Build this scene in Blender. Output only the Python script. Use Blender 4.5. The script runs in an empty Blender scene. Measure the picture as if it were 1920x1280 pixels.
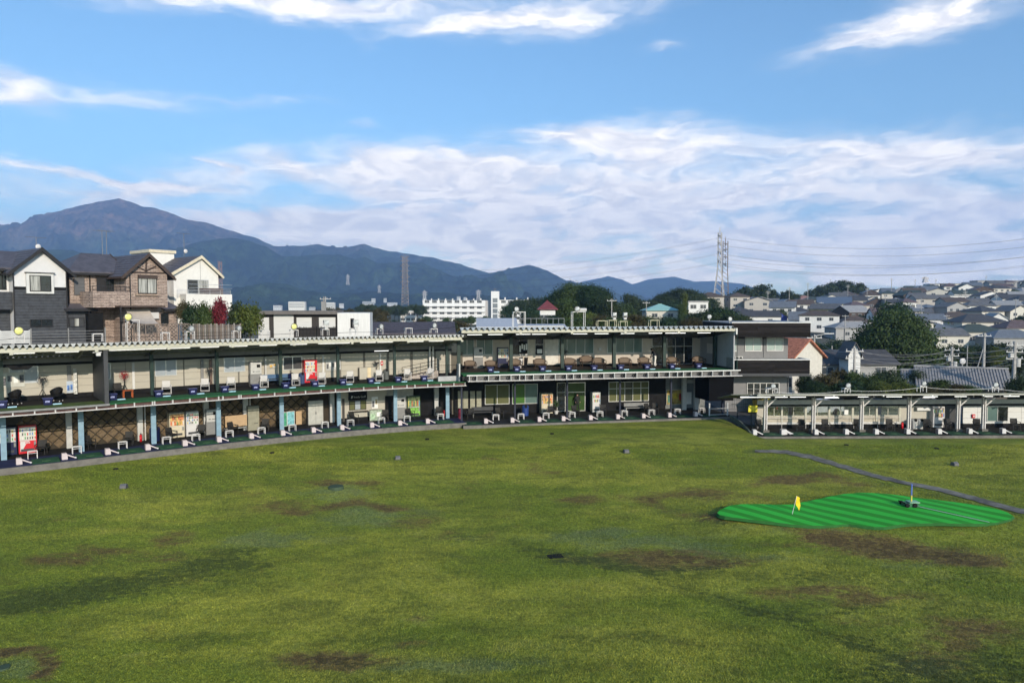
import bpy, math, random
import numpy as np
from mathutils import Vector, Matrix, noise
from mathutils.geometry import delaunay_2d_cdt
sc = bpy.context.scene
col = sc.collection
RD = random.Random(11)
# ------------------------------------------------------------------ camera, world, sun, exposure
HC = 9.4
PITCH = math.atan(65 / 1330)
cam = bpy.data.cameras.new('camera')
cam.sensor_width = 36.0
cam.lens = 1330 / 1920 * 36
cam.clip_start, cam.clip_end = 0.5, 60000
co = bpy.data.objects.new('camera', cam)
col.objects.link(co)
co.location = (0, 0, HC)
co.rotation_euler = (math.pi / 2 - PITCH, 0, 0)
sc.camera = co
SUN_EL, SUN_AZ = math.radians(19.5), math.radians(26)      # light travels 32 deg left of +Y
sun = bpy.data.lights.new('sun', 'SUN')
sun.energy = 2.8
sun.angle = math.radians(0.6)
sun.color = (1.0, 0.88, 0.72)
so = bpy.data.objects.new('sun', sun)
col.objects.link(so)
ldir = Vector((-math.sin(SUN_AZ) * math.cos(SUN_EL), math.cos(SUN_AZ) * math.cos(SUN_EL), -math.sin(SUN_EL)))
so.rotation_euler = ldir.to_track_quat('-Z', 'Y').to_euler()
sc.view_settings.view_transform = 'Standard'
sc.view_settings.look = 'None'
sc.view_settings.exposure = 0.65
sc.view_settings.gamma = 1.0
sc.view_settings.use_curve_mapping = False
sc.cycles.use_denoising = True
sc.cycles.max_bounces = 6
sc.cycles.diffuse_bounces = 1
sc.cycles.glossy_bounces = 3
sc.cycles.transparent_max_bounces = 8
sc.cycles.volume_bounces = 1
sc.cycles.sample_clamp_indirect = 4.0

W = bpy.data.worlds.new('World')
sc.world = W
W.use_nodes = True
W.cycles.sampling_method = 'MANUAL'
W.cycles.sample_map_resolution = 512
class NT:
    """tiny node-tree helper"""
    def __init__(s, tree):
        s.t = tree
    def n(s, typ, **kw):
        x = s.t.nodes.new(typ)
        for k, v in kw.items():
            setattr(x, k, v)
        return x
    def l(s, a, b):
        s.t.links.new(a, b)
    def put(s, sock, v):
        if hasattr(v, 'is_output'):
            s.l(v, sock)
        else:
            sock.default_value = v
    def m(s, op, a, b=0.0, c=None, clamp=False):
        x = s.n('ShaderNodeMath', operation=op, use_clamp=clamp)
        s.put(x.inputs[0], a)
        s.put(x.inputs[1], b)
        if c is not None:
            s.put(x.inputs[2], c)
        return x.outputs[0]
    def v(s, op, a, b=(0, 0, 0)):
        x = s.n('ShaderNodeVectorMath', operation=op)
        s.put(x.inputs[0], a)
        if op not in ('LENGTH', 'NORMALIZE'):
            s.put(x.inputs[1], b)
        return x.outputs['Value'] if op in ('LENGTH', 'DOT_PRODUCT') else x.outputs[0]
    def mix(s, f, a, b, blend='MIX'):
        x = s.n('ShaderNodeMix', data_type='RGBA', blend_type=blend)
        s.put(x.inputs[0], f)
        s.put(x.inputs[6], a if hasattr(a, 'is_output') else (*a[:3], 1))
        s.put(x.inputs[7], b if hasattr(b, 'is_output') else (*b[:3], 1))
        return x.outputs[2]
    def noise(s, vec, scale, detail=3.0, rough=0.55, dist=0.0):
        x = s.n('ShaderNodeTexNoise')
        if vec is not None:
            s.l(vec, x.inputs['Vector'])
        x.inputs['Scale'].default_value = scale
        x.inputs['Detail'].default_value = detail
        x.inputs['Roughness'].default_value = rough
        x.inputs['Distortion'].default_value = dist
        return x
    def rng(s, f, a, b, c=0.0, d=1.0, smooth=True):
        x = s.n('ShaderNodeMapRange', interpolation_type='SMOOTHSTEP' if smooth else 'LINEAR')
        s.put(x.inputs[0], f)
        for i, q in enumerate((a, b, c, d)):
            x.inputs[1 + i].default_value = q
        return x.outputs[0]

g = NT(W.node_tree)
W.node_tree.nodes.clear()
sky = g.n('ShaderNodeTexSky', sky_type='NISHITA', sun_disc=False)
sky.sun_elevation = SUN_EL
sky.sun_rotation = math.pi - SUN_AZ           # the sun stands behind the camera, to its right
sky.altitude = 50
sky.air_density, sky.dust_density, sky.ozone_density = 1.0, 0.6, 2.0
gen = g.n('ShaderNodeTexCoord').outputs['Generated']
sep = g.n('ShaderNodeSeparateXYZ')
g.l(gen, sep.inputs[0])
az = g.m('ARCTAN2', sep.outputs[0], sep.outputs[1])
el = g.m('ARCSINE', sep.outputs[2])
cmb = g.n('ShaderNodeCombineXYZ')
g.l(az, cmb.inputs[0])
g.l(el, cmb.inputs[1])
ae = cmb.outputs[0]                            # (azimuth, elevation) in radians
# wind-drawn warp of the cloud coordinates
mp = g.n('ShaderNodeMapping')
g.l(ae, mp.inputs[0])
mp.inputs['Rotation'].default_value = (0, 0, math.radians(-7))
mp.inputs['Scale'].default_value = (1.0, 3.6, 1.0)
wn = g.noise(mp.outputs[0], 5.0, 4.0, 0.6)
w1 = g.v('MULTIPLY', g.v('SUBTRACT', wn.outputs['Color'], (0.5, 0.5, 0.5)), (0.16, 0.07, 0.0))
aw = g.v('ADD', ae, w1)
def cloud_at(px, py, rx, ry, st, tilt=0.0):
    a = math.atan((px - 960) / 1330)
    e = math.atan((575 - py) / 1330 * math.cos(a))
    p = g.n('ShaderNodeMapping', vector_type='TEXTURE')
    g.l(aw, p.inputs[0])
    p.inputs['Location'].default_value = (a, e, 0)
    p.inputs['Rotation'].default_value = (0, 0, math.radians(tilt))
    p.inputs['Scale'].default_value = (rx / 1330, ry / 1330, 1)
    d = g.v('DOT_PRODUCT', p.outputs[0], p.outputs[0])
    x = g.m('POWER', 2.718, g.m('MULTIPLY', d, -1.0))
    return g.m('MULTIPLY', x, st)
CL = [(330, 2, 400, 26, 1.0, 2), (640, 22, 150, 20, .7, 5), (1060, 40, 200, 34, .95, 7), (870, 66, 110, 14, .8, 6),
      (1760, 28, 190, 38, .95, 10), (1650, 68, 120, 18, .6, 8), (200, 190, 140, 20, .65, 4), (10, 165, 70, 26, .65, -20),
      (450, 188, 170, 9, .5, 0), (170, 322, 150, 8, .95, -3), (350, 340, 140, 34, .75, 10), (60, 345, 140, 26, .5, 0),
      (720, 320, 190, 44, .95, -8), (860, 350, 200, 40, .8, 0), (1130, 250, 160, 24, 1.0, 0), (1330, 285, 300, 36, .95, -3),
      (1600, 300, 260, 36, .9, -4), (1880, 310, 160, 34, .8, 0), (1000, 330, 200, 40, .75, 0), (1220, 345, 90, 12, .7, 3),
      (1390, 372, 160, 26, .9, 8), (1640, 372, 130, 14, .5, -6), (1120, 390, 240, 36, .95, 4), (600, 425, 230, 30, 1.1, 0), (540, 300, 60, 18, .5, -25),
      (860, 432, 240, 30, .95, 0), (1120, 470, 320, 34, .7, 3), (1500, 440, 320, 36, .8, 4), (1880, 408, 130, 20, .9, 6),
      (1760, 455, 220, 26, .7, 0), (40, 415, 160, 14, .6, 0), (470, 436, 130, 28, .9, 0), (250, 345, 60, 8, .4, 10), (1220, 102, 55, 12, .55, 4),
      (680, 240, 36, 9, .35, 0), (440, 310, 30, 7, .5, -30), (675, 402, 22, 5, .8, 0), (770, 455, 300, 20, .6, 0),
      (1700, 500, 400, 24, .45, 0), (1100, 520, 500, 22, .5, 0)]
tot = None
for c in CL:
    q = cloud_at(*c)
    tot = q if tot is None else g.m('ADD', tot, q)
# thin streaks over the rest of the sky, all the way round
mp2 = g.n('ShaderNodeMapping')
g.l(aw, mp2.inputs[0])
mp2.inputs['Rotation'].default_value = (0, 0, math.radians(-6))
mp2.inputs['Scale'].default_value = (2.4, 7.5, 1.0)
fb = g.noise(mp2.outputs[0], 2.6, 6.0, 0.52, 0.25).outputs[0]
fb2 = g.noise(mp2.outputs[0], 8.0, 6.0, 0.58, 0.5).outputs[0]
tex = g.m('ADD', g.m('MULTIPLY', fb, 1.5), g.m('MULTIPLY', fb2, 0.62))
wisp = g.rng(fb, 0.58, 0.86, 0.0, 0.30)
low = g.m('POWER', 2.718, g.m('MULTIPLY', g.m('POWER', g.m('DIVIDE', g.m('MAXIMUM', el, 0.0), 0.115), 2.0), -1.0))
wisp = g.m('ADD', wisp, g.m('MULTIPLY', low, g.rng(g.m('ADD', fb, g.m('MULTIPLY', g.m('SUBTRACT', fb2, 0.5), 0.5)), 0.32, 0.62, 0.16, 0.86)))
den = g.m('MULTIPLY', g.m('MINIMUM', tot, 1.25), g.m('SUBTRACT', tex, 0.34))
den = g.rng(g.m('ADD', den, wisp), 0.06, 0.95, 0.0, 0.97)
shade = g.rng(fb2, 0.35, 0.65, 0.0, 1.0)
CLOUD_HI, CLOUD_LO = (10.6, 9.8, 8.8), (7.3, 7.0, 6.9)
ccol = g.mix(shade, CLOUD_LO, CLOUD_HI)
SKY_TINT = (0.86, 1.12, 1.22)
skyc = g.mix(1.0, sky.outputs[0], SKY_TINT, 'MULTIPLY')
skyc = g.mix(den, skyc, ccol)
bg = g.n('ShaderNodeBackground')
g.l(skyc, bg.inputs[0])
bg.inputs[1].default_value = 0.107
wo = g.n('ShaderNodeOutputWorld')
g.l(bg.outputs[0], wo.inputs[0])

# ------------------------------------------------------------------ picture <-> place
CP, SP = math.cos(PITCH), math.sin(PITCH)
def ray(px, py):
    u, v = (px - 960) / 1330, -(py - 640) / 1330
    return Vector((u, CP + v * SP, -SP + v * CP))
def gnd(px, py, z=0.0):
    d = ray(px, py)
    k = (z - HC) / d.z
    return Vector((d.x * k, d.y * k, z))
def aty(px, py, Y):
    d = ray(px, py)
    return Vector((d.x * Y / d.y, Y, HC + d.z * Y / d.y))
def proj(p):
    x, y, z = p[0], p[1], p[2] - HC
    f = y * CP - z * SP
    w = y * SP + z * CP
    return 960 + 1330 * x / f, 640 - 1330 * w / f
def sm(a, b, x):
    if a == b:
        return float(x > a)
    t = min(1, max(0, (x - a) / (b - a)))
    return t * t * (3 - 2 * t)
def interp(pts, x):
    return float(np.interp(x, [p[0] for p in pts], [p[1] for p in pts]))

# ------------------------------------------------------------------ materials
MATS = {}
def mat(name, c, rough=.7, metal=0.0, var=.12, scale=3.0, bump=0.0, bscale=None, spec=.3, stretch=(1, 1, 1), em=None, dirt=0.0, coat=0.0):
    if name in MATS:
        return MATS[name]
    m = bpy.data.materials.new(name)
    m.use_nodes = True
    t = NT(m.node_tree)
    b = m.node_tree.nodes['Principled BSDF']
    b.inputs['Roughness'].default_value = rough
    b.inputs['Metallic'].default_value = metal
    b.inputs['Specular IOR Level'].default_value = spec
    b.inputs['Coat Weight'].default_value = coat
    tc = t.n('ShaderNodeTexCoord').outputs['Object']
    if stretch != (1, 1, 1):
        q = t.n('ShaderNodeMapping')
        t.l(tc, q.inputs[0])
        q.inputs['Scale'].default_value = stretch
        tc = q.outputs[0]
    nz = t.noise(tc, scale, 5, .6)
    f = t.rng(nz.outputs[0], .3, .7)
    lo = tuple(x * (1 - var) for x in c)
    hi = tuple(min(.95, x * (1 + var)) for x in c)
    cc = t.mix(f, lo, hi)
    if dirt:
        n2 = t.noise(tc, scale * .37, 6, .7)
        cc = t.mix(t.m('MULTIPLY', t.rng(n2.outputs[0], .5, .72), dirt), cc, tuple(x * .45 + .02 for x in c))
    t.l(cc, b.inputs['Base Color'])
    if bump:
        bp = t.n('ShaderNodeBump')
        bp.inputs['Strength'].default_value = bump
        bp.inputs['Distance'].default_value = .02
        nb = t.noise(tc, bscale or scale * 6, 4, .6)
        t.l(nb.outputs[0], bp.inputs['Height'])
        t.l(bp.outputs[0], b.inputs['Normal'])
    if em:
        b.inputs['Emission Color'].default_value = (*em[0], 1)
        b.inputs['Emission Strength'].default_value = em[1]
    MATS[name] = m
    return m
def glass(name, tint=(.9, .95, .95), see=.75):
    """clear pane: mostly see-through, with the sky mirrored at grazing angles"""
    if name in MATS:
        return MATS[name]
    m = bpy.data.materials.new(name)
    m.use_nodes = True
    t = NT(m.node_tree)
    m.node_tree.nodes.clear()
    a = t.n('ShaderNodeBsdfTransparent')
    a.inputs[0].default_value = (*tint, 1)
    b = t.n('ShaderNodeBsdfGlossy')
    b.inputs[1].default_value = .03
    fr = t.n('ShaderNodeFresnel')
    nz = t.noise(t.n('ShaderNodeTexCoord').outputs['Object'], 2.0)
    k = t.m('ADD', t.m('ADD', fr.outputs[0], 1 - see - .04), t.m('MULTIPLY', nz.outputs[0], .06), clamp=True)
    x = t.n('ShaderNodeMixShader')
    t.l(k, x.inputs[0])
    t.l(a.outputs[0], x.inputs[1])
    t.l(b.outputs[0], x.inputs[2])
    o = t.n('ShaderNodeOutputMaterial')
    t.l(x.outputs[0], o.inputs[0])
    MATS[name] = m
    return m

# ------------------------------------------------------------------ mesh building
class MB:
    def __init__(s):
        s.v, s.f, s.mi = [], [], []
        s.cur = 0
    def face(s, idx):
        s.f.append(tuple(idx))
        s.mi.append(s.cur)
    def quad(s, a, b, c, d):
        n = len(s.v)
        s.v += [tuple(a), tuple(b), tuple(c), tuple(d)]
        s.face((n, n + 1, n + 2, n + 3))
    def poly(s, pts):
        n = len(s.v)
        s.v += [tuple(p) for p in pts]
        s.face(range(n, n + len(pts)))
    def box(s, x0, x1, y0, y1, z0, z1, M=None):
        n = len(s.v)
        P = [(x0, y0, z0), (x1, y0, z0), (x1, y1, z0), (x0, y1, z0), (x0, y0, z1), (x1, y0, z1), (x1, y1, z1), (x0, y1, z1)]
        s.v += [tuple(M @ Vector(p)) for p in P] if M else P
        for q in ((0, 3, 2, 1), (4, 5, 6, 7), (0, 1, 5, 4), (1, 2, 6, 5), (2, 3, 7, 6), (3, 0, 4, 7)):
            s.face([n + i for i in q])
        return s
    def cb(s, c, d, M=None):
        return s.box(c[0] - d[0] / 2, c[0] + d[0] / 2, c[1] - d[1] / 2, c[1] + d[1] / 2, c[2] - d[2] / 2, c[2] + d[2] / 2, M)
    def tube(s, p, q, r, r2=None, n=6, cap=True):
        p, q = Vector(p), Vector(q)
        r2 = r if r2 is None else r2
        d = (q - p)
        if d.length < 1e-6:
            return s
        d.normalize()
        a = d.orthogonal().normalized()
        b = d.cross(a)
        k = len(s.v)
        for i in range(n):
            w = a * math.cos(2 * math.pi * i / n) + b * math.sin(2 * math.pi * i / n)
            s.v.append(tuple(p + w * r))
            s.v.append(tuple(q + w * r2))
        for i in range(n):
            j = (i + 1) % n
            s.face((k + 2 * i, k + 2 * j, k + 2 * j + 1, k + 2 * i + 1))
        if cap:
            s.face([k + 2 * i for i in range(n)][::-1])
            s.face([k + 2 * i + 1 for i in range(n)])
        return s
    def path(s, pts, r, n=5):
        for a, b in zip(pts, pts[1:]):
            s.tube(a, b, r, n=n)
        return s
    def beam(s, p, q, w, h, up=(0, 0, 1)):
        """rectangular bar from p to q"""
        p, q = Vector(p), Vector(q)
        d = (q - p).normalized()
        sd = d.cross(Vector(up))
        if sd.length < 1e-4:
            sd = Vector((1, 0, 0))
        sd.normalize()
        u = sd.cross(d)
        k = len(s.v)
        for e in (p, q):
            for a, b in ((-1, -1), (1, -1), (1, 1), (-1, 1)):
                s.v.append(tuple(e + sd * a * w / 2 + u * b * h / 2))
        for f in ((0, 3, 2, 1), (4, 5, 6, 7), (0, 1, 5, 4), (1, 2, 6, 5), (2, 3, 7, 6), (3, 0, 4, 7)):
            s.face([k + i for i in f])
        return s
    def ball(s, c, r, n=8, m=6, sc3=(1, 1, 1)):
        k = len(s.v)
        for j in range(m + 1):
            th = math.pi * j / m
            for i in range(n):
                ph = 2 * math.pi * i / n
                s.v.append((c[0] + r * sc3[0] * math.sin(th) * math.cos(ph), c[1] + r * sc3[1] * math.sin(th) * math.sin(ph), c[2] + r * sc3[2] * math.cos(th)))
        for j in range(m):
            for i in range(n):
                a, b = k + j * n + i, k + j * n + (i + 1) % n
                s.face((a, a + n, b + n, b))
        return s
    def prism(s, poly, axis, a, b):
        """polygon in the two other axes, extruded along axis from a to b"""
        def mk(p, w):
            return {'x': (w, p[0], p[1]), 'y': (p[0], w, p[1]), 'z': (p[0], p[1], w)}[axis]
        k = len(s.v)
        n = len(poly)
        s.v += [mk(p, a) for p in poly] + [mk(p, b) for p in poly]
        s.face(range(k, k + n))
        s.face(range(k + 2 * n - 1, k + n - 1, -1))
        for i in range(n):
            j = (i + 1) % n
            s.face((k + i, k + n + i, k + n + j, k + j))
        return s
    def mesh(s, name, *mats, smooth=False):
        me = bpy.data.meshes.new(name)
        me.from_pydata(s.v, [], s.f)
        for m in mats:
            me.materials.append(m)
        if len(mats) > 1:
            me.polygons.foreach_set('material_index', s.mi)
        if smooth:
            me.polygons.foreach_set('use_smooth', [True] * len(s.f))
        # outward normals do not matter to the shading here; keep as built
        me.update()
        return me
def link(name, data, parent=None, loc=None, rz=None, scale=None):
    o = bpy.data.objects.new(name, data)
    col.objects.link(o)
    if parent:
        o.parent = parent
    if loc is not None:
        o.location = loc
    if rz is not None:
        o.rotation_euler = (0, 0, rz)
    if scale is not None:
        o.scale = scale if hasattr(scale, '__len__') else (scale,) * 3
    return o
def tag(o, label, cat=None, group=None, kind=None):
    o['label'] = label
    if cat:
        o['category'] = cat
    if group:
        o['group'] = group
    if kind:
        o['kind'] = kind
    return o
def thing(name, label, cat, loc=(0, 0, 0), rz=0.0, group=None):
    return tag(link(name, None, None, loc, rz), label, cat, group)
def one(name, mb, mats, label, cat, loc=(0, 0, 0), rz=0.0, group=None, smooth=False):
    if not isinstance(mats, (list, tuple)):
        mats = [mats]
    return tag(link(name, mb.mesh(name, *mats, smooth=smooth), None, loc, rz), label, cat, group)
def part(name, mb, m, parent, loc=None, rz=None, smooth=False):
    ms = m if isinstance(m, (list, tuple)) else [m]
    return link(name, mb.mesh(name, *ms, smooth=smooth), parent, loc, rz)
KIDS = {}
def kids_of(root):
    return [o for o in bpy.data.objects if o.parent == root]
class Proto:
    """one finished thing with its parts; put() hands out the first itself, later ones as copies"""
    def __init__(s, root):
        s.root, s.used = root, False
        s.tree = [(c, [d for d in kids_of(c)]) for c in kids_of(root)]
    def put(s, loc, rz=0.0, label=None, group=None, scale=1.0):
        if not s.used:
            s.used = True
            r = s.root
        else:
            r = s.root.copy()
            col.objects.link(r)
            for c, ds in s.tree:
                k = c.copy()
                col.objects.link(k)
                k.parent = r
                for d in ds:
                    e = d.copy()
                    col.objects.link(e)
                    e.parent = k
        r.location = loc
        r.rotation_euler = (0, 0, rz)
        r.scale = scale if hasattr(scale, '__len__') else (scale,) * 3
        if label:
            r['label'] = label
        if group:
            r['group'] = group
        return r
ORD = ['first', 'second', 'third', 'fourth', 'fifth', 'sixth', 'seventh', 'eighth', 'ninth', 'tenth', 'eleventh', 'twelfth', 'thirteenth',
       'fourteenth', 'fifteenth', 'sixteenth', 'seventeenth', 'eighteenth', 'nineteenth', 'twentieth']
def nth(i):
    return ORD[i] if i < 20 else 'twenty-' + ORD[i - 20] if i < 29 else 'thirtieth'
class Line:
    """the front edge of a building on the ground: u runs along it, t goes back from it"""
    def __init__(s, pts):
        s.p = [Vector(p[:2]) for p in pts]
        s.c = [0.0]
        for a, b in zip(s.p, s.p[1:]):
            s.c.append(s.c[-1] + (b - a).length)
        s.L = s.c[-1]
    def at(s, u):
        i = 0
        while i < len(s.c) - 2 and s.c[i + 1] < u:
            i += 1
        a, b = s.p[i], s.p[i + 1]
        d = (b - a).normalized()
        p = a + d * (u - s.c[i])
        # smooth tangent
        if len(s.p) > 2:
            k = (u - s.c[i]) / (s.c[i + 1] - s.c[i])
            d0 = (s.p[min(i + 1, len(s.p) - 1)] - s.p[max(i - 1, 0)]).normalized()
            d1 = (s.p[min(i + 2, len(s.p) - 1)] - s.p[i]).normalized()
            k = min(1, max(0, k))
            d = (d0 * (1 - k) + d1 * k).normalized()
        return p, d
    def pt(s, u, t=0.0, z=0.0):
        p, d = s.at(u)
        return Vector((p.x - d.y * t, p.y + d.x * t, z))
    def ang(s, u):
        d = s.at(u)[1]
        return math.atan2(d.y, d.x)
    def u(s, px, t=0.0, z=0.0):
        lo, hi = -3.0, s.L + 3.0
        for _ in range(40):
            m = (lo + hi) / 2
            if proj(s.pt(m, t, z))[0] < px:
                lo = m
            else:
                hi = m
        return (lo + hi) / 2
    def us(s, a, b, step):
        n = max(1, int(math.ceil((b - a) / step)))
        return [a + (b - a) * i / n for i in range(n + 1)]
    def sweep(s, mb, a, b, prof, step=1.0):
        """closed profile of (t, z) swept from a to b"""
        us = s.us(a, b, step)
        k, n = len(mb.v), len(prof)
        for u in us:
            p, d = s.at(u)
            for t, z in prof:
                mb.v.append((p.x - d.y * t, p.y + d.x * t, z))
        for i in range(len(us) - 1):
            for j in range(n):
                q = (j + 1) % n
                mb.face((k + i * n + j, k + (i + 1) * n + j, k + (i + 1) * n + q, k + i * n + q))
        mb.face([k + j for j in range(n)])
        e = k + (len(us) - 1) * n
        mb.face([e + j for j in range(n)][::-1])
        return mb
    def bar(s, mb, a, b, t0, t1, z0, z1, step=1.0):
        return s.sweep(mb, a, b, [(t0, z0), (t1, z0), (t1, z1), (t0, z1)], step)
    def M(s, u, t=0.0, z=0.0):
        """local frame: x along the front, y back, z up"""
        return Matrix.Translation(s.pt(u, t, z)) @ Matrix.Rotation(s.ang(u), 4, 'Z')

KERB = [(0, 879), (100, 868), (200, 856.5), (240, 852), (320, 843), (440, 829), (520, 820.5), (600, 813), (720, 803), (840, 794.5), (876, 792.3)]
kf = np.polyfit([p[0] for p in KERB], [p[1] for p in KERB], 3)
ks = float(np.polyval(np.polyder(kf), 0))
def kerb_y(px):
    return float(np.polyval(kf, px)) if px > 0 else float(np.polyval(kf, 0)) + ks * px
LW = Line([gnd(px, kerb_y(px), 0) for px in range(-200, 900, 22)])
LW_END = LW.u(874, 0, 0)
LW_BEG = LW.u(-150, 0, 0)
MZ = -0.12
ma, mb_ = gnd(879, 797.6, MZ), gnd(1378, 780.6, MZ)
MN = Line([ma - (mb_ - ma) * .02, mb_])
SZ = -0.40
sa, sb = gnd(1412, 818.4, SZ), gnd(1900, 815.8, SZ)
SH = Line([sa, sb + (sb - sa) * .9])
# ------------------------------------------------------------------ the land
def terr(x, y):
    """height of the wide land behind the range"""
    u = x / max(y, 1.0)
    plain = interp([(0, -2.2), (50, -2.2), (58, -1.4), (75, -1.4), (120, -1.8), (600, -2), (3000, -6), (9000, -4)], y)
    hill = interp([(0, -2.2), (50, -2.2), (58, -.55), (70, -.6), (82, -1.6), (95, -3.8), (150, -4.4), (195, -3.2), (235, 0), (280, 3.4), (350, 10.5), (420, 18),
                   (470, 23), (530, 25.5), (700, 26), (1500, 15), (4000, -4)], y)
    hs = interp([(.2, .25), (.34, .40), (.46, .50), (.6, .75), (.72, .90), (.9, 1.0)], u)
    if hill > 0:
        hill *= hs
    f = sm(.20, .34, u) if y > 40 else 0
    z = plain * (1 - f) + hill * f
    # the wooded knoll behind the school
    z += 9 * math.exp(-(((x - 60) / 55) ** 2 + ((y - 330) / 70) ** 2))
    return z
def terrain():
    mb = MB()
    nr, na = 110, 220
    rs = [2.0 * (8800 / 2.0) ** (i / (nr - 1)) for i in range(nr)]
    for r in rs:
        for k in range(na):
            a = 2 * math.pi * k / na
            x, y = r * math.sin(a), r * math.cos(a)
            z = terr(x, y) if y > 30 else -2.2
            if r > 150:
                z += .8 * noise.noise(Vector((x / 60, y / 60, 3)))
            mb.v.append((x, y, z))
    for i in range(nr - 1):
        for k in range(na):
            q = (k + 1) % na
            mb.face((i * na + k, i * na + q, (i + 1) * na + q, (i + 1) * na + k))
    m = bpy.data.materials.new('land')
    m.use_nodes = True
    t = NT(m.node_tree)
    b = m.node_tree.nodes['Principled BSDF']
    b.inputs['Roughness'].default_value = .9
    b.inputs['Specular IOR Level'].default_value = .1
    tc = t.n('ShaderNodeTexCoord').outputs['Object']
    n1 = t.noise(tc, .035, 6, .6).outputs[0]
    n2 = t.noise(tc, .6, 5, .6).outputs[0]
    c = t.mix(t.rng(n1, .42, .6), (.045, .055, .022), (.13, .125, .115))
    c = t.mix(t.rng(n2, .35, .7), c, t.mix(.5, c, (.03, .04, .02)))
    t.l(c, b.inputs['Base Color'])
    o = link('ground', mb.mesh('ground', m, smooth=True))
    tag(o, 'wide green and grey land between the golf range and the mountains', 'ground', kind='structure')
terrain()

# terrace of higher ground behind the left wing
def terrace():
    mb = MB()
    pts = [LW.pt(u, 5.3)[:2] for u in LW.us(-3, LW_END + 1.0, 2)]
    pts += [(pts[-1][0] + 2, 100), (-60, 130), (-110, 110), (pts[0][0] - 30, pts[0][1] - 10)]
    mb.prism([(p[0], p[1]) for p in pts], 'z', -3.5, 5.35)
    o = link('terrace_ground', mb.mesh('terrace_ground', mat('terrace_soil', (.12, .11, .09), .9, bump=.3)))
    tag(o, 'raised level ground carrying the houses behind the left wing', 'ground', kind='structure')
terrace()

def ridge(name, prof, D, depth, amp, m, label, fs=700.0, cut=0.0, nt=64, step=5):
    """a mountain range whose crest follows prof; it falls towards the camera over depth and behind it over depth/2"""
    mb = MB()
    x0, x1 = prof[0][0], prof[-1][0]
    pxs = np.arange(x0, x1 + step, step)
    ts = [-.45, -.3, -.18, -.09, -.04] + [i / nt for i in range(nt + 1)]
    for px in pxs:
        X = (px - 960) / 1330 * D
        H = HC + (575 - interp(prof, px)) / 1330 * D
        end = sm(x0, x0 + 60, px) * sm(x1, x1 - 60, px) if cut else 1.0
        for tt in ts:
            Y = D - tt * depth
            f = (1 - tt) ** 1.25 if tt >= 0 else max(0, 1 + tt * 2.2)
            v = Vector((X / fs, Y / fs, D * .01))
            rg = noise.ridged_multi_fractal(v * 1.4, .75, 2.2, 8, 1.0, 2.2) - 1.2 + .34 * (noise.ridged_multi_fractal(v * 4.6, .8, 2.1, 5, 1.0, 2.0) - 1.2)
            nz = noise.fractal(v * 9, .8, 2.0, 4)
            env = min(1, 2.2 * abs(tt)) * (1 - max(0, tt)) if tt > 0 else min(1, -3 * tt)
            z = H * f + amp * rg * env + amp * .07 * nz * (.35 + env)
            z = z * end + (-12) * (1 - f)
            mb.v.append((X, Y, z))
    n = len(ts)
    for i in range(len(pxs) - 1):
        for j in range(n - 1):
            mb.face((i * n + j, i * n + j + 1, (i + 1) * n + j + 1, (i + 1) * n + j))
    o = link(name, mb.mesh(name, m, smooth=True))
    tag(o, label, 'mountain', kind='structure')
def hillmat(name, low, high, z0, z1):
    m = bpy.data.materials.new(name)
    m.use_nodes = True
    t = NT(m.node_tree)
    b = m.node_tree.nodes['Principled BSDF']
    b.inputs['Roughness'].default_value = .95
    b.inputs['Specular IOR Level'].default_value = .05
    tc = t.n('ShaderNodeTexCoord').outputs['Object']
    sp = t.n('ShaderNodeSeparateXYZ')
    t.l(tc, sp.inputs[0])
    n1 = t.noise(tc, .0022, 7, .65).outputs[0]
    n2 = t.noise(tc, .02, 5, .7).outputs[0]
    f = t.rng(t.m('ADD', sp.outputs[2], t.m('MULTIPLY', t.m('SUBTRACT', n1, .5), 900.0)), z0, z1)
    c = t.mix(f, low, high)
    c = t.mix(t.rng(t.noise(tc, .0045, 8, .7).outputs[0], .40, .60), t.mix(1.0, c, (.36, .40, .44), 'MULTIPLY'), t.mix(1.0, c, (1.3, 1.28, 1.2), 'MULTIPLY'))  # light and dark noise paints ridge and gully shading into the forest colour
    c = t.mix(t.rng(n2, .36, .64), t.mix(1.0, c, (.35, .38, .4), 'MULTIPLY'), t.mix(1.0, c, (1.3, 1.25, 1.2), 'MULTIPLY'))
    t.l(c, b.inputs['Base Color'])
    bp = t.n('ShaderNodeBump')
    bp.inputs['Strength'].default_value = .9
    bp.inputs['Distance'].default_value = 22.0
    t.l(n2, bp.inputs['Height'])
    t.l(bp.outputs[0], b.inputs['Normal'])
    return m
hm1 = hillmat('autumn_forest', (.030, .048, .020), (.165, .105, .085), 330, 800)
hm2 = hillmat('green_forest', (.028, .048, .02), (.04, .055, .024), 300, 900)
ridge('far_peaks', [(880, 560), (940, 545), (1040, 545), (1092, 528), (1140, 518), (1165, 524), (1185, 533), (1215, 524), (1240, 521), (1265, 519), (1300, 528), (1340, 527),
                    (1390, 532), (1430, 545), (1480, 560), (1600, 566)], 7700, 1800, 110, hm2, 'far pair of pale blue peaks near the power pylons', 900, nt=26)
ridge('mountain_range', [(-420, 455), (-300, 452), (-180, 440), (-60, 431), (0, 425), (55, 419), (100, 402), (170, 384), (205, 378), (230, 374), (250, 380), (270, 389), (300, 392),
                         (330, 403), (352, 413), (390, 418), (430, 432), (480, 446), (515, 462), (560, 462), (600, 459), (640, 466), (662, 462), (684, 458), (705, 465),
                         (730, 471), (775, 478), (810, 483), (850, 494), (900, 507), (960, 525), (1010, 545), (1060, 566), (1110, 574)],
      6000, 1900, 330, hm1, 'long mountain range with a rounded brown summit on the left', 900)
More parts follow.
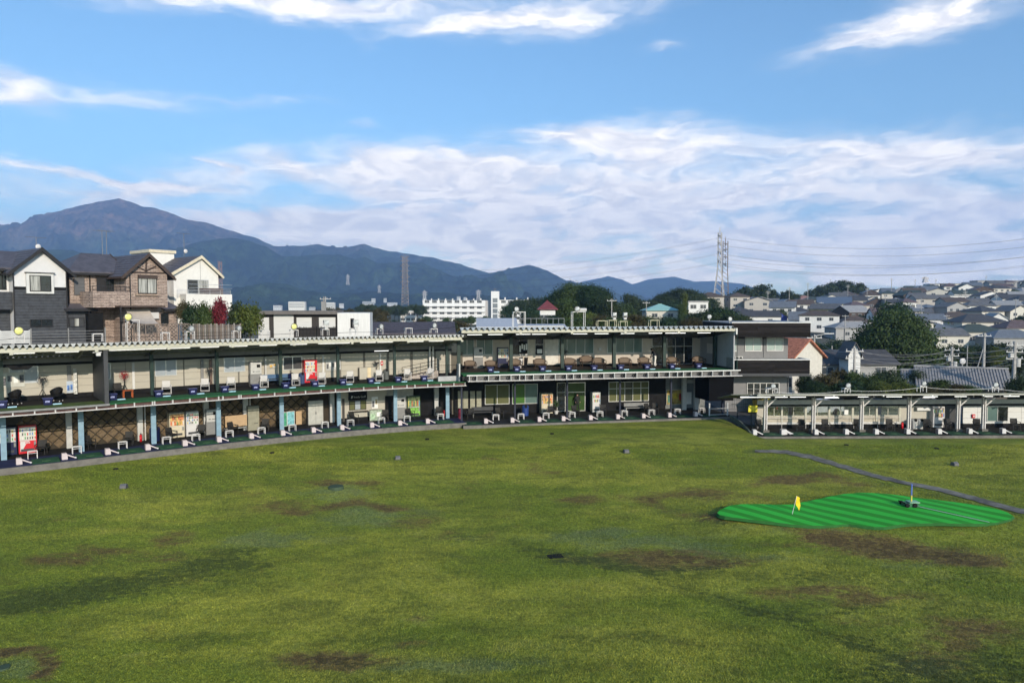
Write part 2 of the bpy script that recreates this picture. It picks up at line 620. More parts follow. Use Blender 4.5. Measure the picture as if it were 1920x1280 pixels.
ridge('mountain_shoulder', [(700, 574), (760, 556), (820, 535), (880, 520), (930, 510), (960, 503), (990, 497), (1010, 501), (1040, 515), (1065, 528), (1110, 548), (1170, 566), (1230, 574)],
      5200, 1300, 190, hm1, 'brownish mountain shoulder behind the school tower', 700)
ridge('dark_ridge', [(150, 560), (200, 530), (260, 500), (310, 478), (360, 458), (400, 450), (436, 447), (470, 452), (500, 463), (530, 480), (545, 482), (590, 478), (640, 478),
                     (665, 486), (685, 482), (710, 494), (745, 493), (790, 492), (820, 505), (850, 518), (900, 522), (935, 519), (960, 528), (1000, 548), (1040, 566), (1080, 574)],
      4200, 1100, 190, hm2, 'dark blue wooded ridge in front of the long mountain range', 600)
ridge('near_hill', [(-380, 500), (-250, 480), (-120, 470), (0, 478), (60, 474), (100, 468), (140, 470), (175, 482), (220, 500), (280, 525), (350, 552), (420, 570)],
      3200, 850, 110, hm2, 'dark wooded hill rising behind the grey and brown houses', 420)
ridge('foothill', [(330, 573), (400, 556), (450, 540), (500, 530), (540, 533), (580, 546), (640, 552), (700, 545), (760, 552), (830, 548), (900, 556), (980, 560), (1040, 572)],
      2750, 700, 75, hm2, 'low dark foothills along the far valley', 380)

def haze():
    mb = MB()
    mb.box(-9500, 9500, -300, 8900, -14.5, 1150)
    m = bpy.data.materials.new('haze')
    m.use_nodes = True
    m.node_tree.nodes.clear()
    t = NT(m.node_tree)
    v = t.n('ShaderNodeVolumePrincipled')
    v.inputs['Color'].default_value = (.38, .60, 1.0, 1)
    v.inputs['Density'].default_value = HAZE_DENSITY
    v.inputs['Anisotropy'].default_value = 0.0
    o = t.n('ShaderNodeOutputMaterial')
    t.l(v.outputs[0], o.inputs['Volume'])
    h = link('haze', mb.mesh('haze', m))
    tag(h, 'thin blue haze filling the air out to the mountains', 'haze', kind='stuff')
HAZE_DENSITY = 1.3e-4
haze()

# ------------------------------------------------------------------ the lawn
EDGE = [(-200, 1185), (0, 1142), (150, 1120), (300, 1090), (450, 1058), (560, 1032), (640, 1013), (760, 1000), (870, 1010), (960, 1030), (1060, 1056), (1200, 1086), (1350, 1130),
        (1500, 1180), (1700, 1250), (1850, 1310), (2200, 1450)]
BANK = [(880, 852), (960, 866), (1060, 892), (1180, 928), (1330, 978), (1480, 1003), (1700, 1036), (1920, 1072), (2200, 1120)]
GREEN_PX = [(80, 455), (95, 438), (160, 412), (230, 406), (300, 403), (420, 401), (520, 397), (620, 375), (690, 360), (760, 349), (840, 341), (930, 338), (1030, 339), (1130, 343),
            (1220, 350), (1300, 358), (1400, 368), (1500, 380), (1580, 390), (1640, 400), (1710, 411), (1760, 424), (1820, 444), (1856, 464), (1840, 480), (1800, 491), (1750, 503),
            (1690, 511), (1600, 517), (1500, 520), (1400, 518), (1300, 518), (1240, 518), (1180, 522), (1130, 530), (1080, 535), (1020, 533), (960, 526), (910, 518), (870, 513),
            (830, 514), (780, 520), (710, 524), (640, 525), (520, 520), (400, 510), (320, 503), (250, 496), (180, 487), (130, 481), (95, 470)]
GREEN_Z = 0.15
GREEN = [gnd(1320 + a / 3.2, 820 + b / 3.2, GREEN_Z) for a, b in GREEN_PX]
GC = sum(GREEN, Vector()) / len(GREEN)
def green_d(x, y):
    """distance outside the outline of the putting green (0 inside)"""
    ins = False
    n = len(GREEN)
    best = 1e9
    for i in range(n):
        a, b = GREEN[i], GREEN[(i + 1) % n]
        if (a.y > y) != (b.y > y) and x < (b.x - a.x) * (y - a.y) / (b.y - a.y) + a.x:
            ins = not ins
        dx, dy = b.x - a.x, b.y - a.y
        k = max(0, min(1, ((x - a.x) * dx + (y - a.y) * dy) / (dx * dx + dy * dy + 1e-9)))
        best = min(best, math.hypot(x - a.x - k * dx, y - a.y - k * dy))
    return 0.0 if ins else best
def lawn_z(x, y):
    px, py = proj((x, y, -.3)) if y > 4 else (960, 2000)
    z = -.3
    fade = sm(0, 60, py - kerb_like(px)) if py > 700 else 0
    z += fade * (.30 * noise.noise(Vector((x / 14, y / 11, 0))) + .10 * noise.noise(Vector((x / 4.5, y / 4.5, 5))) + .035 * noise.noise(Vector((x / 1.4, y / 1.4, 8))))
    z += .10 * sm(-30, 50, py - interp(EDGE, px)) - .06
    z += .09 * sm(18, -14, py - interp(BANK, px)) * sm(900, 1000, px)
    if x > 15 and y > 50:
        z -= .34 * sm(18.2, 19.0, x) * sm(51, 54, y)
    if abs(x - GC.x) < 12 and abs(y - GC.y) < 9:
        d = green_d(x, y)
        k = sm(1.5, 0.0, d)
        z = z * (1 - k) + (GREEN_Z - .14) * k
    r = math.hypot((px - 632) / 60, (py - 920) / 20)
    z += .12 * sm(1.0, .3, r)
    return z
def kerb_like(px):
    return kerb_y(px) if px < 876 else interp([(876, 797), (1378, 782), (1412, 818), (2400, 818)], px)
LG = {}
def lawn():
    xs = np.concatenate([np.arange(-75, -40, 2.5), np.arange(-40, 46, .34), np.arange(46, 90, 2.5)])
    ys = np.concatenate([np.arange(-30, 12, 3.0), np.arange(12, 66, .30)])
    nx, ny = len(xs), len(ys)
    V, C = [], []
    # patches: px, py, rx, ry, channel, strength   (0 worn brown, 1 dark weed, 2 pale blue-green)
    P = [(330, 1003, 60, 12, 0, .9), (110, 1048, 70, 14, 0, .9), (200, 1028, 70, 10, 0, .7), (320, 1045, 80, 16, 0, .7), (120, 980, 60, 10, 0, .4), (600, 905, 60, 8, 0, .9), (640, 943, 50, 9, 0, 1),
         (735, 945, 45, 10, 0, 1), (700, 905, 60, 8, 0, .6), (520, 945, 90, 12, 0, .55), (560, 956, 60, 6, 0, .6), (460, 925, 70, 8, 0, .5), (780, 975, 70, 18, 0, .6), (860, 1005, 90, 12, 0, .6),
         (640, 1252, 110, 22, 0, 1.2), (600, 1240, 60, 10, 0, 1), (760, 1215, 70, 10, 0, .6), (785, 1170, 26, 8, 0, .9), (560, 1142, 40, 8, 0, .45), (1085, 935, 60, 10, 0, .8), (1280, 930, 90, 12, 0, .7),
         (1340, 980, 40, 8, 0, .9), (1480, 900, 60, 8, 0, .8), (1540, 890, 60, 8, 0, .8), (1600, 905, 60, 10, 0, .6), (1450, 908, 60, 6, 0, .6), (1100, 1045, 90, 12, 0, .7), (1270, 1045, 110, 18, 0, 1),
         (1350, 1058, 80, 10, 0, .7), (1590, 1020, 120, 12, 0, 1.1), (1700, 1040, 120, 14, 0, 1.0), (1830, 1058, 90, 12, 0, 1), (1500, 1105, 120, 16, 0, .7), (1650, 1120, 160, 18, 0, .7),
         (1820, 1180, 120, 30, 0, .9), (1740, 1240, 90, 30, 0, 1.0), (1600, 1160, 90, 14, 0, .6), (1150, 1200, 90, 16, 0, .35), (1000, 1120, 60, 10, 0, .3), (20, 1217, 60, 9, 0, 1.4), (80, 1243, 22, 24, 0, 1.4), (60, 1270, 20, 10, 0, 1.2),
         (1520, 835, 60, 5, 0, .4), (960, 880, 60, 5, 0, .3), (1250, 880, 120, 8, 0, .35), (1420, 935, 120, 8, 0, .5), (880, 905, 80, 6, 0, .5),
         (300, 1090, 160, 14, 1, .8), (120, 1122, 160, 16, 1, .9), (440, 1060, 110, 12, 1, .9), (180, 1105, 120, 12, 1, .6), (30, 1135, 80, 18, 1, .8), (400, 1025, 80, 10, 1, .5), (100, 1015, 60, 8, 1, .5),
         (700, 1255, 150, 24, 1, .5), (830, 940, 60, 20, 1, .4), (1080, 1050, 100, 14, 1, .6), (1300, 1062, 100, 14, 1, .6), (1500, 1080, 140, 14, 1, .5), (1560, 1140, 180, 20, 1, .6), (1760, 1090, 160, 20, 1, .5),
         (1700, 1260, 180, 40, 1, .8), (1880, 1240, 90, 60, 1, .6), (1360, 985, 70, 6, 1, .7), (960, 1250, 90, 12, 1, .2), (100, 900, 90, 8, 1, .4), (1050, 835, 160, 10, 1, .35), (560, 918, 80, 6, 1, .4),
         (1000, 925, 60, 8, 1, .4), (1020, 1260, 120, 30, 1, .25), (1650, 1190, 120, 18, 1, .5), (880, 1008, 60, 8, 1, .5),
         (630, 920, 75, 18, 2, .9), (700, 965, 110, 20, 2, .9), (560, 1005, 140, 18, 2, .6), (460, 1010, 60, 12, 2, .5), (1130, 1005, 160, 14, 2, .9), (1260, 1025, 130, 12, 2, 1.0), (1420, 1045, 120, 12, 2, .6),
         (1540, 1000, 200, 10, 2, .6), (20, 1252, 50, 24, 2, 1), (900, 1255, 140, 18, 2, .8), (760, 1270, 120, 12, 2, .7), (1700, 1060, 160, 10, 2, .5), (280, 940, 100, 10, 2, .3), (1160, 890, 60, 6, 2, .3)]
    Pa = np.array([p[:4] for p in P], float)
    Pc = np.array([p[4] for p in P])
    Ps = np.array([p[5] * (1.1 if p[4] == 0 else 1.15) for p in P])
    for y in ys:
        for x in xs:
            z = lawn_z(x, y)
            V.append((x, y, z))
            c = [0, 0, 0]
            if y > 13:
                px, py = proj((x, y, -.3))
                w = 26 * noise.noise(Vector((x / 2.2, y / 2.2, 2))), 11 * noise.noise(Vector((x / 1.7, y / 1.7, 9)))
                d = ((Pa[:, 0] - px - w[0]) / Pa[:, 2]) ** 2 + ((Pa[:, 1] - py - w[1]) / Pa[:, 3]) ** 2
                e = np.exp(-d) * Ps
                for k in range(3):
                    c[k] = float(min(1.4, e[Pc == k].sum()))
                if 900 < px:
                    c[0] += .6 * math.exp(-((py - interp(BANK, px) - w[1]) / 9) ** 2) * sm(.42, .6, noise.noise(Vector((x / 3, y / 3, 1))) + .5)
                c[1] += .55 * math.exp(-((py - interp(EDGE, px) + 16 - w[1]) / 15) ** 2) * (1 if px < 480 or px > 960 else .25)
            C.append((c[0], c[1], c[2], 1.0))
    F = [(j * nx + i, j * nx + i + 1, (j + 1) * nx + i + 1, (j + 1) * nx + i) for j in range(ny - 1) for i in range(nx - 1)]
    LG.update(xs=xs, ys=ys, z=np.array(V)[:, 2].reshape(ny, nx), c=np.array(C)[:, :3].reshape(ny, nx, 3))
    me = bpy.data.meshes.new('lawn')
    me.from_pydata(V, [], F)
    at = me.attributes.new('wear', 'FLOAT_COLOR', 'POINT')
    at.data.foreach_set('color', np.array(C, np.float32).ravel())
    me.polygons.foreach_set('use_smooth', [True] * len(F))
    m = bpy.data.materials.new('turf')
    m.use_nodes = True
    t = NT(m.node_tree)
    b = m.node_tree.nodes['Principled BSDF']
    b.inputs['Roughness'].default_value = .85
    b.inputs['Specular IOR Level'].default_value = .15
    tc = t.n('ShaderNodeTexCoord').outputs['Object']
    a = t.n('ShaderNodeAttribute', attribute_name='wear')
    s3 = t.n('ShaderNodeSeparateColor')
    t.l(a.outputs['Color'], s3.inputs[0])
    q = t.n('ShaderNodeMapping')
    t.l(tc, q.inputs[0])
    q.inputs['Scale'].default_value = (.55, 1.0, 1.0)
    q.inputs['Rotation'].default_value = (0, 0, .35)
    big = t.noise(q.outputs[0], .16, 5, .62, .6).outputs[0]
    mid = t.noise(q.outputs[0], .9, 6, .68, .4).outputs[0]
    fine = t.noise(tc, 7.0, 5, .72).outputs[0]
    grit = t.noise(tc, 28.0, 3, .7).outputs[0]
    c = t.mix(t.rng(big, .40, .61), (.195, .235, .034), (.350, .340, .058))
    c = t.mix(t.rng(mid, .40, .70, 0, .8), c, (.135, .150, .034))
    c = t.mix(t.m('MULTIPLY', t.rng(mid, .30, .44, 1, 0), .5), c, (.34, .315, .09))
    m2 = t.noise(q.outputs[0], 1.5, 9, .74, .3).outputs[0]
    m3 = t.noise(q.outputs[0], 4.2, 7, .75, .2).outputs[0]
    def soft(ch, nz, lo, hi):
        return t.rng(t.m('MULTIPLY', s3.outputs[ch], t.m('MAXIMUM', t.m('SUBTRACT', t.m('MULTIPLY', nz, 4.6), 1.5), 0.0)), lo, hi)
    c = t.mix(t.m('MULTIPLY', soft(2, m2, .15, .8), .6), c, (.175, .212, .105))
    c = t.mix(t.m('MULTIPLY', soft(0, t.m('ADD', t.m('MULTIPLY', m2, .55), t.m('MULTIPLY', m3, .45)), .18, .80), .8), c, (.185, .108, .050))
    c = t.mix(t.m('MULTIPLY', soft(0, m3, .55, 1.3), .75), c, (.085, .052, .030))
    c = t.mix(t.m('MULTIPLY', soft(1, m3, .2, .85), .85), c, (.070, .088, .028))
    c = t.mix(t.m('MULTIPLY', t.rng(m3, .56, .72), .45), c, (.095, .120, .028))
    c = t.mix(t.m('MULTIPLY', t.rng(m2, .55, .73), .55), c, (.20, .145, .050))
    c = t.mix(t.rng(fine, .30, .72), t.mix(1.0, c, (.58, .62, .52), 'MULTIPLY'), t.mix(1.0, c, (1.22, 1.18, 1.15), 'MULTIPLY'))
    c = t.mix(1.0, c, (.88, .95, .94), 'MULTIPLY')
    c = t.mix(t.rng(grit, .28, .72), t.mix(1.0, c, (.62, .65, .58), 'MULTIPLY'), t.mix(1.0, c, (1.34, 1.32, 1.25), 'MULTIPLY'))
    t.l(c, b.inputs['Base Color'])
    bp = t.n('ShaderNodeBump')
    bp.inputs['Strength'].default_value = .55
    bp.inputs['Distance'].default_value = .05
    t.l(t.m('ADD', fine, t.m('MULTIPLY', grit, .5)), bp.inputs['Height'])
    t.l(bp.outputs[0], b.inputs['Normal'])
    me.materials.append(m)
    o = link('lawn', me)
    tag(o, 'broad uneven mown lawn with brown and dark worn patches', 'lawn', kind='structure')
lawn()
PATH_XY = []

def putting_green():
    root = thing('putting_green', 'bright green striped artificial putting green on a low mound', 'putting green', (GC.x, GC.y, GREEN_Z))
    def gz(x, y):
        return .05 * noise.noise(Vector((x / 2.5, y / 2.5, 4))) + .05 * math.sin(x * .9)
    B = [(p.x - GC.x, p.y - GC.y) for p in GREEN]
    pts = [Vector(b) for b in B]
    n = len(pts)
    for i in np.arange(-9, 9, .5):
        for j in np.arange(-4, 4, .5):
            if green_d(GC.x + i, GC.y + j) == 0 and min((Vector((i, j)) - Vector(b)).length for b in B) > .3:
                pts.append(Vector((i, j)))
    vv, ee, ff = delaunay_2d_cdt(pts, [(i, (i + 1) % n) for i in range(n)], [list(range(n))], 1, 1e-5)[:3]
    mb = MB()
    mb.v = [(v.x, v.y, gz(v.x, v.y)) for v in vv]
    mb.f = [tuple(f) for f in ff]
    mb.mi = [0] * len(ff)
    m = bpy.data.materials.new('striped_turf')
    m.use_nodes = True
    t = NT(m.node_tree)
    b = m.node_tree.nodes['Principled BSDF']
    b.inputs['Roughness'].default_value = .8
    b.inputs['Specular IOR Level'].default_value = .15
    tc = t.n('ShaderNodeTexCoord').outputs['Object']
    w = t.noise(tc, .5, 2).outputs['Color']
    d = t.v('ADD', tc, t.v('MULTIPLY', w, (.15, .15, 0)))
    s = t.v('DOT_PRODUCT', d, (.785, .62, 0))
    f = t.m('PINGPONG', t.m('DIVIDE', s, .47), 1.0)
    c = t.mix(t.rng(f, .44, .56), (.030, .27, .020), (.042, .47, .045))
    nz = t.noise(tc, 30, 3).outputs[0]
    c = t.mix(t.rng(nz, .3, .7), t.mix(1.0, c, (.86, .86, .86), 'MULTIPLY'), c)
    t.l(c, b.inputs['Base Color'])
    part('turf_carpet', mb, m, root, smooth=True)
    sk = MB()
    for i in range(n):
        a, c2 = B[i], B[(i + 1) % n]
        sk.quad((a[0] * 1.012, a[1] * 1.02, gz(*a) - .12), (c2[0] * 1.012, c2[1] * 1.02, gz(*c2) - .12), (c2[0], c2[1], gz(*c2)), (a[0], a[1], gz(*a)))
    part('carpet_edge', sk, mat('turf_edge', (.02, .10, .02), .9), root)
putting_green()

def path_strip():
    top = [(1416, 842), (1470, 842), (1520, 850), (1580, 866), (1640, 884), (1700, 897), (1760, 908), (1800, 918), (1860, 934), (1925, 950), (1980, 962)]
    th = [4, 6, 7, 8, 7, 7, 8, 8, 8, 9, 10]
    mb = MB()
    A, Bq = [], []
    for i in range(len(top) - 1):
        for k in range(8):
            f = k / 8
            px = top[i][0] * (1 - f) + top[i + 1][0] * f
            py = top[i][1] * (1 - f) + top[i + 1][1] * f
            w = th[i] * (1 - f) + th[i + 1] * f
            j = 1.6 * noise.noise(Vector((px / 14, 0, 0)))
            a, b = gnd(px, py + j, -.25), gnd(px - 1, py + w + j, -.25)
            a.z, b.z = lawn_z(a.x, a.y) + .035, lawn_z(b.x, b.y) + .035
            A.append(a)
            Bq.append(b)
    PATH_XY.extend(((p + q) / 2)[:2] for p, q in zip(A, Bq))
    for i in range(len(A) - 1):
        m1, m2 = (A[i] + Bq[i]) / 2 + Vector((0, 0, .012)), (A[i + 1] + Bq[i + 1]) / 2 + Vector((0, 0, .012))
        mb.quad(Bq[i], Bq[i + 1], m2, m1)
        mb.quad(m1, m2, A[i + 1], A[i])
    m = mat('old_concrete', (.155, .145, .120), .9, var=.5, scale=1.3, bump=.6, dirt=.8)
    o = one('path', mb, m, 'old grey concrete path running diagonally across the lawn', 'path')
    o['kind'] = 'structure'
path_strip()

def grass():
    """blades standing on the nearer lawn, each one leaf, coloured like the turf it grows from"""
    r = np.random.RandomState(3)
    N = 620000
    y = 15.5 + 34 * r.uniform(0, 1, N) ** 1.25
    x = y * r.uniform(-.76, .78, N)
    xs, ys = LG['xs'], LG['ys']
    i = np.clip(np.searchsorted(xs, x) - 1, 0, len(xs) - 2)
    j = np.clip(np.searchsorted(ys, y) - 1, 0, len(ys) - 2)
    fx, fy = (x - xs[i]) / (xs[i + 1] - xs[i]), (y - ys[j]) / (ys[j + 1] - ys[j])
    def bil(a):
        e = (lambda q: q[:, None]) if a.ndim == 3 else (lambda q: q)
        return a[j, i] * e((1 - fx) * (1 - fy)) + a[j, i + 1] * e(fx * (1 - fy)) + a[j + 1, i] * e((1 - fx) * fy) + a[j + 1, i + 1] * e(fx * fy)
    z, c = bil(LG['z']), bil(LG['c'])
    ok = np.ones(N, bool)
    near = np.where((np.abs(x - GC.x) < 8) & (np.abs(y - GC.y) < 4.5))[0]
    for k in near:
        ok[k] = green_d(x[k], y[k]) > .06
    P = np.array([tuple(p) for p in PATH_XY])
    pk = np.where((x > 12) & (y > 30))[0]
    d = np.min(np.hypot(x[pk, None] - P[None, ::3, 0], y[pk, None] - P[None, ::3, 1]), axis=1)
    ok[pk] &= d > .75
    # clear of the kerbs: keep to the open lawn
    kx = np.array([LW.pt(u)[0] for u in LW.us(0, LW.L, 1)])
    ky = np.array([LW.pt(u)[1] for u in LW.us(0, LW.L, 1)])
    ok &= y < np.interp(x, kx, ky) - .5
    bare = np.clip(c[:, 0], 0, 1) * .75
    ok &= r.uniform(0, 1, N) > bare
    x, y, z, c = x[ok], y[ok], z[ok], c[ok]
    n = len(x)
    a = r.uniform(0, 6.283, n)
    h = r.uniform(.022, .060, n)
    w = r.uniform(.006, .013, n) * (1 + (y - 15) / 40)
    le = r.uniform(.2, .9, n) * h
    la = r.uniform(0, 6.283, n)
    V = np.empty((n, 3, 3), np.float32)
    V[:, 0] = np.stack([x - np.cos(a) * w, y - np.sin(a) * w, z - .004], 1)
    V[:, 1] = np.stack([x + np.cos(a) * w, y + np.sin(a) * w, z - .004], 1)
    V[:, 2] = np.stack([x + np.cos(la) * le, y + np.sin(la) * le, z + h], 1)
    me = bpy.data.meshes.new('grass')
    me.vertices.add(3 * n)
    me.vertices.foreach_set('co', V.ravel())
    me.loops.add(3 * n)
    me.loops.foreach_set('vertex_index', np.arange(3 * n, dtype=np.int32))
    me.polygons.add(n)
    me.polygons.foreach_set('loop_start', np.arange(0, 3 * n, 3, dtype=np.int32))
    me.update(calc_edges=True)
    q = np.ones((n, 3, 4), np.float32)
    q[:, :, :3] = c[:, None, :]
    me.attributes.new('wear', 'FLOAT_COLOR', 'POINT').data.foreach_set('color', q.ravel())
    me.materials.append(bpy.data.materials['turf'])
    tag(link('grass', me), 'short uneven grass blades covering the nearer lawn', 'grass', kind='stuff')
grass()
# ------------------------------------------------------------------ shared finishes
CONC = mat('concrete', (.145, .135, .122), .9, var=.2, bump=.4, dirt=.5)
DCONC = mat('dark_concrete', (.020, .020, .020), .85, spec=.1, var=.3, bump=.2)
CREAM = mat('cream_siding', (.41, .385, .33), .7, var=.05, scale=1.2, dirt=.12)
CREAMB = mat('cream_steel', (.44, .43, .36), .5, var=.08, dirt=.25, stretch=(.4, .4, 2))
WHITE = mat('white_paint', (.58, .58, .57), .5, var=.04, dirt=.12)
WSTEEL = mat('white_steel', (.52, .50, .49), .5, var=.08, dirt=.3)
DGREEN = mat('dark_green_paint', (.010, .028, .024), .45, var=.2)
GALV = mat('galvanised_steel', (.36, .37, .38), .45, metal=.35, var=.12, dirt=.3)
BLUEP = mat('faded_blue_paint', (.20, .31, .40), .6, var=.12, dirt=.4)
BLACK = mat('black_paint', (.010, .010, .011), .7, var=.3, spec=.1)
DGREY = mat('dark_grey_paint', (.045, .047, .052), .6, var=.1)
MGREY = mat('mid_grey_paint', (.20, .20, .20), .6, var=.1)
LGREY = mat('light_grey_paint', (.45, .45, .44), .6, var=.08, dirt=.15)
TURF = mat('green_tee_turf', (.022, .125, .045), .85, var=.2, scale=5, bump=.5)
TURFY = mat('faded_tee_turf', (.07, .11, .025), .85, var=.25, scale=2, bump=.5)
BLUEC = mat('navy_carpet', (.012, .020, .075), .85, var=.3, scale=2, bump=.3, dirt=.3)
RED = mat('red_enamel', (.52, .015, .025), .35, var=.08, coat=.3)
NAVY = mat('navy_plastic', (.007, .010, .05), .4, var=.15)
PBLUE = mat('pale_blue_plastic', (.30, .50, .62), .5, var=.1)
PINKW = mat('off_white_plastic', (.52, .45, .455), .5, var=.06, dirt=.2)
WPLAS = mat('white_plastic', (.55, .54, .54), .4, var=.03)
RATTAN = mat('brown_wicker', (.05, .03, .02), .7, var=.4, scale=30, bump=.8)
STRAW = mat('woven_straw', (.15, .11, .08), .75, var=.2, scale=30, bump=.5)
TAN = mat('tan_board', (.42, .29, .17), .75, var=.12, stretch=(1, 1, 6))
OLIVEG = mat('olive_blind', (.10, .105, .045), .8, var=.08, stretch=(6, 1, 1))
DPANE = mat('dark_pane', (.016, .020, .022), .06, var=.3, spec=.6)
FROST = mat('frosted_pane', (.30, .34, .385), .35, var=.05, spec=.5)
GREENISH = mat('green_tinted_pane', (.10, .16, .15), .12, var=.2, spec=.5, scale=.6)
SILVER = mat('aluminium', (.55, .55, .55), .35, metal=.6, var=.06)
WOODB = mat('warm_wood', (.20, .085, .04), .6, var=.25, stretch=(1, 1, 5))
TUBE = mat('lit_tube', (.9, .9, .9), .4, em=((1, .98, .92), 1.6))
TUBEOFF = mat('unlit_tube', (.85, .85, .83), .4)
PAPER = mat('paper', (.72, .72, .70), .8, var=.04)
CLEARG = glass('clear_glass')

def hit(line, px, py, t):
    """where the sight line through a picture point meets the upright plane at depth t: (u, z)"""
    z = 1.0
    for _ in range(4):
        u = line.u(px, t, z)
        Y = line.pt(u, t).y
        d = ray(px, py)
        z = HC + d.z * Y / d.y
    return u, z
def rect(line, t, x0, y0, x1, y1):
    a, b = hit(line, x0, y0, t), hit(line, x1, y1, t)
    c = hit(line, x1, y0, t)
    return a[0], b[0], min(b[1], hit(line, x0, y1, t)[1]), max(a[1], c[1])
class Building:
    def __init__(s, name, label, cat, line, u, z, t=3.0):
        s.line = line
        s.o = line.pt(u, t, z)
        s.root = thing(name, label, cat, s.o)
    def add(s, name, mb, m, smooth=False, label=None):
        o = part(name, mb, m, s.root, tuple(-s.o), smooth=smooth)
        if label:
            o['label'] = label
        return o
    def put(s, name, me, u, t, z, rz=0.0, scale=None, label=None, parent=None):
        p = s.line.pt(u, t, z)
        o = link(name, me, s.root, tuple(p - s.o), s.line.ang(u) + rz, scale)
        if label:
            o['label'] = label
        return o
    def bar(s, name, a, b, t0, t1, z0, z1, m, step=1.0, label=None):
        return s.add(name, s.line.bar(MB(), a, b, t0, t1, z0, z1, step), m, label=label)
    def window(s, u0, u1, z0, z1, t, frame, pane, n=2, fw=.05, dep=.06, name='window', rows=1, label=None):
        """frame with n lights side by side; the panes are sub-parts"""
        uc = (u0 + u1) / 2
        w, h = u1 - u0, z1 - z0
        fb = MB()
        fb.box(-w / 2, w / 2, -dep, 0, 0, fw).box(-w / 2, w / 2, -dep, 0, h - fw, h)
        fb.box(-w / 2, -w / 2 + fw, -dep, 0, fw, h - fw).box(w / 2 - fw, w / 2, -dep, 0, fw, h - fw)
        for i in range(1, n):
            x = -w / 2 + w * i / n
            fb.box(x - fw * .45, x + fw * .45, -dep * .9, -.002, fw, h - fw)
        if rows > 1:
            fb.box(-w / 2 + fw, w / 2 - fw, -dep * .95, -.003, h * .66 - fw / 2, h * .66 + fw / 2)
        f = s.put(name, fb.mesh(name, frame), uc, t, z0)
        if label:
            f['label'] = label
        for i in range(n):
            x0, x1 = -w / 2 + w * i / n + fw * .5, -w / 2 + w * (i + 1) / n - fw * .5
            k = MB().box(x0, x1, -.03 - .008 * (i % 2), -.022 - .008 * (i % 2), fw * .6, h - fw * .6)
            part('pane', k, pane[i % len(pane)] if isinstance(pane, (list, tuple)) else pane, f)
        return f
def folded_roof(line, a, b, pitch, hgt, t0, z0, t1, z1):
    """ribbed steel sheet: rises and falls along the front, straight from front to back"""
    mb = MB()
    prof = [(0, 0), (.10, 0), (.40, 1), (.60, 1), (.90, 0)]
    us = []
    n = int((b - a) / pitch)
    for i in range(n):
        for f, h in prof:
            us.append((a + (i + f) * pitch, h))
    us.append((a + n * pitch, 0))
    for th in (0.0, -.012):
        k = len(mb.v)
        for u, h in us:
            p, d = line.at(u)
            for t, z in ((t0, z0), (t1, z1)):
                mb.v.append((p.x - d.y * t, p.y + d.x * t, z + h * hgt + th))
        for i in range(len(us) - 1):
            mb.face((k + 2 * i, k + 2 * i + 2, k + 2 * i + 3, k + 2 * i + 1))
        if th:
            for i in range(len(us) - 1):
                j = k - 2 * len(us)
                mb.face((k + 2 * i, k + 2 * i + 2, j + 2 * i + 2, j + 2 * i))
    return mb

def end_caps(line, a, b, pitch, hgt, t, z):
    mb = MB()
    for i in range(int((b - a) / pitch)):
        M_ = line.M(a + i * pitch, t, z)
        p = pitch
        # channel between two ribs, closed with a folded plate
        k = len(mb.v)
        for x, zz in ((-.42, hgt + .02), (-.11, -.035), (.11, -.035), (.42, hgt + .02)):
            for y in (-.016, -.002):
                mb.v.append(tuple(M_ @ Vector((x * p, y, zz))))
        mb.face((k, k + 2, k + 4, k + 6))
        mb.face((k + 7, k + 5, k + 3, k + 1))
        mb.face((k, k + 1, k + 3, k + 2))
        mb.face((k + 4, k + 5, k + 7, k + 6))
    return mb

# ------------------------------------------------------------------ left wing
L = Building('range_building', 'two storey curved left wing of the golf range with green tee decks and ribbed roof', 'building', LW, LW_END * .5, 0)
u0, u1 = LW_BEG, LW_END
L.bar('kerb', u0, u1, -.17, 0, -.6, .03, CONC)
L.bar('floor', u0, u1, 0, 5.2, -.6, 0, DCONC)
L.bar('tee_carpet', u0, u1, .02, 2.75, .001, .010, BLUEC)
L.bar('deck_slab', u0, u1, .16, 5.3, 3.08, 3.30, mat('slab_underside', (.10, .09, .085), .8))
uD = LW.u(205, 0, 3.3)
L.bar('deck_turf', uD, u1, -.13, 1.95, 3.302, 3.35, TURF)
L.bar('deck_turf', u0, uD, -.05, 1.95, 3.302, 3.345, TURFY, label='sun-faded yellowish turf')
L.bar('deck_edge', u0, uD, -.17, -.05, 3.24, 3.36, MGREY)
L.bar('walkway', u0, u1, 1.95, 5.3, 3.302, 3.338, BLACK)
L.bar('edge_beam', u0, u1, -.16, -.02, 3.02, 3.075, WSTEEL)
L.bar('edge_web', u0, u1, .10, .155, 3.076, 3.301, mat('rusty_web', (.10, .055, .05), .8, var=.3, dirt=.6))
br = MB().box(-.035, .035, -.13, .1, 3.076, 3.30)
brm = br.mesh('bracket', WSTEEL)
for px in (-60, -20, 24, 65, 104, 143, 181, 217, 252, 286, 290, 324, 356, 387, 410, 418, 448, 452, 485, 515, 545, 573, 602, 629, 655, 682, 709, 736, 763, 778, 802, 827, 851, 872):
    L.put('bracket', brm, LW.u(px, -.1, 3.2), 0, 0)
L.add('roof', folded_roof(LW, u0, LW.u(879, -.2, 7.1), .335, .17, -.22, 7.0, 5.9, 5.98), GALV)
L.add('roof_end_plates', end_caps(LW, u0, LW.u(879, -.2, 7.1), .335, .17, -.225, 7.0), mat('plate_grey', (.34, .35, .36), .55, var=.2, dirt=.2))
L.bar('eaves_beam', u0, LW.u(866, 0, 6.9), -.06, .09, 6.73, 6.985, CREAMB)
hm = MB().box(-.09, .09, -.1, .13, 6.60, 6.728).mesh('hanger', CREAMB)
